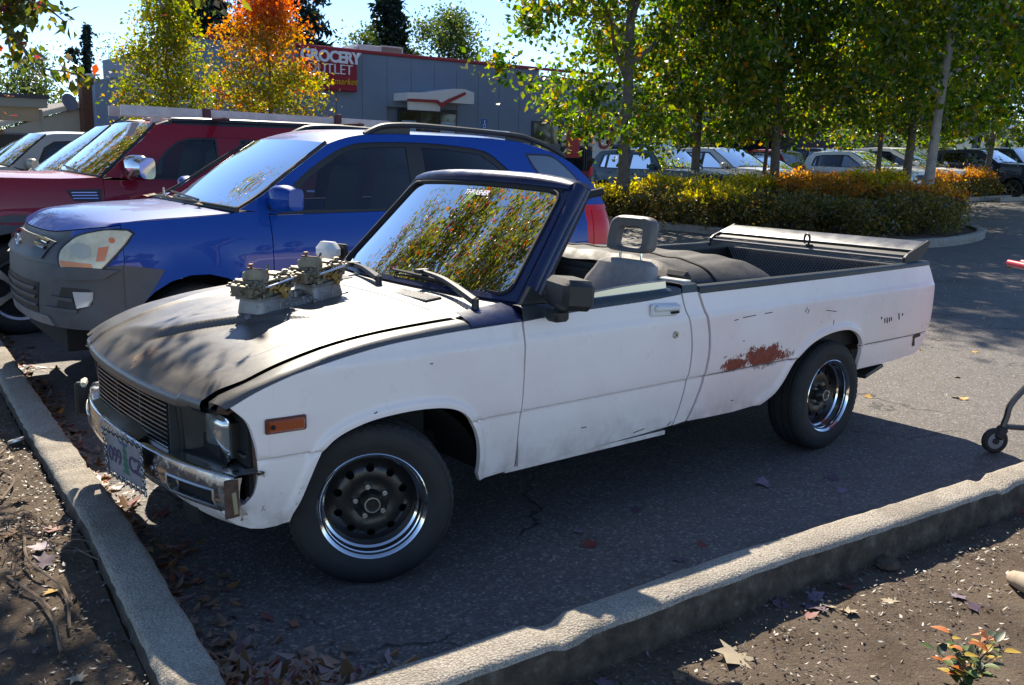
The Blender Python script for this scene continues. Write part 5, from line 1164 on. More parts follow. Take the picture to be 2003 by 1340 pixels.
taper(m, 0, 0, .015, .085, .12, .058, .095, .050); m.box((0, .056, .050), (.17, .010, .060), bev=.003); m.cyl((.0, .02, .08), (0, .02, .115), .018, .014, 10); m.box((-.04, -.02, .094), (.05, .05, .03), bev=.006)
for x in (-.25, -.17, -.085, .07, .16, .25):
    for y in (-.088, .088): m.cyl((x, y, .004), (x, y, .026), .019, .017, 10); m.cyl((x, y, .026), (x, y, .036), .009, n=6)
m.tube([(.255, .02, .035), (.29, .03, .04), (.30, .035, .05)], [.020, .017, .015], 8); m.tube([(-.26, .05, .03), (-.30, .05, .035)], [.022, .02], 8)
for k in range(14): x, y = gr_.uniform(-.22, .22), .080 * gr_.choice((-1, 1)); m.box((x, y, gr_.uniform(.03, .09)), (gr_.uniform(.008, .03), .012, gr_.uniform(.008, .02)), bev=.002)
m.build('manifold', IM, smooth=32)
place_text('lettering', 'WEIAND', .046, (0, .0625, .050), (-1, 0, 0), (0, 0, 1), simple('alu_bright', (.42, .41, .40), .45, metal=.7), IM, extrude=.004, offset=.0015, space=1.05)
def carb(xc, sd_):
    g = random.Random(sd_); m = M().mat(ZNC)
    taper(m, xc, 0, .136, .175, .072, .060, .080, .066); m.box((xc, 0, .190), (.160, .120, .036), bev=.006)
    for sg in (1, -1):                                       # float bowls with their rims and sight plugs
        bx_ = xc + sg * .105; taper(m, bx_, .002, .150, .212, .030, .058, .036, .064); m.box((bx_, .002, .206), (.082, .136, .010), bev=.003); m.cyl((bx_, .055, .178), (bx_, .074, .178), .013, .011, 9); m.cyl((bx_ + sg * .03, .02, .175), (bx_ + sg * .046, .02, .175), .012, .010, 8)
        for dy in (-.052, 0, .052): m.cyl((bx_ + sg * .028, dy, .211), (bx_ + sg * .028, dy, .221), .0075, n=6)
    m.box((xc, 0, .216), (.215, .138, .012), bev=.003); m.box((xc + .06, .0, .226), (.11, .10, .012), bev=.004); m.box((xc - .085, -.01, .226), (.06, .085, .014), bev=.004)
    # choke horn with a cut-away rim
    cxh = xc + .035; n_ = 26; rows = []
    for k in range(n_ + 1):
        t = 2 * PI * k / n_; h = .268 + .016 * math.sin(t + .6) + .006 * math.sin(3 * t); r = .056; c_, s_ = math.cos(t), math.sin(t); rows.append([(cxh + r * 1.08 * c_, r * s_, .218), (cxh + r * c_, r * .95 * s_, h - .006), (cxh + r * .97 * c_, r * .93 * s_, h), (cxh + r * .86 * c_, r * .82 * s_, h - .004), (cxh + r * .84 * c_, r * .80 * s_, .225)])
    m.grid(rows); m.tube([(xc - .055, -.03, .220), (xc - .06, -.03, .250), (xc - .078, -.036, .272)], [.009, .008, .006], 7); m.cyl((xc - .105, .03, .222), (xc - .105, .03, .250), .014, .010, 9); m.cyl((xc - .122, .03, .240), (xc - .088, .03, .240), .007, n=7); m.tube([(xc - .02, .05, .222), (xc - .04, .06, .245), (xc - .07, .05, .240)], .006, 6)
    for dx in (-.10, -.045, .045, .09):
        for y in (-.058, .058): m.cyl((xc + dx, y, .220), (xc + dx, y, .232), .0078, n=6)
    for k in range(5): m.box((xc - .042 - .011 * k, .064, .188), (.004, .010, .05))
    m.cyl((xc + .078, .058, .198), (xc + .078, .084, .198), .024, .020, 12); m.cyl((xc + .078, .084, .198), (xc + .078, .090, .198), .010, n=8); m.cyl((xc + .030, .058, .158), (xc + .030, .078, .158), .013, n=8); m.box((xc + .055, .068, .146), (.034, .022, .028), bev=.005); m.box((xc - .085, .066, .160), (.02, .02, .03), bev=.004)
    for k in range(38):                                      # casting bosses, screws and stubs all round
        x, y, z = xc + g.uniform(-.12, .12), g.choice((-1, 1)) * g.uniform(.056, .068), g.uniform(.145, .208); s_ = g.uniform(.006, .016)
        if g.random() < .5: m.box((x, y, z), (s_ * g.uniform(.6, 2.2), .014, s_), (0, g.uniform(-.4, .4), 0), bev=.0015)
        else: m.cyl((x, y * .9, z), (x, y * 1.12, z), s_ * .5, n=7)
    body = m.build('carburettor', IM, smooth=32)
    m = M().mat(RSTY); m.lathe([(.246, 0), (.247, .045)], (cxh, 0, 0), 'Z', 16); m.box((cxh, 0, .276), (.010, .10, .010), bev=.003); m.cyl((cxh + .02, 0, .27), (cxh + .02, 0, .300), .006, n=8); m.cyl((cxh + .02, 0, .298), (cxh + .02, 0, .308), .013, .010, 8); m.build('choke_plate', body)
    m = M().mat(CHR); m.tube([(xc + .085, .082, .190), (xc + .0, .090, .200), (xc - .10, .084, .208)], .006, 8); m.build('fuel_tube', body)
    m = M().mat(BRS)
    for (dx, z, w_, h_, an) in ((-.004, .178, .026, .060, .5), (-.034, .150, .028, .052, -.4), (-.054, .162, .040, .014, .5), (.026, .186, .016, .046, 1.1), (-.030, .176, .050, .012, -.5)):
        pts = [(w_ * .5 * abs(math.cos(t)) ** .7 * (1 if math.cos(t) > 0 else -1), h_ * .5 * abs(math.sin(t)) ** .7 * (1 if math.sin(t) > 0 else -1)) for t in np.linspace(0, 2 * PI, 13)[:-1]]
        m.prism(pts, lambda a, c, h: (xc + dx + a * math.cos(an) - c * math.sin(an), .078 + 40 * abs(dx) * .004 + h, z + a * math.sin(an) + c * math.cos(an)), .005)
    m.tube([(xc - .06, .086, .170), (xc - .075, .09, .150), (xc - .06, .088, .135)], .003, 5); m.cyl((xc - .012, .066, .165), (xc - .012, .096, .165), .011, n=8); m.cyl((xc - .042, .066, .126), (xc - .042, .094, .126), .014, n=10)
    m.mat(DRK)
    for dx, z, r in ((0, .192, .0075), (-.028, .150, .007), (-.042, .137, .006), (.004, .168, .005)): m.cyl((xc + dx, .082, z), (xc + dx, .0868, z), r, n=8)
    m.build('throttle_lever', body)
carb(.165, 3); carb(-.165, 8)
m = M().mat(RSTY); m.box((.30, .085, .01), (.06, .03, .008), (0, 0, .3)); m.tube([(.25, .09, .02), (.30, .10, .016), (.33, .09, .01)], .006, 5); m.build('loose_bracket', IM)
# ================================================================== OTHER CARS
def paint(name, c, rough=.28, dust=.10, metal=.0, flake=.0):
    if name in MATS: return MATS[name]
    b = NB(name); n1 = b.noise(3, 6, .7); xyz = b.sep(b.co()); d = b.math('MULTIPLY', b.bw(n1, .35, .7), dust)
    low = b.math('MULTIPLY', b.bw(xyz[2], .6, .2), .35); b.set(color=b.mix(b.math('ADD', d, low, clamp=True), c, (.20, .17, .14)), rough=.45, metal=metal, coat=.6, coatr=.03, spec=.15)
    MATS[name] = b.m; return b.m
CGL = glass('car_glass', (.62, .68, .67), 1.0); TGL = glass('tinted_glass', (.08, .10, .115), .32); SGL = glass('door_glass_clear', (.55, .62, .62), .6)
TRIM = simple('trim_black', (.018, .018, .019), .45, bump=.08, bscale=120); CLAD = simple('cladding_grey', (.075, .077, .082), .55, var=.15, vscale=8, bump=.1, bscale=90); SEATD = simple('seat_dark', (.03, .03, .033), .85)
ALLOY = simple('alloy', (.40, .40, .41), .3, metal=.9); REDL = simple('red_lens', (.50, .006, .012), .3, spec=.3, coat=.25); HAZE = simple('hazy_lens', (.58, .53, .36), .25, spec=.6, coat=.5, var=.28, vscale=9); CLRL = simple('clear_lamp', (.55, .57, .58), .1, metal=.5, coat=1.0)
PLW = simple('plate_plain', (.55, .57, .6), .5)
_wheels = {}
def alloy_wheel(R, wd=.21, spokes=5, dark=False):
    key = (round(R, 3), spokes, dark)
    if key in _wheels: return _wheels[key]
    rw = R * .66; ty = tyre_m(R, rw, wd, seg=40).mesh('tyre', 40); A = simple('alloy_dark', (.06, .06, .062), .35, .7) if dark else ALLOY; h = wd / 2
    m = M().mat(A); m.lathe([(h * .80, rw - .012), (h * .92, rw), (h * .94, rw + .006), (h * .86, rw - .014), (h * .55, rw - .024), (-h * .7, rw - .026), (-h, rw)], n=36)
    for k in range(spokes):
        a = 2 * PI * k / spokes; d = Vector((math.cos(a), 0, math.sin(a))); t = Vector((-math.sin(a), 0, math.cos(a)))
        q = []
        for r, w_, y in ((.035, .035, h * .62), (rw * .5, .024, h * .70), (rw - .02, .040, h * .66)):
            q.append([d * r + t * w_ + Vector((0, y - .02, 0)), d * r + t * w_ * .8 + Vector((0, y, 0)), d * r - t * w_ * .8 + Vector((0, y, 0)), d * r - t * w_ + Vector((0, y - .02, 0))])
        m.grid(q)
    m.lathe([(h * .72, 0), (h * .72, .03), (h * .66, .06), (h * .5, .07)], n=18); rim = m.mesh('rim', 35)
    m = M().mat(DRK); m.lathe([(h * .15, 0), (h * .15, rw - .02)], n=24); br = m.mesh('brake', 0)
    _wheels[key] = dict(tyre=ty, rim=rim, brake=br); return _wheels[key]
class Car:
    """one car in its own frame: x forward from the front axle, y left, z up"""
    def __init__(s, name, label, cat_, loc, yaw, P_, group=None):
        s.root = thing(name, label, cat_, loc, yaw, group); s.__dict__.update(P_); D = dict(W=.89, wb=2.65, r=.335, sill=.26, arch=.40, nose=.84, tail=-3.5, xe=.40, xt=None, hood_c=.045, roof_c=.035, wsbow=.13, trim=True, interior=True, bump_lo=.24, det=1.0, noset=.10, tailt=.06, tumble=None, clad=None, rails=False, seats=True, pillar_tint=None, spokes=5, dark_wheels=False, door2=True)
        for k, v in D.items():
            if not hasattr(s, k): setattr(s, k, v)
        s.wz = interp(s.tumble or [(.2, .90), (.35, .955), (.55, .99), (.78, 1.0), (.98, .985), (1.12, .955), (1.55, .79), (1.72, .70)])
        xt = s.tail; s.pl = interp([(xt - .02, .84), (xt + .12, .915), (xt + .45, .975), (xt + .9, 1.0), (-.3, 1.0), (.15, .99), (.40, .965), (.6, .93)])
        s.zh = interp(s.hood)                        # hood edge line x -> z
        s.build()
    def Y(s, x, z):
        y = s.W * s.wz(z) * s.pl(x)
        for xc in (0, -s.wb):
            d = math.hypot(x - xc, (z - s.r) * 1.0); y += s.flare * (1 - sst(s.arch + .01, s.arch + .09, d)) * sst(s.r - .25, s.r, z) if d > s.arch - .02 else 0
        return y
    flare = .018
    def sd(s, x, z): return (x, s.Y(x, z), z)
    def archpts(s, xc, n=14, x0=None):
        a0 = math.asin(min(.95, (s.r - s.sill) / s.arch)); return [(xc + s.arch * math.cos(a), s.r + s.arch * math.sin(a)) for a in np.linspace(-a0, PI + a0, n)]
    def side(s, name, ol, mat, step=.07, holes=(), off=0.0, gap=.003, flange=True, label=None, mirror=True, parent=None):
        f = (lambda x, z: (x, s.Y(x, z) + off, z)); m = M().mat(mat); m.patch(ol, f, step, holes=holes, flange=(0, -.02, 0) if flange else None, gap=gap); o = m.build(name, parent or s.root); r = [o]
        if mirror: r.append(m.mirror().build(name, parent or s.root))
        return r
    def bridge(s, rows, mat, name, n=20, parent=None, smooth=50):
        """rows: (left point, bow vector, exponent)"""
        G_ = []
        for p, bow, ex in rows:
            p = Vector(p); G_.append([Vector((p.x, p.y * v, p.z)) + Vector(bow) * (1 - abs(v) ** ex) for v in np.linspace(1, -1, n)])
        m = M().mat(mat); m.grid(G_); return m.build(name, parent or s.root, smooth=smooth)
    # nose/tail shells: s in 0..1 from the left side edge to the centre (1..2 mirrored), z
    def nosep(s, q, z, off=0.0):
        q2 = q if q <= 1 else 2 - q; sg = 1 if q <= 1 else -1; ph = q2 * PI / 2; y0 = s.Y(s.xe, z); xn = s.nose_x(z)
        x = s.xe + (xn - s.xe + off) * math.sin(ph) ** .72; y = (y0 + off) * math.cos(ph) ** .85 if q2 < 1 else 0.0
        return Vector((x, sg * y, z))
    def tailp(s, q, z, off=0.0):
        q2 = q if q <= 1 else 2 - q; sg = 1 if q <= 1 else -1; ph = q2 * PI / 2; y0 = s.Y(s.xt, z); xn = s.tail_x(z)
        x = s.xt + (xn - s.xt - off) * math.sin(ph) ** .6; y = (y0 + off) * math.cos(ph) ** .7 if q2 < 1 else 0.0
        return Vector((x, sg * y, z))
    def build(s):
        R = s.root; body = s.paint; xt = s.xt if s.xt is not None else s.tail + .30; s.xt = xt
        s.nose_x = interp(s.nose_prof); s.tail_x = interp(s.tail_prof)
        zt0 = s.zh(s.xe); g1, g2, g3 = s.gaps           # door gap lines (x): front, middle, rear
        belt = lambda x: float(np.interp(-x, [-s.belt[0][0], -s.belt[-1][0]], [s.belt[0][1], s.belt[-1][1]])); s.beltf = belt
        xc, zc = s.cowl                                 # cowl corner
        F = s.archpts(0); Rr = s.archpts(-s.wb)
        # ---- front fender
        top = [(x, s.zh(x)) for x in np.linspace(s.xe, xc, 10)]; ap = s.apillar
        fend = top + [(g1, belt(g1) + .02)] + [(g1, .6), (g1, s.sill)] + F[::-1] + ([(s.xe, s.bump_lo)] if s.xe > F[0][0] + .02 else [(s.xe, F[0][1])])
        fend = [(s.xe, max(s.bump_lo, .2))] if False else fend
        s.side('front_fender', fend, body)
        # ---- doors
        d1 = [(g1, belt(g1)), (g1, .6), (g1, s.sill), (g2, s.sill), (g2, belt(g2))]; s.doors = s.side('door', d1, body)
        aR = [p for p in Rr if True]
        if s.door2:
            xr0 = -s.wb + s.arch; d2 = [(g2, belt(g2)), (g2, s.sill), (max(g3, xr0), s.sill)]
            if g3 < xr0: d2 += [p for p in Rr if p[0] > g3] + [(g3, s.r + math.sqrt(max(0, s.arch ** 2 - (g3 + s.wb) ** 2)))]
            d2 += [(g3, belt(g3))]; s.doors2 = s.side('door', d2, body)
        else: g3 = g2
        # ---- quarter with pillars and roof rail strip
        rf = s.roof                                       # roof edge points from the windscreen top back to the tail belt
        wtop = s.trim_top                                 # window trim outline, front base -> over -> rear base
        lowq = [(g3, belt(g3))] + ([(g3, s.r + math.sqrt(max(0, s.arch ** 2 - (g3 + s.wb) ** 2)))] + [p for p in Rr if p[0] < g3] if g3 < -s.wb + s.arch else [(g3, s.sill), (-s.wb + s.arch, s.sill)] + Rr)
        lowq += [(xt, max(s.sill, .28))]
        q = [(xc, zc)] + ap[1:-1] + rf + [(xt, rf[-1][1])] + lowq[::-1] + [p for p in wtop[::-1]]
        s.side('body_side', q, body, step=.06, gap=.001)
        # ---- windows
        if s.trim: s.side('window_trim', wtop + [(wtop[-1][0], belt(wtop[-1][0])), (wtop[0][0], belt(wtop[0][0]))], TRIM, off=-.008, holes=[inset(g_[0], -.0) for g_ in s.glass], gap=0, flange=False)
        for gpoly, gm in s.glass: s.side('side_window', gpoly, gm, off=-.012, gap=-.004, flange=False, step=.12)
        # ---- hood, cowl, windscreen, roof, tailgate
        rows = []; xs_ = np.linspace(xc, s.xe, 12)
        NN = 25; vs = np.linspace(1, -1, NN); ze = s.zh
        fr = [s.nosep(1 - v, 0) for v in vs]
        xtop = s.hood_x; y0 = s.Y(s.xe, zt0); grid = []
        for t in np.linspace(0, 1, 22):
            row = []
            for v in vs:
                q_ = 1 - v; q2 = q_ if q_ <= 1 else 2 - q_; ph = q2 * PI / 2
                xf = s.xe + (xtop - s.xe) * math.sin(ph) ** .72; yf = (math.cos(ph) ** .85) * (1 if q_ < 1 else -1) * y0 if abs(q_ - 1) > 1e-6 else 0.0
                yr = s.Y(xc, zc) * (math.cos(ph) ** .85) * (1 if q_ < 1 else -1) if abs(q_ - 1) > 1e-6 else 0.0
                xr = xc + s.wsbow * (1 - abs(yr / s.Y(xc, zc)) ** 2.2); x = xr + (xf - xr) * t; y = yr + (yf - yr) * sst(0, 1, t)
                ye = s.Y(min(x, s.xe), ze(x)); k = max(0, 1 - (abs(y) / ye) ** 2.2); z = ze(x) + s.hood_c * k - (.012 * sst(.9, 1, t))
                row.append((x, y * .998, z))
            grid.append(row)
        m = M().mat(body); m.grid(grid, flip=True); m.build('hood', R, smooth=60); front_top = grid[-1]
        # windscreen
        wl = [Vector(s.sd(*p)) for p in cat(ap, 4)]; n_ = len(wl); rows = []
        for i, p in enumerate(wl):
            t = i / (n_ - 1); rows.append((p + Vector((.004, -.004, .006)), (s.wsbow * (1 - t) + .07 * t, 0, .02 * t + s.hood_c * .6 * (1 - t)), 2.3))
        s.ws = s.bridge(rows, s.wsglass, 'windscreen', smooth=70)
        def band(p0, p1, w0):
            return None
        m = M().mat(TRIM)                                  # black edge of the screen
        for sg in (1, -1):
            m.tube([Vector((p.x + .012, sg * (p.y - .010), p.z + .010)) for p in wl], .012, 6)
        base = [Vector((wl[0].x + s.wsbow * (1 - abs(v) ** 2.3) + .02, wl[0].y * v, wl[0].z + s.hood_c * .6 * (1 - abs(v) ** 2.3) - .004)) for v in np.linspace(-1, 1, 16)]; m.tube(base, .022, 6)
        m.build('screen_seal', R, smooth=60)
        # roof
        rows = []; rr_ = [p for p in cat(rf, 3)]; cut = s.roof_end; ztop = max(p[1] for p in rr_)
        for p in rr_:
            if p[0] < cut: break
            t = (p[0] - rr_[0][0]) / (cut - rr_[0][0] + 1e-9); q3 = Vector(s.sd(*p)); bx_ = .07 * (1 - sst(0, .35, t)) - .05 * sst(.8, 1, t); rows.append((q3, (bx_, 0, .02 * (1 - t) * 0 + s.roof_c * (.5 + .5 * sst(0, .15, t))), 2.6))
        last = rows[-1]; s.bridge(rows, body, 'roof', smooth=60)
        # rear hatch / back
        tl = [p for p in rr_ if p[0] <= cut + 1e-6]; rows = []
        for p in tl: q3 = Vector(s.sd(*p)); rows.append((q3, (-.05 - .06 * sst(0, 1, (ztop - p[1]) / .6), 0, s.roof_c * (1 - sst(0, .3, (ztop - p[1]) / .6))), 2.4))
        if len(rows) > 1: s.bridge(rows, TGL if s.hatch_glass else body, 'rear_window' if s.hatch_glass else 'tailgate', smooth=60)
        if s.hatch_glass and len(rows) > 1:
            m = M().mat(DRK); m.grid([[Vector((p.x + .06 + b_[0] * (1 - abs(v) ** ex), (p.y - .03) * v, p.z - .03)) for v in np.linspace(1, -1, 8)] for p, b_, ex in rows]); m.build('rear_shade', R)
        # nose shell
        zs = list(np.linspace(s.bump_lo, zt0, 18)); qs = list(np.linspace(0, 2, 41))
        split = s.split_front; bm_ = s.bump_mat or body
        def shell(fn, z0s, z1s, mat, name, flip=False, n=10):
            m = M().mat(mat); G_ = []
            for k in range(n + 1):
                row = []
                for i, q_ in enumerate(qs):
                    zz = z0s(q_) + (z1s(q_) - z0s(q_)) * k / n; row.append(fn(q_, zz))
                G_.append(row)
            m.grid(G_, flip=flip); return m.build(name, R, smooth=50)
        ztop_q = lambda q_: front_top[min(NN - 1, max(0, int(round((q_ / 2) * (NN - 1)))))][2] - .006
        def ztq(q_):
            a = (q_ / 2) * (NN - 1); i = min(NN - 2, int(a)); f = a - i; return front_top[i][2] * (1 - f) + front_top[i + 1][2] * f - .006
        s.ztq = ztq
        shell(s.nosep, lambda q_: s.bump_lo + .05 * abs(1 - min(q_, 2 - q_)) * 0, lambda q_: split, bm_, 'front_bumper')
        def nose_up(q_, z):
            p = s.nosep(q_, z); t = (z - split) / max(.01, ztq(q_) - split); i = (q_ / 2) * (NN - 1); a = min(NN - 2, int(i)); f = i - a; tp = Vector(front_top[a]).lerp(Vector(front_top[a + 1]), f)
            w_ = sst(.55, 1, t); return Vector((p.x * (1 - w_) + tp.x * w_, p.y * (1 - w_) + tp.y * w_, z))
        s.nose_up = nose_up
        if s.front_mid:
            for qa, qb, mt, nm in ((0, .44, body, 'front_panel'), (.44, 1.56, s.front_mid, 'grille_surround'), (1.56, 2, body, 'front_panel')):
                m = M().mat(mt); m.grid([[nose_up(q_, split + .001 + (ztq(q_) - split - .001) * k / 10) for q_ in np.linspace(qa, qb, 24)] for k in range(11)]); m.build(nm, R, smooth=50)
        else: shell(nose_up, lambda q_: split + .001, ztq, body, 'front_panel')
        # tail shell
        zb = rf[-1][1]
        shell(s.tailp, lambda q_: max(.30, s.sill), lambda q_: s.split_rear, bm_, 'rear_bumper', True); shell(s.tailp, lambda q_: s.split_rear + .001, lambda q_: zb, body, 'tailgate', True)
        # ---- underside, wells, interior
        m = M().mat(DRK); m.box((-s.wb / 2, 0, s.sill + .02), (s.wb - 2 * s.arch + .1, s.W * 1.75, .10)); m.box((-s.wb / 2, 0, s.sill + .10), (s.wb + 1.2, s.W * 1.0, .14))
        for xc_ in (0, -s.wb):
            for sg in (1, -1): m.grid([[(xc_ + (s.arch + .03) * math.cos(a), sg * y, s.r + (s.arch + .03) * math.sin(a)) for y in (s.W * .45, s.W * .93)] for a in np.linspace(-.25, PI + .25, 14)])
            m.box((xc_, 0, s.r + .1), (.7, s.W * .95, .5))
        fl = s.sill + .14; m.box((-s.wb * .52, 0, fl), (s.wb * .95, s.W * 1.7, .04)); m.box((g1 + .18, 0, (fl + belt(g1)) / 2), (.05, s.W * 1.7, belt(g1) - fl - .02)); m.build('chassis', R, smooth=0)
        if s.interior:
            zb_ = belt(g1); m = M().mat(SEATD); m.grid([[(xc + .06 * (1 - abs(v) ** 2), v * s.W * .86, zc - .02), (xc - .16, v * s.W * .86, zc + .005), (xc - .42, v * s.W * .85, zc - .04), (xc - .46, v * s.W * .85, zc - .35)] for v in np.linspace(1, -1, 9)], flip=True); m.build('dashboard', R)
            for sg in (1, -1):
                m = M().mat(SEATD); bz = zb_ - .25; m.box((g2 + .30, sg * .38, bz - .08), (.5, .48, .16), bev=.05); m.box((g2 + .03, sg * .38, bz + .25), (.13, .46, .58), (0, -.2, 0), bev=.05); m.box((g2 - .08, sg * .38, bz + .66), (.09, .26, .17), (0, -.12, 0), bev=.04); m.build('seat', R)
            m = M().mat(SEATD); m.box((-s.wb + .28, 0, zb_ - .02), (.14, s.W * 1.45, .56), (0, -.25, 0), bev=.05); m.build('rear_seat', R)
            m = M().mat(TRIM); a0 = Vector((g1 - .16, .38, zb_ + .02)); ax = Vector((-.85, 0, .5)).normalized(); e1 = Vector((0, 1, 0)); e2 = ax.cross(e1); m.tube([a0 + (e1 * math.cos(a) + e2 * math.sin(a)) * .18 for a in np.linspace(0, 2 * PI, 21)], .014, 5, False); m.build('steering_wheel', R)
        # ---- wheels
        W_ = alloy_wheel(s.r, spokes=s.spokes, dark=s.dark_wheels); yw = s.W - .115
        for x in (0, -s.wb): mount(W_, R, (x, yw, s.r), 0, random.uniform(0, 1)); mount(W_, R, (x, -yw, s.r), 0, random.uniform(0, 1), True)
        # ---- lamps, grille, plate, mirrors, handles
        s.details()
    def nose_patch(s, name, ol, mat, off=.006, step=.06, parent=None, mirror=True, fn=None):
        fn = fn or s.nose_up; r = []
        f = lambda q_, z: s._off(fn, q_, z, off); m = M().mat(mat); m.patch(ol, lambda a, c: f(a, c), step, flange=(-.012, -.004, 0), gap=0); r.append(m.build(name, parent or s.root, smooth=45))
        if mirror: m2 = m.mirror(); r.append(m2.build(name, parent or s.root, smooth=45))
        return r
    def _off(s, fn, q_, z, off):
        p = fn(q_, z); a = fn(q_ + .01, z) - fn(q_ - .01 if q_ > .01 else q_, z); n = Vector((0, 0, 1)).cross(a); n = -n if n.x < 0 and fn != s.tailp else n
        if fn == s.tailp and n.x > 0: n = -n
        return p + n.normalized() * off if n.length > 1e-9 else p
    def details(s):
        R = s.root; zt = s.zh(s.xe); sp = s.split_front
        if s.lamp: 
            for o in s.nose_patch('headlight', s.lamp, s.lampm): pass
        if s.grille: s.nose_patch('grille', s.grille, TRIM, mirror=False)
        if s.tlamp: s.nose_patch('tail_light', s.tlamp, REDL, fn=s.tailp, off=.008)
        if s.plate: m = M().mat(PLW); m.box((s.nose_x(sp - .12) + .012, 0, sp - .10), (.008, .31, .15), bev=.002); m.build('license_plate', R)
        xm = s.cowl[0] - .24; zm = s.beltf(s.gaps[0]) + .07; mm = s.mirrorm or s.paint
        for sg in (1, -1):
            k_ = s.mirror_k; m = M().mat(mm); y = s.Y(xm, zm) + .05 + .085 * k_; rows = []
            for t in np.linspace(0, 1, 9):
                w_ = (.6 + .4 * math.sin(PI * min(1, t * 1.15 + .02)) ** .6) if t < .9 else .78; rows.append([(xm + .01 - .045 * t * k_ + (.075 * k_ * w_ * (1 if math.cos(a) > 0 else .55)) * (abs(math.cos(a)) ** .6) * (1 if math.cos(a) > 0 else -1), sg * (y - .105 * k_ + .21 * k_ * t), zm + .035 + .078 * k_ * w_ * (abs(math.sin(a)) ** .6) * (1 if math.sin(a) > 0 else -1)) for a in np.linspace(0, 2 * PI, 17)])
            m.grid(rows, flip=sg > 0); m.poly(rows[0][:-1]); m.poly(rows[-1][:-1][::-1])
            m.mat(TRIM).box((xm + .01, sg * (s.Y(xm, zm) + .03), zm - .015), (.10, .12, .05), bev=.012); m.build('side_mirror', R, smooth=50)
        for d, x in ((s.doors, s.gaps[1] + .14), (getattr(s, 'doors2', None), s.gaps[2] + .16)):
            if not d: continue
            for o, sg in zip(d, (1, -1)):
                z = s.beltf(x) - .12; m = M().mat(s.handlem or s.paint); m.box((x, sg * (s.Y(x, z) + .018), z), (.17, .02, .028), bev=.008); m.box((x + .07, sg * (s.Y(x, z) + .008), z), (.02, .02, .02)); m.box((x - .07, sg * (s.Y(x, z) + .008), z), (.02, .02, .02)); m.build('door_handle', o)
        m = M().mat(TRIM); b0 = Vector((s.cowl[0] + s.wsbow * .9, 0, s.cowl[1] + s.hood_c * .75))
        for y0, y1 in ((.45, -.12), (-.12, -.62)): m.tube([(s.cowl[0] + .02 + s.wsbow * (1 - (y0 / .8) ** 2), y0, s.cowl[1] + .045), (s.cowl[0] - .03 + s.wsbow * (1 - (y1 / .8) ** 2), y1, s.cowl[1] + .075)], .008, 5)
        m.build('wiper', R)
    front_mid = None; plate = True; mirror_k = 1.0; lamp = grille = tlamp = None; lampm = CLRL; bump_mat = None; mirrorm = None; handlem = None; hatch_glass = False; wsglass = CGL
# ---- blue SUV
BLU = paint('paint_blue', (.003, .045, .28), .24, dust=.0)
RED = paint('paint_red', (.27, .007, .018), .24, dust=.0)
YA = -.05
def world(o, yaw, x): return (o[0] + x * math.cos(yaw), o[1] + x * math.sin(yaw), 0)
o0 = world((0, -2.95), YA, -.48)
sp_ = Car('parked_car', 'blue SUV with hazy headlights and grey lower bumper beside the pickup', 'car', o0, YA, dict(
    paint=BLU, W=.90, wb=2.63, r=.365, arch=.435, sill=.30, flare=.030, xe=.42, tail=-3.47, bump_lo=.50, front_mid=CLAD, mirror_k=1.1, hood_x=.735, hood_c=.050, wsbow=.16,
    hood=[(.80, .975), (.72, 1.012), (.641, 1.062), (.546, 1.095), (.285, 1.124), (-.027, 1.142), (-.254, 1.16), (-.40, 1.185)], cowl=(-.29, 1.176),
    nose_prof=[(.28, .66), (.36, .76), (.45, .82), (.60, .845), (.75, .855), (.88, .845), (1.02, .76)], tail_prof=[(.28, -3.45), (.5, -3.56), (.7, -3.58), (1.0, -3.53), (1.2, -3.47)],
    tumble=[(.2, .90), (.35, .955), (.55, .99), (.82, 1.0), (1.0, .985), (1.15, .935), (1.40, .845), (1.60, .765), (1.70, .70)],
    gaps=(-.475, -1.615, -2.62), belt=[(-.52, 1.142), (-2.62, 1.175)], apillar=[(-.29, 1.176), (-.445, 1.260), (-.70, 1.43), (-.955, 1.592)],
    roof=cat([(-.955, 1.592), (-1.08, 1.632), (-1.27, 1.663), (-1.64, 1.672), (-2.10, 1.668), (-2.46, 1.654), (-2.65, 1.625), (-2.865, 1.566), (-3.03, 1.498), (-3.18, 1.39), (-3.31, 1.25)], 2) + [(-3.38, 1.14)], roof_end=-2.80, hatch_glass=True,
    trim_top=[(-.53, 1.142)] + cat([(-.545, 1.16), (-.61, 1.27), (-.735, 1.385), (-.926, 1.507), (-1.083, 1.578), (-1.244, 1.607), (-1.59, 1.616), (-1.9, 1.605), (-2.19, 1.572), (-2.325, 1.495), (-2.46, 1.37), (-2.60, 1.20)], 3) + [(-2.615, 1.175)],
    glass=[([(-.60, 1.17)] + cat([(-.665, 1.265), (-.76, 1.355), (-.955, 1.478), (-1.094, 1.545), (-1.255, 1.573), (-1.545, 1.580)], 3) + [(-1.545, 1.165)], SGL), ([(-1.675, 1.582), (-1.9, 1.572), (-2.165, 1.542), (-2.285, 1.47), (-2.40, 1.36), (-2.50, 1.20), (-1.675, 1.18)], TGL)],
    split_front=.868, split_rear=.80, bump_mat=CLAD, plate=False, lamp=None, grille=None, tlamp=None, spokes=6))
s = sp_; R = s.root
qg = cat([(-2.60, 1.545), (-2.80, 1.540), (-2.907, 1.495), (-3.05, 1.375), (-3.13, 1.26)], 3) + [(-2.80, 1.245), (-2.74, 1.34), (-2.64, 1.47)]
s.side('quarter_window', qg, TGL, off=.003, gap=0, flange=False); s.side('window_seal', inset(qg, -.014), TRIM, off=.0015, gap=0, flange=False, holes=[qg])
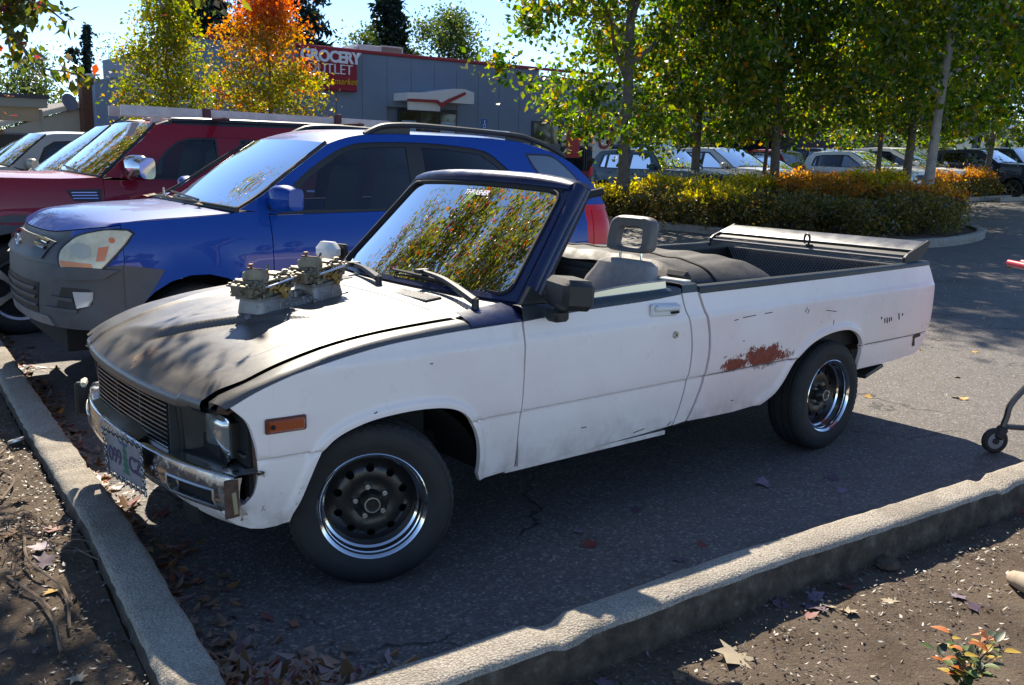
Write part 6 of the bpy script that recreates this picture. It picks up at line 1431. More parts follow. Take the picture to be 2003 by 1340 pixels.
# headlights: hazy lens with amber corner and strip
def q_of(x, y, z):                                            # arc position on the nose for a measured side point
    return x
lp = cat([(.36, .925), (.37, .985), (.31, 1.03), (.22, 1.058), (.10, 1.072), (.02, 1.070)], 3) + [(-.005, 1.05), (.05, .985), (.13, .885), (.20, .862), (.34, .872)]
LPQ = [(.66, .90), (.655, .96), (.60, 1.005), (.50, 1.035), (.36, 1.052), (.20, 1.058)]
def lens(name, ol, mat, off, parent):
    m = M().mat(mat); m.patch(ol, lambda a, c: hp(a, c, off), .03, flange=(-.02, -.012, 0)); o = m.build(name, parent, smooth=45); return o, m.mirror().build(name, parent, smooth=45)
def hp(a, z, off):                                            # headlight surface: wraps the corner; a = x in the car frame
    y = s.Y(min(a, s.xe), z); 
    if a > s.xe:
        ph = math.asin(min(1, max(0, ((a - s.xe) / (s.nose_x(z) - s.xe)) ** (1 / .72)))); y *= math.cos(ph) ** .85
    n = Vector((.55 if a > .3 else .25, .83, .12)).normalized(); p = Vector((a, y, z)) + n * off; return p
hl = cat([(.728, .885), (.726, .914), (.71, .952), (.671, .997), (.616, 1.042), (.506, 1.070), (.385, 1.066)], 3) + [(.365, 1.050), (.412, .99), (.545, .852), (.577, .845), (.726, .858)]
ho = lens('headlight', hl, HAZE, .010, R)
lens('lamp_surround', inset(hl, -.010), TRIM, .005, R)
am = simple('amber_clear', (.60, .14, .008), .25, spec=.5, coat=.5); bowl = simple('lamp_bowl', (.42, .41, .34), .2, spec=.6, coat=.6)
for ol, off, mt in (([(.724, .897), (.724, .862), (.580, .849), (.590, .884)], .013, am), ([(.545, .975), (.490, .982), (.520, .898), (.565, .896)], .013, am), ([(.472 + .017 * math.cos(a), 1.015 + .017 * math.sin(a)) for a in np.linspace(0, 2 * PI, 13)[:-1]], .013, am), ([(.630 + .045 * math.cos(a), .955 + .045 * math.sin(a)) for a in np.linspace(0, 2 * PI, 17)[:-1]], .0125, bowl)):
    m = M().mat(mt); m.patch(ol, lambda a, c: hp(a, c, off), .03); nm = 'amber_insert' if mt is am else 'reflector'; m.build(nm, ho[0]); m.mirror().build(nm, ho[1])
g = s.nose_patch('grille', [(.62, .895), (.565, .992), (.75, 1.004), (1.25, 1.004), (1.435, .992), (1.38, .895)], TRIM, off=.012, mirror=False)[0]
for z, qa, qb in ((.988, .645, .83), (.957, .63, .80)):
    for q0, q1 in ((qa, qb), (2 - qb, 2 - qa)):
        m = M().mat(CHR); m.grid([[s._off(s.nose_up, q_, z + .012 * (q_ - q0) / (q1 - q0) * (1 if q0 < 1 else 0) + dz, .024 if abs(dz) < .005 else .014) for dz in (-.010, -.003, .003, .010)] for q_ in np.linspace(q0, q1, 6)]); m.build('grille_bar', g)
m = M().mat(CHR); cc = s._off(s.nose_up, 1.0, .962, .026); m.tube([cc + Vector((0, .065 * math.cos(a), .034 * math.sin(a))) for a in np.linspace(0, 2 * PI, 21)], .006, 6, False)
for a, b_ in (((-.03, -.018), (-.03, .018)), ((-.03, 0), (-.005, .018)), ((-.03, 0), (-.005, -.018)), ((.01, -.018), (.022, .018)), ((.022, .018), (.036, -.018))): m.tube([cc + Vector((0, -a[0], a[1])), cc + Vector((0, -b_[0], b_[1]))], .003, 4)
m.build('emblem', g)
FOG = simple('fog_lens', (.55, .53, .50), .15, coat=1.0)
for ol, mt, off, nm in (([(.515, .600), (.43, .742), (.31, .742), (.20, .735), (.19, .650), (.31, .615)], TRIM, .003, 'fog_recess'), ([(.325, .722), (.188, .722), (.192, .68), (.225, .640), (.308, .626)], FOG, .016, 'fog_lamp'), ([(.525, .690), (.510, .672), (.34, .660), (.34, .682)], CLAD, .018, 'bumper_slat'), ([(.60, .622), (.57, .602), (.32, .600), (.32, .620)], CLAD, .020, 'bumper_slat'), ([(.72, .565), (.66, .75), (1.34, .75), (1.28, .565)], TRIM, .004, 'lower_intake')):
    s.nose_patch(nm, ol, mt, off, fn=s.nosep, mirror=(ol[0][0] < .70))
for z in (.61, .66, .71): s.nose_patch('intake_slat', [(.72, z - .010), (.70, z + .010), (1.30, z + .010), (1.28, z - .010)], CLAD, .014, fn=s.nosep, mirror=False)
s.nose_patch('skid_plate', [(.55, .505), (.60, .56), (1.40, .56), (1.45, .505)], simple('skid_grey', (.20, .20, .20), .4, var=.3), .012, fn=s.nosep, mirror=False)
m = M().mat(DRK); m.box((.52, 0, .42), (.36, 1.2, .16)); m.build('undertray', R)
s.nose_patch('bumper_brow', cat([(.02, .845), (.20, .862), (.40, .862), (.58, .835)], 3) + [(.50, .805), (.35, .790), (.10, .800)], CLAD, .030, fn=s.nosep)
# side cladding along the sill, tail lamps, roof rails, door trim, bug screen debris, washer
s.side('sill_cladding', [(-.44, .30), (-.44, .43), (-2.19, .43), (-2.19, .30)], CLAD, off=.012, gap=0)
fr = [(.43 * math.cos(a), .365 + .43 * math.sin(a)) for a in np.linspace(-.1, .62, 8)]
s.side('bumper_corner', [(x + .004, z) for x, z in fr if z > .50] + [(.20, .835), (.30, .852), (.425, .868), (.425, .50)], CLAD, off=.006, gap=0)
for sg in (1, -1):
    m = M().mat(REDL); m.grid([[(x, sg * (s.Y(x, z) + .012 * k), z) for k, x in ((0, -3.10 - .045 * (1.15 - z)), (1, -3.20), (1, -3.30), (0, -3.36))] for z in np.linspace(.86, 1.17, 8)], flip=sg < 0); m.grid([[s.tailp(q_ if sg > 0 else 2 - q_, z, .012) for q_ in np.linspace(.0, .34, 6)] for z in np.linspace(.86, 1.13, 6)], flip=sg > 0); m.build('tail_light', R)
    m = M().mat(TRIM); rail = [(-1.26, 1.666), (-1.33, 1.70), (-1.42, 1.728), (-1.60, 1.738), (-1.83, 1.733), (-2.50, 1.700), (-2.70, 1.668), (-2.88, 1.615), (-3.05, 1.545)]
    y = lambda x, z: sg * (s.Y(x, 1.66) - .03)
    m.tube([(x, y(x, z), z - .004) for x, z in cat(rail, 3)], .021, 7)
    for x0, x1 in ((-1.26, -1.62), (-2.45, -3.0)): m.grid([[(x, y(x, 0), 1.640), (x, y(x, 0), float(np.interp(-x, [1.26, 1.42, 1.6, 2.5, 2.7, 3.0], [1.668, 1.726, 1.736, 1.70, 1.668, 1.565])))] for x in np.linspace(x0, x1, 9)])
    m.mat(STL).tube([(x, y(x, 0) + sg * .006, float(np.interp(-x, [1.55, 2.5], [1.741, 1.708]))) for x in (-1.56, -2.0, -2.48)], .012, 6); m.build('roof_rail', R, smooth=50)
m = M().mat(simple('dry_leaves', (.32, .24, .15), .8)); rr = random.Random(4)
for k in range(22):
    x = -.14 + rr.uniform(-.05, .04); yy = rr.uniform(-.62, .60); z = 1.205 - .02 * (yy / .6) ** 2; a = rr.uniform(0, 6); d = .035; m.poly([(x + d * math.cos(a + q_), yy + d * math.sin(a + q_), z + rr.uniform(0, .03)) for q_ in (0, 2.0, 4.0)])
m.build('wedged_leaves', R, smooth=0)['kind'] = 'stuff'
# ---- red SUV
o1 = world((0, -5.85), YA, -.10)
nt_ = Car('parked_car', 'dark red boxy SUV with chrome mirror and a ladder on its roof', 'car', o1, YA, dict(
    paint=RED, W=.925, wb=2.76, r=.375, arch=.47, sill=.30, flare=.045, xe=.42, tail=-3.55, bump_lo=.32, hood_x=.70, hood_c=.035, wsbow=.14,
    hood=[(.75, 1.225), (.55, 1.25), (.15, 1.278), (-.33, 1.272), (-.65, 1.283), (-.75, 1.29)], cowl=(-.70, 1.285),
    nose_prof=[(.3, .70), (.5, .78), (.8, .80), (1.1, .76), (1.25, .71)], tail_prof=[(.3, -3.62), (.6, -3.68), (1.0, -3.64), (1.3, -3.6)],
    tumble=[(.2, .92), (.4, .97), (.7, 1.0), (.95, 1.0), (1.2, .975), (1.30, .94), (1.62, .86), (1.76, .80), (1.82, .76)],
    gaps=(-.69, -1.86, -2.75), belt=[(-.9, 1.262), (-3.2, 1.285)], apillar=[(-.70, 1.285), (-.92, 1.49), (-1.19, 1.738)],
    roof=[(-1.19, 1.738), (-1.35, 1.757), (-1.9, 1.766), (-2.7, 1.758), (-3.3, 1.745), (-3.40, 1.70), (-3.46, 1.5), (-3.48, 1.285)], roof_end=-3.33, hatch_glass=True,
    trim_top=[(-1.085, 1.262), (-1.10, 1.30), (-1.155, 1.415), (-1.235, 1.515), (-1.345, 1.600), (-1.46, 1.635), (-1.72, 1.640), (-3.2, 1.62), (-3.22, 1.29)],
    glass=[([(-1.125, 1.285), (-1.175, 1.405), (-1.25, 1.500), (-1.355, 1.580), (-1.465, 1.612), (-1.69, 1.618), (-1.69, 1.275)], SGL), ([(-1.94, 1.61), (-2.55, 1.605), (-2.60, 1.29), (-1.94, 1.28)], TGL), ([(-2.72, 1.60), (-3.13, 1.59), (-3.15, 1.30), (-2.72, 1.295)], TGL)],
    split_front=.95, split_rear=.8, bump_mat=RED, lamp=[(.25, 1.0), (.25, 1.15), (.62, 1.15), (.60, 1.0)], grille=[(.66, .98), (.66, 1.17), (1.34, 1.17), (1.34, .98)], mirrorm=CHR, mirror_k=1.45, trim=False, spokes=5, handlem=CHR))
s = nt_; R = s.root
s.side('pillar_panel', [(-1.70, 1.262), (-1.70, 1.635), (-1.93, 1.635), (-1.93, 1.265)], RED, off=-.004, gap=.003)
s.side('pillar_panel', [(-2.61, 1.27), (-2.61, 1.63), (-2.71, 1.63), (-2.71, 1.28)], RED, off=-.004, gap=.003)
wt = s.trim_top; s.side('door_frame', wt[:-2] + [(-3.2, 1.62), (-3.22, 1.29), (-1.09, 1.262)], RED, off=-.005, gap=0, holes=[inset(q_[0], -.014) for q_ in s.glass] + [[(-1.71, 1.30), (-1.71, 1.60), (-1.92, 1.60), (-1.92, 1.30)]])
for q_ in s.glass: s.side('window_seal', inset(q_[0], -.018), TRIM, off=-.004, gap=0, holes=[q_[0]], flange=False)
s.side('wheel_arch_cladding', [(.55 * math.cos(a), .375 + .56 * math.sin(a) + (.05 if True else 0)) for a in np.linspace(-.15, PI + .15, 20)] + [(.472 * math.cos(a), .375 + .472 * math.sin(a)) for a in np.linspace(PI + .15, -.15, 20)], CLAD, off=.008, gap=0)
s.side('wheel_arch_cladding', [(-2.76 + .55 * math.cos(a), .375 + .56 * math.sin(a) + .05) for a in np.linspace(-.15, PI + .15, 20)] + [(-2.76 + .472 * math.cos(a), .375 + .472 * math.sin(a)) for a in np.linspace(PI + .15, -.15, 20)], CLAD, off=.008, gap=0)
vt = s.side('fender_vent', [(-.385, 1.180), (-.668, 1.190), (-.655, 1.082), (-.445, 1.090)], TRIM, off=.004, gap=0)
for o, sg in zip(vt, (1, -1)):
    for k in range(3):
        z = 1.112 + k * .024; m = M().mat(CHR); m.box((-.535 + .005 * k, sg * (s.Y(-.53, z) + .012), z), (.20, .012, .008)); m.build('vent_bar', o)
for sg in (1, -1):
    m = M().mat(TRIM); pts = [(-1.20, 1.722), (-1.32, 1.762), (-1.5, 1.785), (-3.1, 1.775), (-3.3, 1.75)]; m.tube([(x, sg * (s.Y(x, 1.75) - .02), z) for x, z in cat(pts, 3)], .026, 7)
    m.grid([[(x, sg * (s.Y(x, 1.72) + .004), 1.700), (x, sg * (s.Y(x, 1.75) - .012), 1.785 if x < -1.4 else 1.745)] for x in np.linspace(-1.26, -3.3, 12)], flip=sg < 0); m.build('roof_rail', R, smooth=50)
# ladder with its brackets on the roof
ld = thing('ladder', 'long aluminium ladder lying on edge along the red car roof', 'ladder', world((0, -5.85), YA, 0), YA)
LA = simple('ladder_metal', (.42, .36, .36), .4, metal=.5, var=.2, vscale=6)
for nm, y in (('rail', .50), ('rail', .08)):
    m = M().mat(LA); rows = []
    for x in np.linspace(-1.06, -3.75, 12): 
        zz = 1.862 + (-x - 1.06) * -.016; rows.append([(x, y - .012, zz - .045), (x, y + .012, zz - .045), (x, y + .012, zz + .045), (x, y - .012, zz + .045), (x, y - .012, zz - .045)])
    m.grid(rows); m.poly(rows[0][:4]); m.poly(rows[-1][:4][::-1]); m.build(nm, ld, smooth=0)
for k in range(9): m = M().mat(LA); x = -1.25 - k * .3; m.cyl((x, .08, 1.86 - k * .005), (x, .50, 1.86 - k * .005), .016, n=8); m.build('rung', ld)
for x in (-1.72, -3.05):
    m = M().mat(simple('strap_maroon', (.10, .03, .035), .7)); m.box((x, .52, 1.845), (.075, .03, .13), bev=.01); m.box((x, .29, 1.80), (.06, 1.5, .03), bev=.008); m.build('rack_bracket', R)
m = M().mat(simple('rack_white', (.62, .60, .57), .5)); m.box((-1.28, .45, 1.79), (.10, .05, .10), bev=.01); m.box((-1.42, .20, 1.790), (.30, .36, .03), (0, -.08, 0), bev=.01); m.build('rack_bracket', R); m = M().mat(simple('rack_white', (.62, .60, .57), .5)); m.box((-2.5, .45, 1.79), (.08, .05, .09)); m.build('rack_bracket', R)
# ---- three cars farther left
def small_car(name, label, cat_, loc, yaw, col, k=1.0, roofz=1.45, group=None, **kw):
    d = dict(paint=col, W=.87 * k, wb=2.62, r=.315, arch=.375, sill=.23, xe=.42, tail=-3.45, bump_lo=.22, hood_x=.80, hood_c=.04,
        hood=[(.85, .70), (.75, .745), (.5, .82), (.1, .88), (-.35, .925), (-.5, .94)], cowl=(-.42, .935),
        nose_prof=[(.22, .72), (.35, .82), (.5, .86), (.65, .85), (.76, .79)], tail_prof=[(.25, -3.45), (.5, -3.6), (.7, -3.6), (.9, -3.52)],
        tumble=[(.2, .92), (.35, .97), (.55, 1.0), (.75, .995), (.9, .965), (1.0, .93), (roofz - .05, .74), (roofz + .05, .66)],
        gaps=(-.52, -1.55, -2.42), belt=[(-.6, .90), (-3.1, .99)], apillar=[(-.42, .935), (-.85, 1.18), (-1.25, roofz - .06)],
        roof=cat([(-1.25, roofz - .06), (-1.5, roofz - .012), (-1.9, roofz), (-2.3, roofz - .02), (-2.75, roofz - .10), (-3.05, 1.18), (-3.3, 1.02)], 2), roof_end=-2.6, hatch_glass=True,
        trim_top=[(-.70, .905), (-.95, 1.09), (-1.28, roofz - .13), (-1.55, roofz - .08), (-1.95, roofz - .075), (-2.35, roofz - .11), (-2.7, 1.2), (-2.95, 1.02), (-2.98, .985)],
        glass=[([(-.83, .94), (-1.0, 1.08), (-1.30, roofz - .165), (-1.5, roofz - .12), (-1.5, .955)], SGL), ([(-1.62, roofz - .115), (-1.95, roofz - .11), (-2.3, roofz - .15), (-2.55, 1.18), (-2.7, 1.03), (-1.62, .96)], TGL)],
        split_front=.50, split_rear=.55, lamp=[(.12, .58), (.10, .66), (.45, .70), (.55, .62), (.5, .56)], grille=[(.62, .56), (.64, .66), (1.36, .66), (1.38, .56)], tlamp=[(.02, .72), (.02, .92), (.28, .92), (.3, .74)])
    d.update(kw); return Car(name, label, cat_, loc, yaw, d, group)
# ---- parked cars farther left of the red SUV
SIL = paint('paint_silver', (.50, .51, .52), .3, dust=.03, metal=.3); WHT = paint('paint_white', (.84, .84, .83), .3, dust=.02); GRB = paint('paint_beige_grey', (.34, .33, .30), .3, dust=.1, metal=.4); DKB = paint('paint_dark_blue', (.012, .02, .045), .25, dust=.05); TEAL = paint('paint_slate', (.035, .07, .10), .35, dust=.12); DKG = paint('paint_charcoal', (.03, .035, .042), .3, dust=.08, metal=.3)
def tall_car(name, label, cat_, loc, yaw, col, hz=1.08, bz=1.03, rz=1.72, W=.90, wsx=(-.55, -1.15), tail=-3.45, hatch=True, group=None, tint=True, **kw):
    x0, x1 = wsx; gl2 = TGL if tint else CGL
    d = dict(paint=col, W=W, wb=2.65, r=.345, arch=.415, sill=.27, xe=.42, tail=tail, bump_lo=.28, hood_x=.74, hood_c=.04, flare=.02,
        hood=[(.8, hz - .12), (.6, hz - .05), (.2, hz - .01), (x0, hz + .02), (x0 - .1, hz + .03)], cowl=(x0, hz + .02),
        nose_prof=[(.28, .70), (.45, .80), (.7, .83), (.9, .80), (hz, .74)], tail_prof=[(.3, tail - .04), (.5, tail - .12), (.8, tail - .12), (bz + .1, tail - .05)],
        tumble=[(.2, .92), (.4, .97), (.65, 1.0), (.9, .99), (bz, .965), (bz + .1, .93), (rz - .12, .82), (rz, .77), (rz + .06, .72)],
        gaps=(x0 - .12, x0 - 1.2, x0 - 2.1), belt=[(x0 - .2, bz), (tail + .3, bz + .03)], apillar=[(x0, hz + .02), ((x0 + x1) / 2 - .03, (hz + rz) / 2 + .03), (x1, rz - .03)],
        roof=[(x1, rz - .03), (x1 - .15, rz - .005), (x1 - .6, rz), (tail + .9, rz - .015), (tail + .42, rz - .05), (tail + .30, rz - .14), (tail + .20, bz + .3), (tail + .12, bz + .05)], roof_end=tail + .36, hatch_glass=hatch,
        trim_top=[(x0 - .28, bz), (x1 + .06, rz - .20), (x1 - .08, rz - .115), (x1 - .3, rz - .10), (tail + .8, rz - .12), (tail + .55, rz - .16), (tail + .48, bz + .2), (tail + .46, bz + .03)],
        glass=[([(x0 - .36, bz + .03), (x1 + .0, rz - .22), (x1 - .12, rz - .15), (x0 - 1.15, rz - .14), (x0 - 1.15, bz + .03)], CGL), ([(x0 - 1.25, rz - .14), (x0 - 2.05, rz - .15), (x0 - 2.05, bz + .04), (x0 - 1.25, bz + .035)], gl2), ([(x0 - 2.15, rz - .15), (tail + .60, rz - .18), (tail + .52, bz + .06), (x0 - 2.15, bz + .045)], gl2)],
        split_front=.62, split_rear=.62, lamp=[(.14, hz - .34), (.10, hz - .20), (.42, hz - .17), (.55, hz - .22), (.55, hz - .32)], grille=[(.62, hz - .34), (.64, hz - .18), (1.36, hz - .18), (1.38, hz - .34)], tlamp=[(.02, bz - .22), (.02, bz + .04), (.22, bz + .04), (.24, bz - .2)])
    d.update(kw); return Car(name, label, cat_, loc, yaw, d, group)
tall_car('parked_car', 'silver minivan with a whip aerial between the red car and the grey pickup', 'car', world((-.42, -8.75), YA, -.30), YA, SIL, hz=1.16, bz=1.10, rz=1.78, wsx=(-.45, -1.20))
c = S.objects[-1]
am_ = M().mat(TRIM); am_.tube([(-1.12, .55, 1.80), (-1.62, .50, 2.10)], [.010, .004], 5); r_ = [o for o in S.objects if o.get('label', '').startswith('silver minivan')][0]; am_.build('aerial', r_)
tall_car('parked_car', 'beige-grey pickup cab seen past the silver minivan at the left edge', 'car', world((-.45, -11.8), YA, -.35), YA, GRB, hz=1.22, bz=1.17, rz=1.70, wsx=(-.52, -1.02), tail=-3.3)
tall_car('parked_car', 'dark blue car with pale roof bars at the far left edge', 'car', world((-.8, -15.2), YA, -.35), YA, DKB, hz=1.05, bz=1.05, rz=1.60, wsx=(-.5, -1.2))
r_ = [o for o in S.objects if o.get('label', '').startswith('dark blue car with pale')][0]; m = M().mat(simple('pale_metal', (.5, .5, .5), .4))
for x in (-1.45, -2.4): m.box((x, 0, 1.66), (.06, 1.2, .03), bev=.008)
m.build('roof_bar', r_, smooth=25)
# ---- cars beyond the hedge, noses towards the camera side
GF = 'cars parked beyond the hedged island'
def far(fn, label, xn, y0, wd, col, **kw): return fn('parked_car', label, 'car', (xn - wd, y0, G(xn - wd)), PI / 2, col, group=GF, **kw)
far(tall_car, 'old slate-grey square wagon behind the stout grey maple trunk', -17.4, -13.25, .90, TEAL, hz=1.08, bz=1.06, rz=1.60, wsx=(-.55, -1.05), tail=-3.4, tint=False)
far(tall_car, 'silver crossover with roof rails behind the yellow stretch of hedge', -20.6, -13.4, .90, SIL, hz=1.10, bz=1.08, rz=1.66, wsx=(-.55, -1.45), tail=-3.3)
far(small_car, 'low dark-roofed sedan showing only its windscreen above the hedge', -23.5, -14.4, .87, DKG, roofz=1.42)
far(tall_car, 'small white boxy hatchback with red tail light above the orange hedge', -26.4, -12.45, .86, WHT, hz=1.10, bz=1.09, rz=1.60, wsx=(-.55, -1.45), tail=-3.3, W=.86)
far(tall_car, 'white minivan with sloping nose right of the white hatchback', -30.5, -13.2, .95, WHT, hz=1.05, bz=1.12, rz=1.73, wsx=(-.30, -1.65), tail=-3.6, W=.95)
far(tall_car, 'dark slate pickup truck cab above the hedge right of the forked trunk', -33.8, -11.9, .95, DKB, hz=1.22, bz=1.22, rz=1.72, wsx=(-.62, -1.40), tail=-3.4, W=.95)
far(tall_car, 'dark grey SUV behind the slate pickup at the right', -37.0, -12.4, .95, DKG, hz=1.22, bz=1.22, rz=1.78, wsx=(-.62, -1.15), tail=-3.4, W=.95)
far(small_car, 'dark car at the right picture edge, last of its row', -41.0, -12.0, .87, DKB, roofz=1.42)
# a second row behind
G2 = 'second row of cars nearer the shop'
def far2(fn, label, x, y, yaw, col, **kw): return fn('parked_car', label, 'car', (x, y, G(x)), yaw, col, group=G2, **kw)
far2(small_car, 'dark red hatchback seen from behind between two maple trunks', -29.5, -21.0, -PI / 2, RED, roofz=1.62)
far2(tall_car, 'dark blue van in the second row under the yellow-green maple', -25.5, -20.0, PI / 2, DKB, rz=1.80)
far2(tall_car, 'black SUV in the second row behind the white minivan', -38.0, -21.0, PI / 2, DKG, rz=1.7)
far2(small_car, 'dark sedan in the second row behind the white hatchback', -33.5, -21.0, PI / 2, DKG)
# ================================================================== SHOPPING TROLLEY (only its rear shows)
ct = thing('shopping_cart', 'red and grey shopping cart cut off by the right picture edge', 'shopping cart', (-3.53, 1.38, 0), math.atan2(.60, -.80))
CM = simple('cart_metal', (.07, .07, .075), .35, .5); CR = simple('cart_red', (.48, .02, .03), .35, coat=.4)
for sg, nm in ((0, 0), (-.50, 0)):
    y = sg
    m = M().mat(CM); m.tube(cat([(.03, y, .13), (.05, y, .20), (.08, y, .30), (.26, y, .50), (.44, y, .62)], 4), .017, 8); m.tube([(.03, y, .15), (.40, y, .13), (.72, y, .13)], .016, 8); m.build('frame', ct)
    w_ = bpy.data.objects.new('wheel', None); 
    m = M().mat(simple('caster_black', (.02, .02, .02), .6)); m.lathe([(-.016, .045), (-.018, .060), (-.012, .069), (.012, .069), (.018, .060), (.016, .045)], (0, y, .07), 'Y', 26, True); m.mat(simple('caster_grey', (.30, .31, .32), .5)).lathe([(.012, .046), (.012, .016), (-.012, .016), (-.012, .046)], (0, y, .07), 'Y', 22, True); m.mat(simple('caster_black', (.02, .02, .02), .6)).lathe([(-.02, 0), (-.02, .017), (.02, .017), (.02, 0)], (0, y, .07), 'Y', 12); m.box((.025, y, .115), (.05, .05, .07), (0, .5, 0), bev=.008); m.build('caster', ct)
m = M().mat(simple('cart_wire', (.4, .4, .4), .3, .8))
for k in range(9): m.tube([(.16, -.03 - k * .055, .30), (.70, -.03 - k * .055, .22)], .004, 4)
m.tube([(.16, 0, .30), (.16, -.5, .30)], .005, 5); m.build('bottom_rack', ct)
m = M().mat(CR)
def cpt(u, v, t): 
    return (.12 + .78 * u, -.02 - .46 * v * (1 - .15 * u) - .03 * u, .56 + .40 * t - .0 * u)
for v in (0, 1): m.grid([[(.16 + .10 * (1 - t) + (.74 - .14 * (1 - t)) * u, 0 - .50 * v + (-.03 if v == 0 else .03) * u, .60 + .36 * t) for u in np.linspace(0, 1, 10)] for t in np.linspace(0, 1, 6)])
m.grid([[(.26 - .10 * t, -.5 * v, .60 + .36 * t) for v in np.linspace(0, 1, 8)] for t in np.linspace(0, 1, 6)]); m.grid([[(.26 + .62 * u, -.5 * v, .60) for v in np.linspace(0, 1, 8)] for u in np.linspace(0, 1, 4)]); m.build('basket', ct, smooth=20)
m = M().mat(CM)
for y in (.02, -.52): m.tube(cat([(-.04, y, 1.03), (.02, y, 1.035), (.10, y, 1.0), (.15, y, .93), (.17, y, .80)], 4), .020, 8)
m.build('handle_bracket', ct)
m = M().mat(CR); m.cyl((-.04, .0, 1.045), (-.04, -.50, 1.045), .019, n=10); m.mat(simple('handle_pink', (.62, .30, .34), .4)).box((.06, -.25, 1.05), (.12, .46, .02), (0, .1, 0), bev=.006); m.build('handle', ct)
# ================================================================== LEAVES, TWIGS, SPROUT
def leafcol(name, c): return simple(name, c, .6, var=.3, vscale=30)
LC = [leafcol('fallen_purple', (.10, .06, .085)), leafcol('fallen_red', (.17, .035, .025)), leafcol('fallen_brown', (.14, .075, .035)), leafcol('fallen_pale', (.36, .29, .19)), leafcol('fallen_yellow', (.45, .26, .04)), leafcol('fallen_lilac', (.20, .15, .19))]
def maple_leaf(mat, curl=.3, seed=0):
    r = random.Random(seed); pts = []
    for k, (a, d) in enumerate([(-90, .12), (-62, .52), (-35, .34), (-12, .78), (12, .50), (32, .86), (55, .55), (90, 1.0), (125, .55), (148, .86), (168, .50), (192, .78), (215, .34), (242, .52)]):
        a = math.radians(a + r.uniform(-5, 5)); d *= r.uniform(.85, 1.1); pts.append((d * math.cos(a), d * math.sin(a)))
    m = M().mat(mat); f = lambda x, y: (x, y, curl * (x * x * .6 + .25 * abs(y) * y) + .06 * math.sin(5 * x + 3 * y) + .03)
    P_ = [f(*p) for p in pts]; c = f(0, 0); m.add([c] + P_, [(0, 1 + i, 1 + (i + 1) % len(P_)) for i in range(len(P_))]); m.tube([f(0, -.1), f(.03, -.5), (.06, -.85, .12)], .02, 3, False); return m.mesh('fallen_leaf', 60)
LM = [maple_leaf(LC[i % 6], .25 + .15 * (i % 3), i) for i in range(12)]
def leaf(x, y, z, size, k, lab, grp):
    o = bpy.data.objects.new('fallen_leaf', LM[k % 12]); COL.objects.link(o); o.location = (x, y, z + .004); o.scale = (size,) * 3; o.rotation_euler = (random.uniform(-.25, .25), random.uniform(-.25, .25), random.uniform(0, 6.28)); tag(o, lab, 'leaf', grp); return o

def leaves_at(pts, z, cols, size, lab, grp):
    for i, (x, y) in enumerate(pts):
        k = cols[i % len(cols)]; leaf(x, y, z, size * random.uniform(.75, 1.25), k + 6 * (i % 2), lab, grp)
leaves_at([(-2.06, .96)], 0, [5], .075, 'largest lilac maple leaf on the shaded asphalt beside the rear wheel', None)
leaves_at([(-2.39, 1.11), (-2.27, 1.25), (-1.23, 1.26), (-1.04, 1.3), (-.91, .86), (-.84, 1.0), (-1.27, .83), (-.42, .54)], 0, [0, 5, 1], .045, 'small dark purple leaf lying on the asphalt in the pickup shadow', 'small leaves in the pickup shadow')
leaves_at([(-4.58, .71), (-4.59, .65), (-6.26, -.03), (-7.66, -.57), (-4.1, .3), (-5.2, .35), (-6.9, .4), (-5.6, -.5), (-8.4, .2), (-7.2, -1.2), (-9.0, -.9), (-5.0, 1.1)], 0, [4, 3, 4, 2], .05, 'small yellow leaf on the sunlit asphalt behind the pickup', 'yellow leaves on the sunlit asphalt')
leaves_at([(.31, -1.12), (.2, -1.3), (.26, -1.45), (.38, -.94), (.42, -.35), (.25, -2.92), (.04, -4.35), (.06, -3.51), (.48, -.55), (.40, -1.8), (.22, -2.3), (.50, .10), (.55, .32)], 0, [1, 1, 0, 2], .065, 'red-brown maple leaf in the gutter between bumper and front kerb', 'red leaves in the gutter')
leaves_at([(-.67, 1.87)], -.03, [3], .085, 'big curled pale leaf on the bare soil at the bottom of the picture', None)
leaves_at([(-1.08, 1.75), (-1.23, 1.78), (-1.11, 1.85), (-1.22, 1.86), (-1.24, 1.91), (-1.18, 1.82)], -.03, [0, 5, 1, 3, 3, 0], .06, 'leaf in the small purple and pale cluster on the shadow edge of the soil', 'leaf cluster on the soil')
leaves_at([(-2.28, 1.78), (-1.59, 1.71), (-1.42, 1.81), (-1.44, 1.96), (-1.64, 2.19), (-1.67, 2.1), (-.41, 1.86), (-.37, 1.67), (-2.8, 1.85), (-1.9, 1.76), (-.2, 1.75)], -.03, [2, 2, 1, 3, 0, 5], .05, 'single brown or purple leaf scattered over the right planting bed', 'scattered leaves on the right bed')
leaves_at([(.94, -.09), (.87, -.26), (.98, .05), (1.02, -.3)], .065, [5, 1, 0, 2], .06, 'leaf of the lilac and red group on the left bed behind the kerb', 'leaf group on the left bed')
leaves_at([(.72, -1.59), (.76, -1.75), (.81, -1.3), (.89, -.68), (1.0, .31), (1.08, .1), (1.09, .92), (1.13, .56), (.95, -1.0), (.85, -1.95)], .065, [4, 2, 3, 2], .045, 'small yellow or brown leaf scattered over the left planting bed', 'scattered leaves on the left bed')
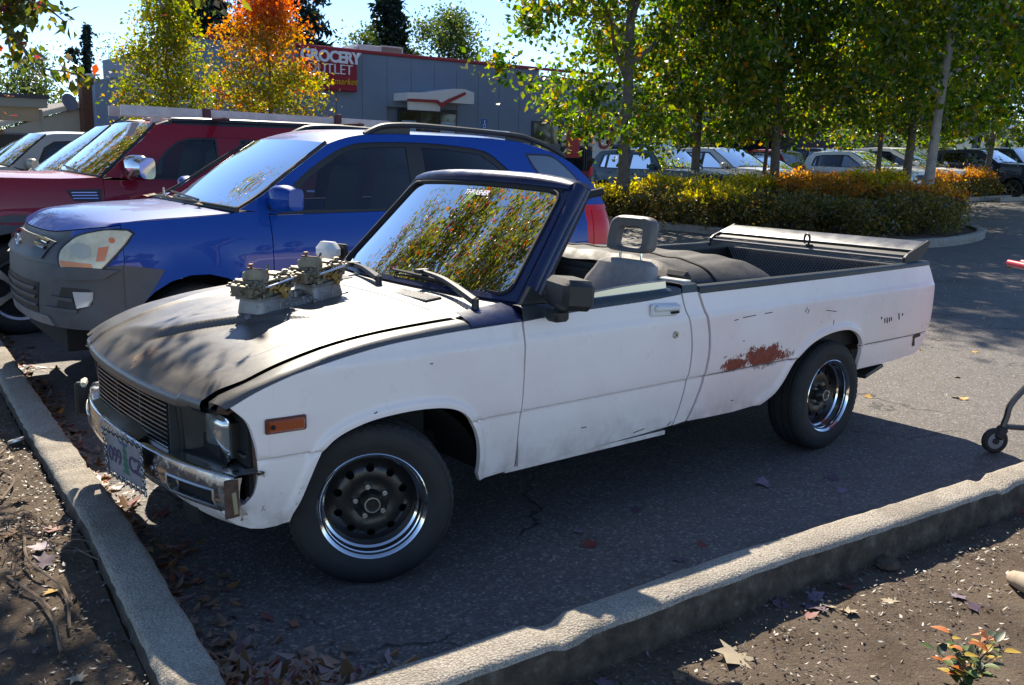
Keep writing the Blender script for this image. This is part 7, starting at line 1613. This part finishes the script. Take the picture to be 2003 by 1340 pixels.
# ---- leaf litter that nobody could count
def litter(name, n, area, z, size, cols, seed, flat=.6):
    rng = np.random.default_rng(seed); m_ = leaf_mat('litter_' + str(seed), cols, .25, .6)
    P_ = []
    while len(P_) < n:
        x, y = area(rng); P_.append((x, y, z(x, y) + abs(rng.normal()) * .008 + .004))
    P_ = np.array(P_); k = len(P_); sz = size * rng.uniform(.5, 1.4, k)[:, None]; a = rng.uniform(0, 2 * PI, k); d = np.stack([np.cos(a), np.sin(a), rng.normal(size=k) * .35], 1); sd2 = np.stack([-np.sin(a), np.cos(a), rng.normal(size=k) * .35], 1)
    up = np.array([0, 0, 1.0]); V = np.empty((k, 4, 3)); asp = rng.uniform(.25, .7, k)[:, None]; V[:, 0] = P_ - d * sz * .5 + up * sz * rng.uniform(0, .25, k)[:, None]; V[:, 2] = P_ + d * sz * .5 + up * sz * rng.uniform(0, .25, k)[:, None]; V[:, 1] = P_ + sd2 * sz * asp * .5; V[:, 3] = P_ - sd2 * sz * asp * .5
    i = np.arange(k) * 4; F = np.empty((k, 2, 3), int); F[:, 0] = np.stack([i, i + 1, i + 2], 1); F[:, 1] = np.stack([i, i + 2, i + 3], 1)
    o = bpy.data.objects.new(name, tri_mesh(name, V.reshape(-1, 3), F.reshape(-1, 3), m_)); COL.objects.link(o); o['kind'] = 'stuff'; return o
BR = [(0, (.08, .045, .02)), (.4, (.19, .10, .04)), (.7, (.28, .13, .042)), (.85, (.22, .045, .03)), (.95, (.18, .11, .13)), (1, (.42, .29, .13))]
lkx = lambda y: float(np.interp(y, [p[1] for p in LK], [p[0] for p in LK]))
def gut(rng):
    y = rng.uniform(-9, 1.4); return lkx(y) - abs(rng.normal()) * (.06 + .05 * (y > .0)) - .015, y
o = litter('leaf_litter', 900, gut, lambda x, y: 0, .055, BR, 21); tag(o, 'brown leaf litter along the front kerb gutter', 'leaf litter')
def corner(rng):
    x = .86 - abs(rng.normal()) * .22; y = 1.44 - abs(rng.normal()) * (.16 + .25 * max(0, x - .45)); return x, min(y, 1.46 - .0)
o = litter('leaf_litter', 900, corner, lambda x, y: .0 + .03 * max(0, 1 - math.hypot(x - .75, y - 1.35) / .5), .062, BR, 22); tag(o, 'heap of brown leaves in the corner where the two kerbs meet', 'leaf litter')
SP = [(0, (.035, .022, .014)), (.5, (.075, .05, .03)), (.85, (.115, .08, .045)), (.97, (.20, .15, .085)), (1, (.15, .05, .03))]
def bedl(rng): y = rng.uniform(-3.5, 1.55); return lkx(y) + .17 + abs(rng.normal()) * .30, y
o = litter('leaf_crumbs', 2600, bedl, lambda x, y: .055 + .014 * hnoise(x, y), .018, SP, 23); tag(o, 'dry leaf crumbs and chips on the left planting bed', 'leaf litter')
def bedr(rng): x = rng.uniform(-3.6, .6); return x, float(kt(x)) + .10 + abs(rng.normal()) * .34
o = litter('leaf_crumbs', 2800, bedr, lambda x, y: -.03 + .012 * hnoise(x, y), .016, SP, 24); tag(o, 'dry leaf crumbs and wood chips on the right planting bed', 'leaf litter')
def under(rng): return rng.uniform(-18.5, -13.6), rng.uniform(-12, -5.2)
o = litter('leaf_litter', 1200, lambda rng: (-13.45 - abs(rng.normal()) * .7, rng.uniform(-12.4, -5.6)), lambda x, y: G(x) + .10, .08, BR, 25); tag(o, 'brown leaf litter under the island hedge', 'leaf litter')
o = litter('leaf_litter', 500, lambda rng: (rng.uniform(-14, -4), rng.uniform(-6, 1.6)), lambda x, y: G(x), .028, [(0, (.16, .10, .04)), (.5, (.42, .30, .12)), (1, (.55, .42, .2))], 26); tag(o, 'tiny pale leaf bits strewn over the sunlit asphalt', 'leaf litter')
# twigs, lid, pale branch
TWG = simple('twig_brown', (.17, .115, .075), .8, var=.3, vscale=20)
for lab, pts, r in (('long crooked twig lying along the left kerb', [(.80, -1.45, .07), (.90, -1.2, .085), (.86, -.95, .08), (.96, -.70, .075)], .006), ('dark bent twig lower down on the left bed', [(.97, -.25, .07), (1.02, .05, .09), (.98, .35, .085), (1.03, .62, .07)], .005), ('thin twig near the bottom left corner', [(1.10, .1, .07), (1.05, .45, .08), (1.09, .75, .075)], .005), ('short forked twig on the sunny patch of the left bed', [(.86, -1.15, .07), (.93, -1.0, .09), (.95, -.85, .07)], .006)):
    m = M().mat(TWG); m.tube(cat(pts, 5), r, 5); a = Vector(pts[1]); m.tube([a, a + Vector((.05, .06, .02)), a + Vector((.07, .13, .01))], r * .5, 4); o = m.build('twig', None, smooth=60); tag(o, lab, 'twig')
m = M().mat(TWG); rr = random.Random(9)
for k in range(46):
    x, y = .86 + rr.uniform(-.02, .25), -.35 + rr.uniform(-.2, .35); a = rr.uniform(.5, 2.2); l = rr.uniform(.08, .25); m.tube([(x, y, .066), (x + l * .5 * math.cos(a), y + l * .5 * math.sin(a), .075 + rr.uniform(0, .02)), (x + l * math.cos(a + .3), y + l * math.sin(a + .3), .066)], .0022, 3, False)
o = m.build('pine_straw', None, smooth=0); tag(o, 'thin dry stalks matted behind the left kerb', 'straw', kind='stuff')
m = M().mat(simple('lid_metal', (.5, .5, .52), .3, metal=.8)); m.lathe([(0, .042), (.012, .042), (.014, .036), (.008, .02), (.010, 0)], (0, 0, 0), 'Z', 24); o = m.build('can_lid', None); tag(o, 'small round metal lid on the sunny patch behind the left kerb', 'lid'); o.location = (.72, -1.55, .075); o.rotation_euler = (.25, .2, 0)
m = M().mat(simple('bleached_wood', (.45, .36, .26), .8, var=.25, vscale=12)); m.tube([(-1.98, 2.17, -.01), (-1.93, 2.22, .01), (-1.90, 2.29, .0)], [.03, .036, .03], 9); o = m.build('wood_stub', None, smooth=50); tag(o, 'bleached stub of wood on the soil at the right edge', 'wood')
for i, (x, y, d) in enumerate(((-1.71, 1.80, .045),)):
    m = M().mat(MATS['soil']); m.lathe([(-.02, 0), (0, .05), (.02, .045), (.032, .02), (.034, 0)], (0, 0, 0), 'Z', 9); o = m.build('soil_clod', None, smooth=40); tag(o, 'clod of earth on the shadow edge of the right bed', 'clod'); o.location = (x, y, -.02)
# sprout, bottom right
sp2 = thing('seedling', 'small leafy shoot with green and golden leaves at the bottom right', 'plant', (-1.08, 2.42, -.03)); rng = np.random.default_rng(12)
lfm = [simple('sprout_green', (.07, .11, .015), .5, var=.3, vscale=20), simple('sprout_gold', (.36, .24, .02), .5, var=.3, vscale=20), simple('sprout_orange', (.42, .12, .015), .5), simple('sprout_dark', (.03, .05, .02), .5)]
stm = M().mat(TWG); q = 0
for k in range(11):
    a = k * 2.4; sp3 = .04 + .10 * rng.uniform(); h = rng.uniform(.08, .20); tip = Vector((sp3 * math.cos(a), sp3 * math.sin(a), h)); mid = tip * .5 + Vector((0, 0, .03)); stm.tube([(0, 0, 0), mid, tip], [.004, .003, .0015], 5, False)
    for j in range(7):
        p = Vector((0, 0, 0)).lerp(tip, .35 + .11 * j); d = Vector((math.cos(a + j * 2.2), math.sin(a + j * 2.2), rng.uniform(.1, .9))).normalized(); s_ = d.cross(Vector((0, 0, 1))).normalized(); L = rng.uniform(.045, .075); n_ = s_.cross(d)
        m = M().mat(lfm[[0, 0, 1, 0, 1, 2, 0, 3][(k + j) % 8]]); rows = []
        for t in np.linspace(0, 1, 6): w_ = .27 * L * math.sin(PI * t ** .8) + .0005; c_ = p + d * L * t - n_ * .2 * L * t * t; rows.append([c_ - s_ * w_ + n_ * w_ * .3, c_, c_ + s_ * w_ + n_ * w_ * .3])
        m.grid(rows); m.build('leaf', sp2, smooth=60)
stm.build('stem', sp2, smooth=60); sp2.scale = (.82, .82, .82)
for i, (x, y) in enumerate(((-1.42, 2.33), (-.98, 2.58))):
    m = M().mat(lfm[2 if i == 0 else 0])
    for k in range(6): a = k * 1.05; m.add([(0, 0, .01), (.03 * math.cos(a - .3), .03 * math.sin(a - .3), .03), (.055 * math.cos(a), .055 * math.sin(a), .02), (.03 * math.cos(a + .3), .03 * math.sin(a + .3), .03)], [(0, 1, 2, 3)])
    o = m.build('weed', None, smooth=0); tag(o, ('tiny orange weed rosette right of the leafy shoot', 'tiny green weed rosette at the bottom right corner')[i], 'weed'); o.location = (x, y, -.03)
# ---- branches of the nearest maple hanging into the picture, top left, plus an added limb out of view
def hanging(paths, n, seed, size, lm, spread=.045):
    rng = np.random.default_rng(seed); m = M().mat(bark); P_ = []
    for pth, r, k in paths:
        c = cat(pth, 6); m.tube(c, list(np.linspace(r, r * .25, len(c))), 5)
        c = np.array(c); t = rng.uniform(.12, 1, k); i = (t * (len(c) - 1)).astype(int); P_.append(c[i] + rng.normal(size=(k, 3)) * spread)
    return m, np.vstack(P_)
NT = [o for o in S.objects if o.get('label', '').startswith('nearest maple')][0]; off = Vector(NT.location)
def branch_set(paths, seed, size, spread=.045):
    m, P_ = hanging(paths, 0, seed, size, LR, spread); mx = Matrix.Translation(-off); b_ = M(); b_.mats = []; b_.merge(m, mx); b_.build('branch', NT, smooth=60)
    o = bpy.data.objects.new('branch_leaves', leaves_mesh('branch_leaves', P_ - np.array(off), size, LR, np.random.default_rng(seed + 1), droop=.9, aspect=.55)); COL.objects.link(o); o.parent = NT
branch_set([([(1.7, -4.1, 2.9), (.80, -3.2, 2.75), (.576, -2.825, 2.455), (.42, -2.641, 2.232), (.363, -2.569, 2.134), (.318, -2.507, 2.036), (.293, -2.465, 1.952)], .02, 110),
            ([(.363, -2.569, 2.134), (.268, -2.452, 1.981), (.158, -2.356, 1.956), (.10, -2.30, 1.935)], .008, 60),
            ([(1.7, -4.1, 3.1), (.8, -3.1, 2.75), (.525, -2.798, 2.513), (.316, -2.589, 2.363), (.21, -2.488, 2.309), (.129, -2.401, 2.226)], .016, 110),
            ([(.8, -3.1, 2.6), (.607, -2.777, 2.17), (.414, -2.65, 2.289), (.344, -2.6, 2.319), (.27, -2.555, 2.378)], .012, 140),
            ([(.8, -3.1, 2.7), (.55, -2.80, 2.40), (.40, -2.64, 2.36), (.33, -2.6, 2.27)], .012, 140)], 31, .070, .05)
branch_set([([(1.7, -4.1, 3.3), (.6, -2.2, 3.0), (.25, -1.3, 2.75), (.165, -1.028, 2.402), (.128, -.958, 2.244), (.102, -.914, 2.165)], .02, 60),
            ([(.25, -1.3, 2.75), (.165, -1.028, 2.402), (.018, -.875, 2.27), (-.007, -.829, 2.179)], .010, 40),
            ([(.25, -1.3, 2.75), (.05, -.95, 2.42), (-.072, -.802, 2.273), (-.111, -.736, 2.16)], .010, 50)], 35, .058, .045)

branch_set([([(1.75, -4.15, 3.2), (.8, -3.7, 3.8), (-.2, -3.3, 4.0), (-.80, -3.0, 4.05)], .025, 850), ([(.8, -3.7, 3.8), (-.2, -3.8, 4.1), (-.78, -3.7, 4.2)], .015, 750), ([(.1, -3.3, 4.0), (-.45, -2.8, 3.8), (-.72, -2.35, 3.7)], .012, 700)], 39, .085, .17)  # unseen leafy limb above the frame, added to shade the left planting bed
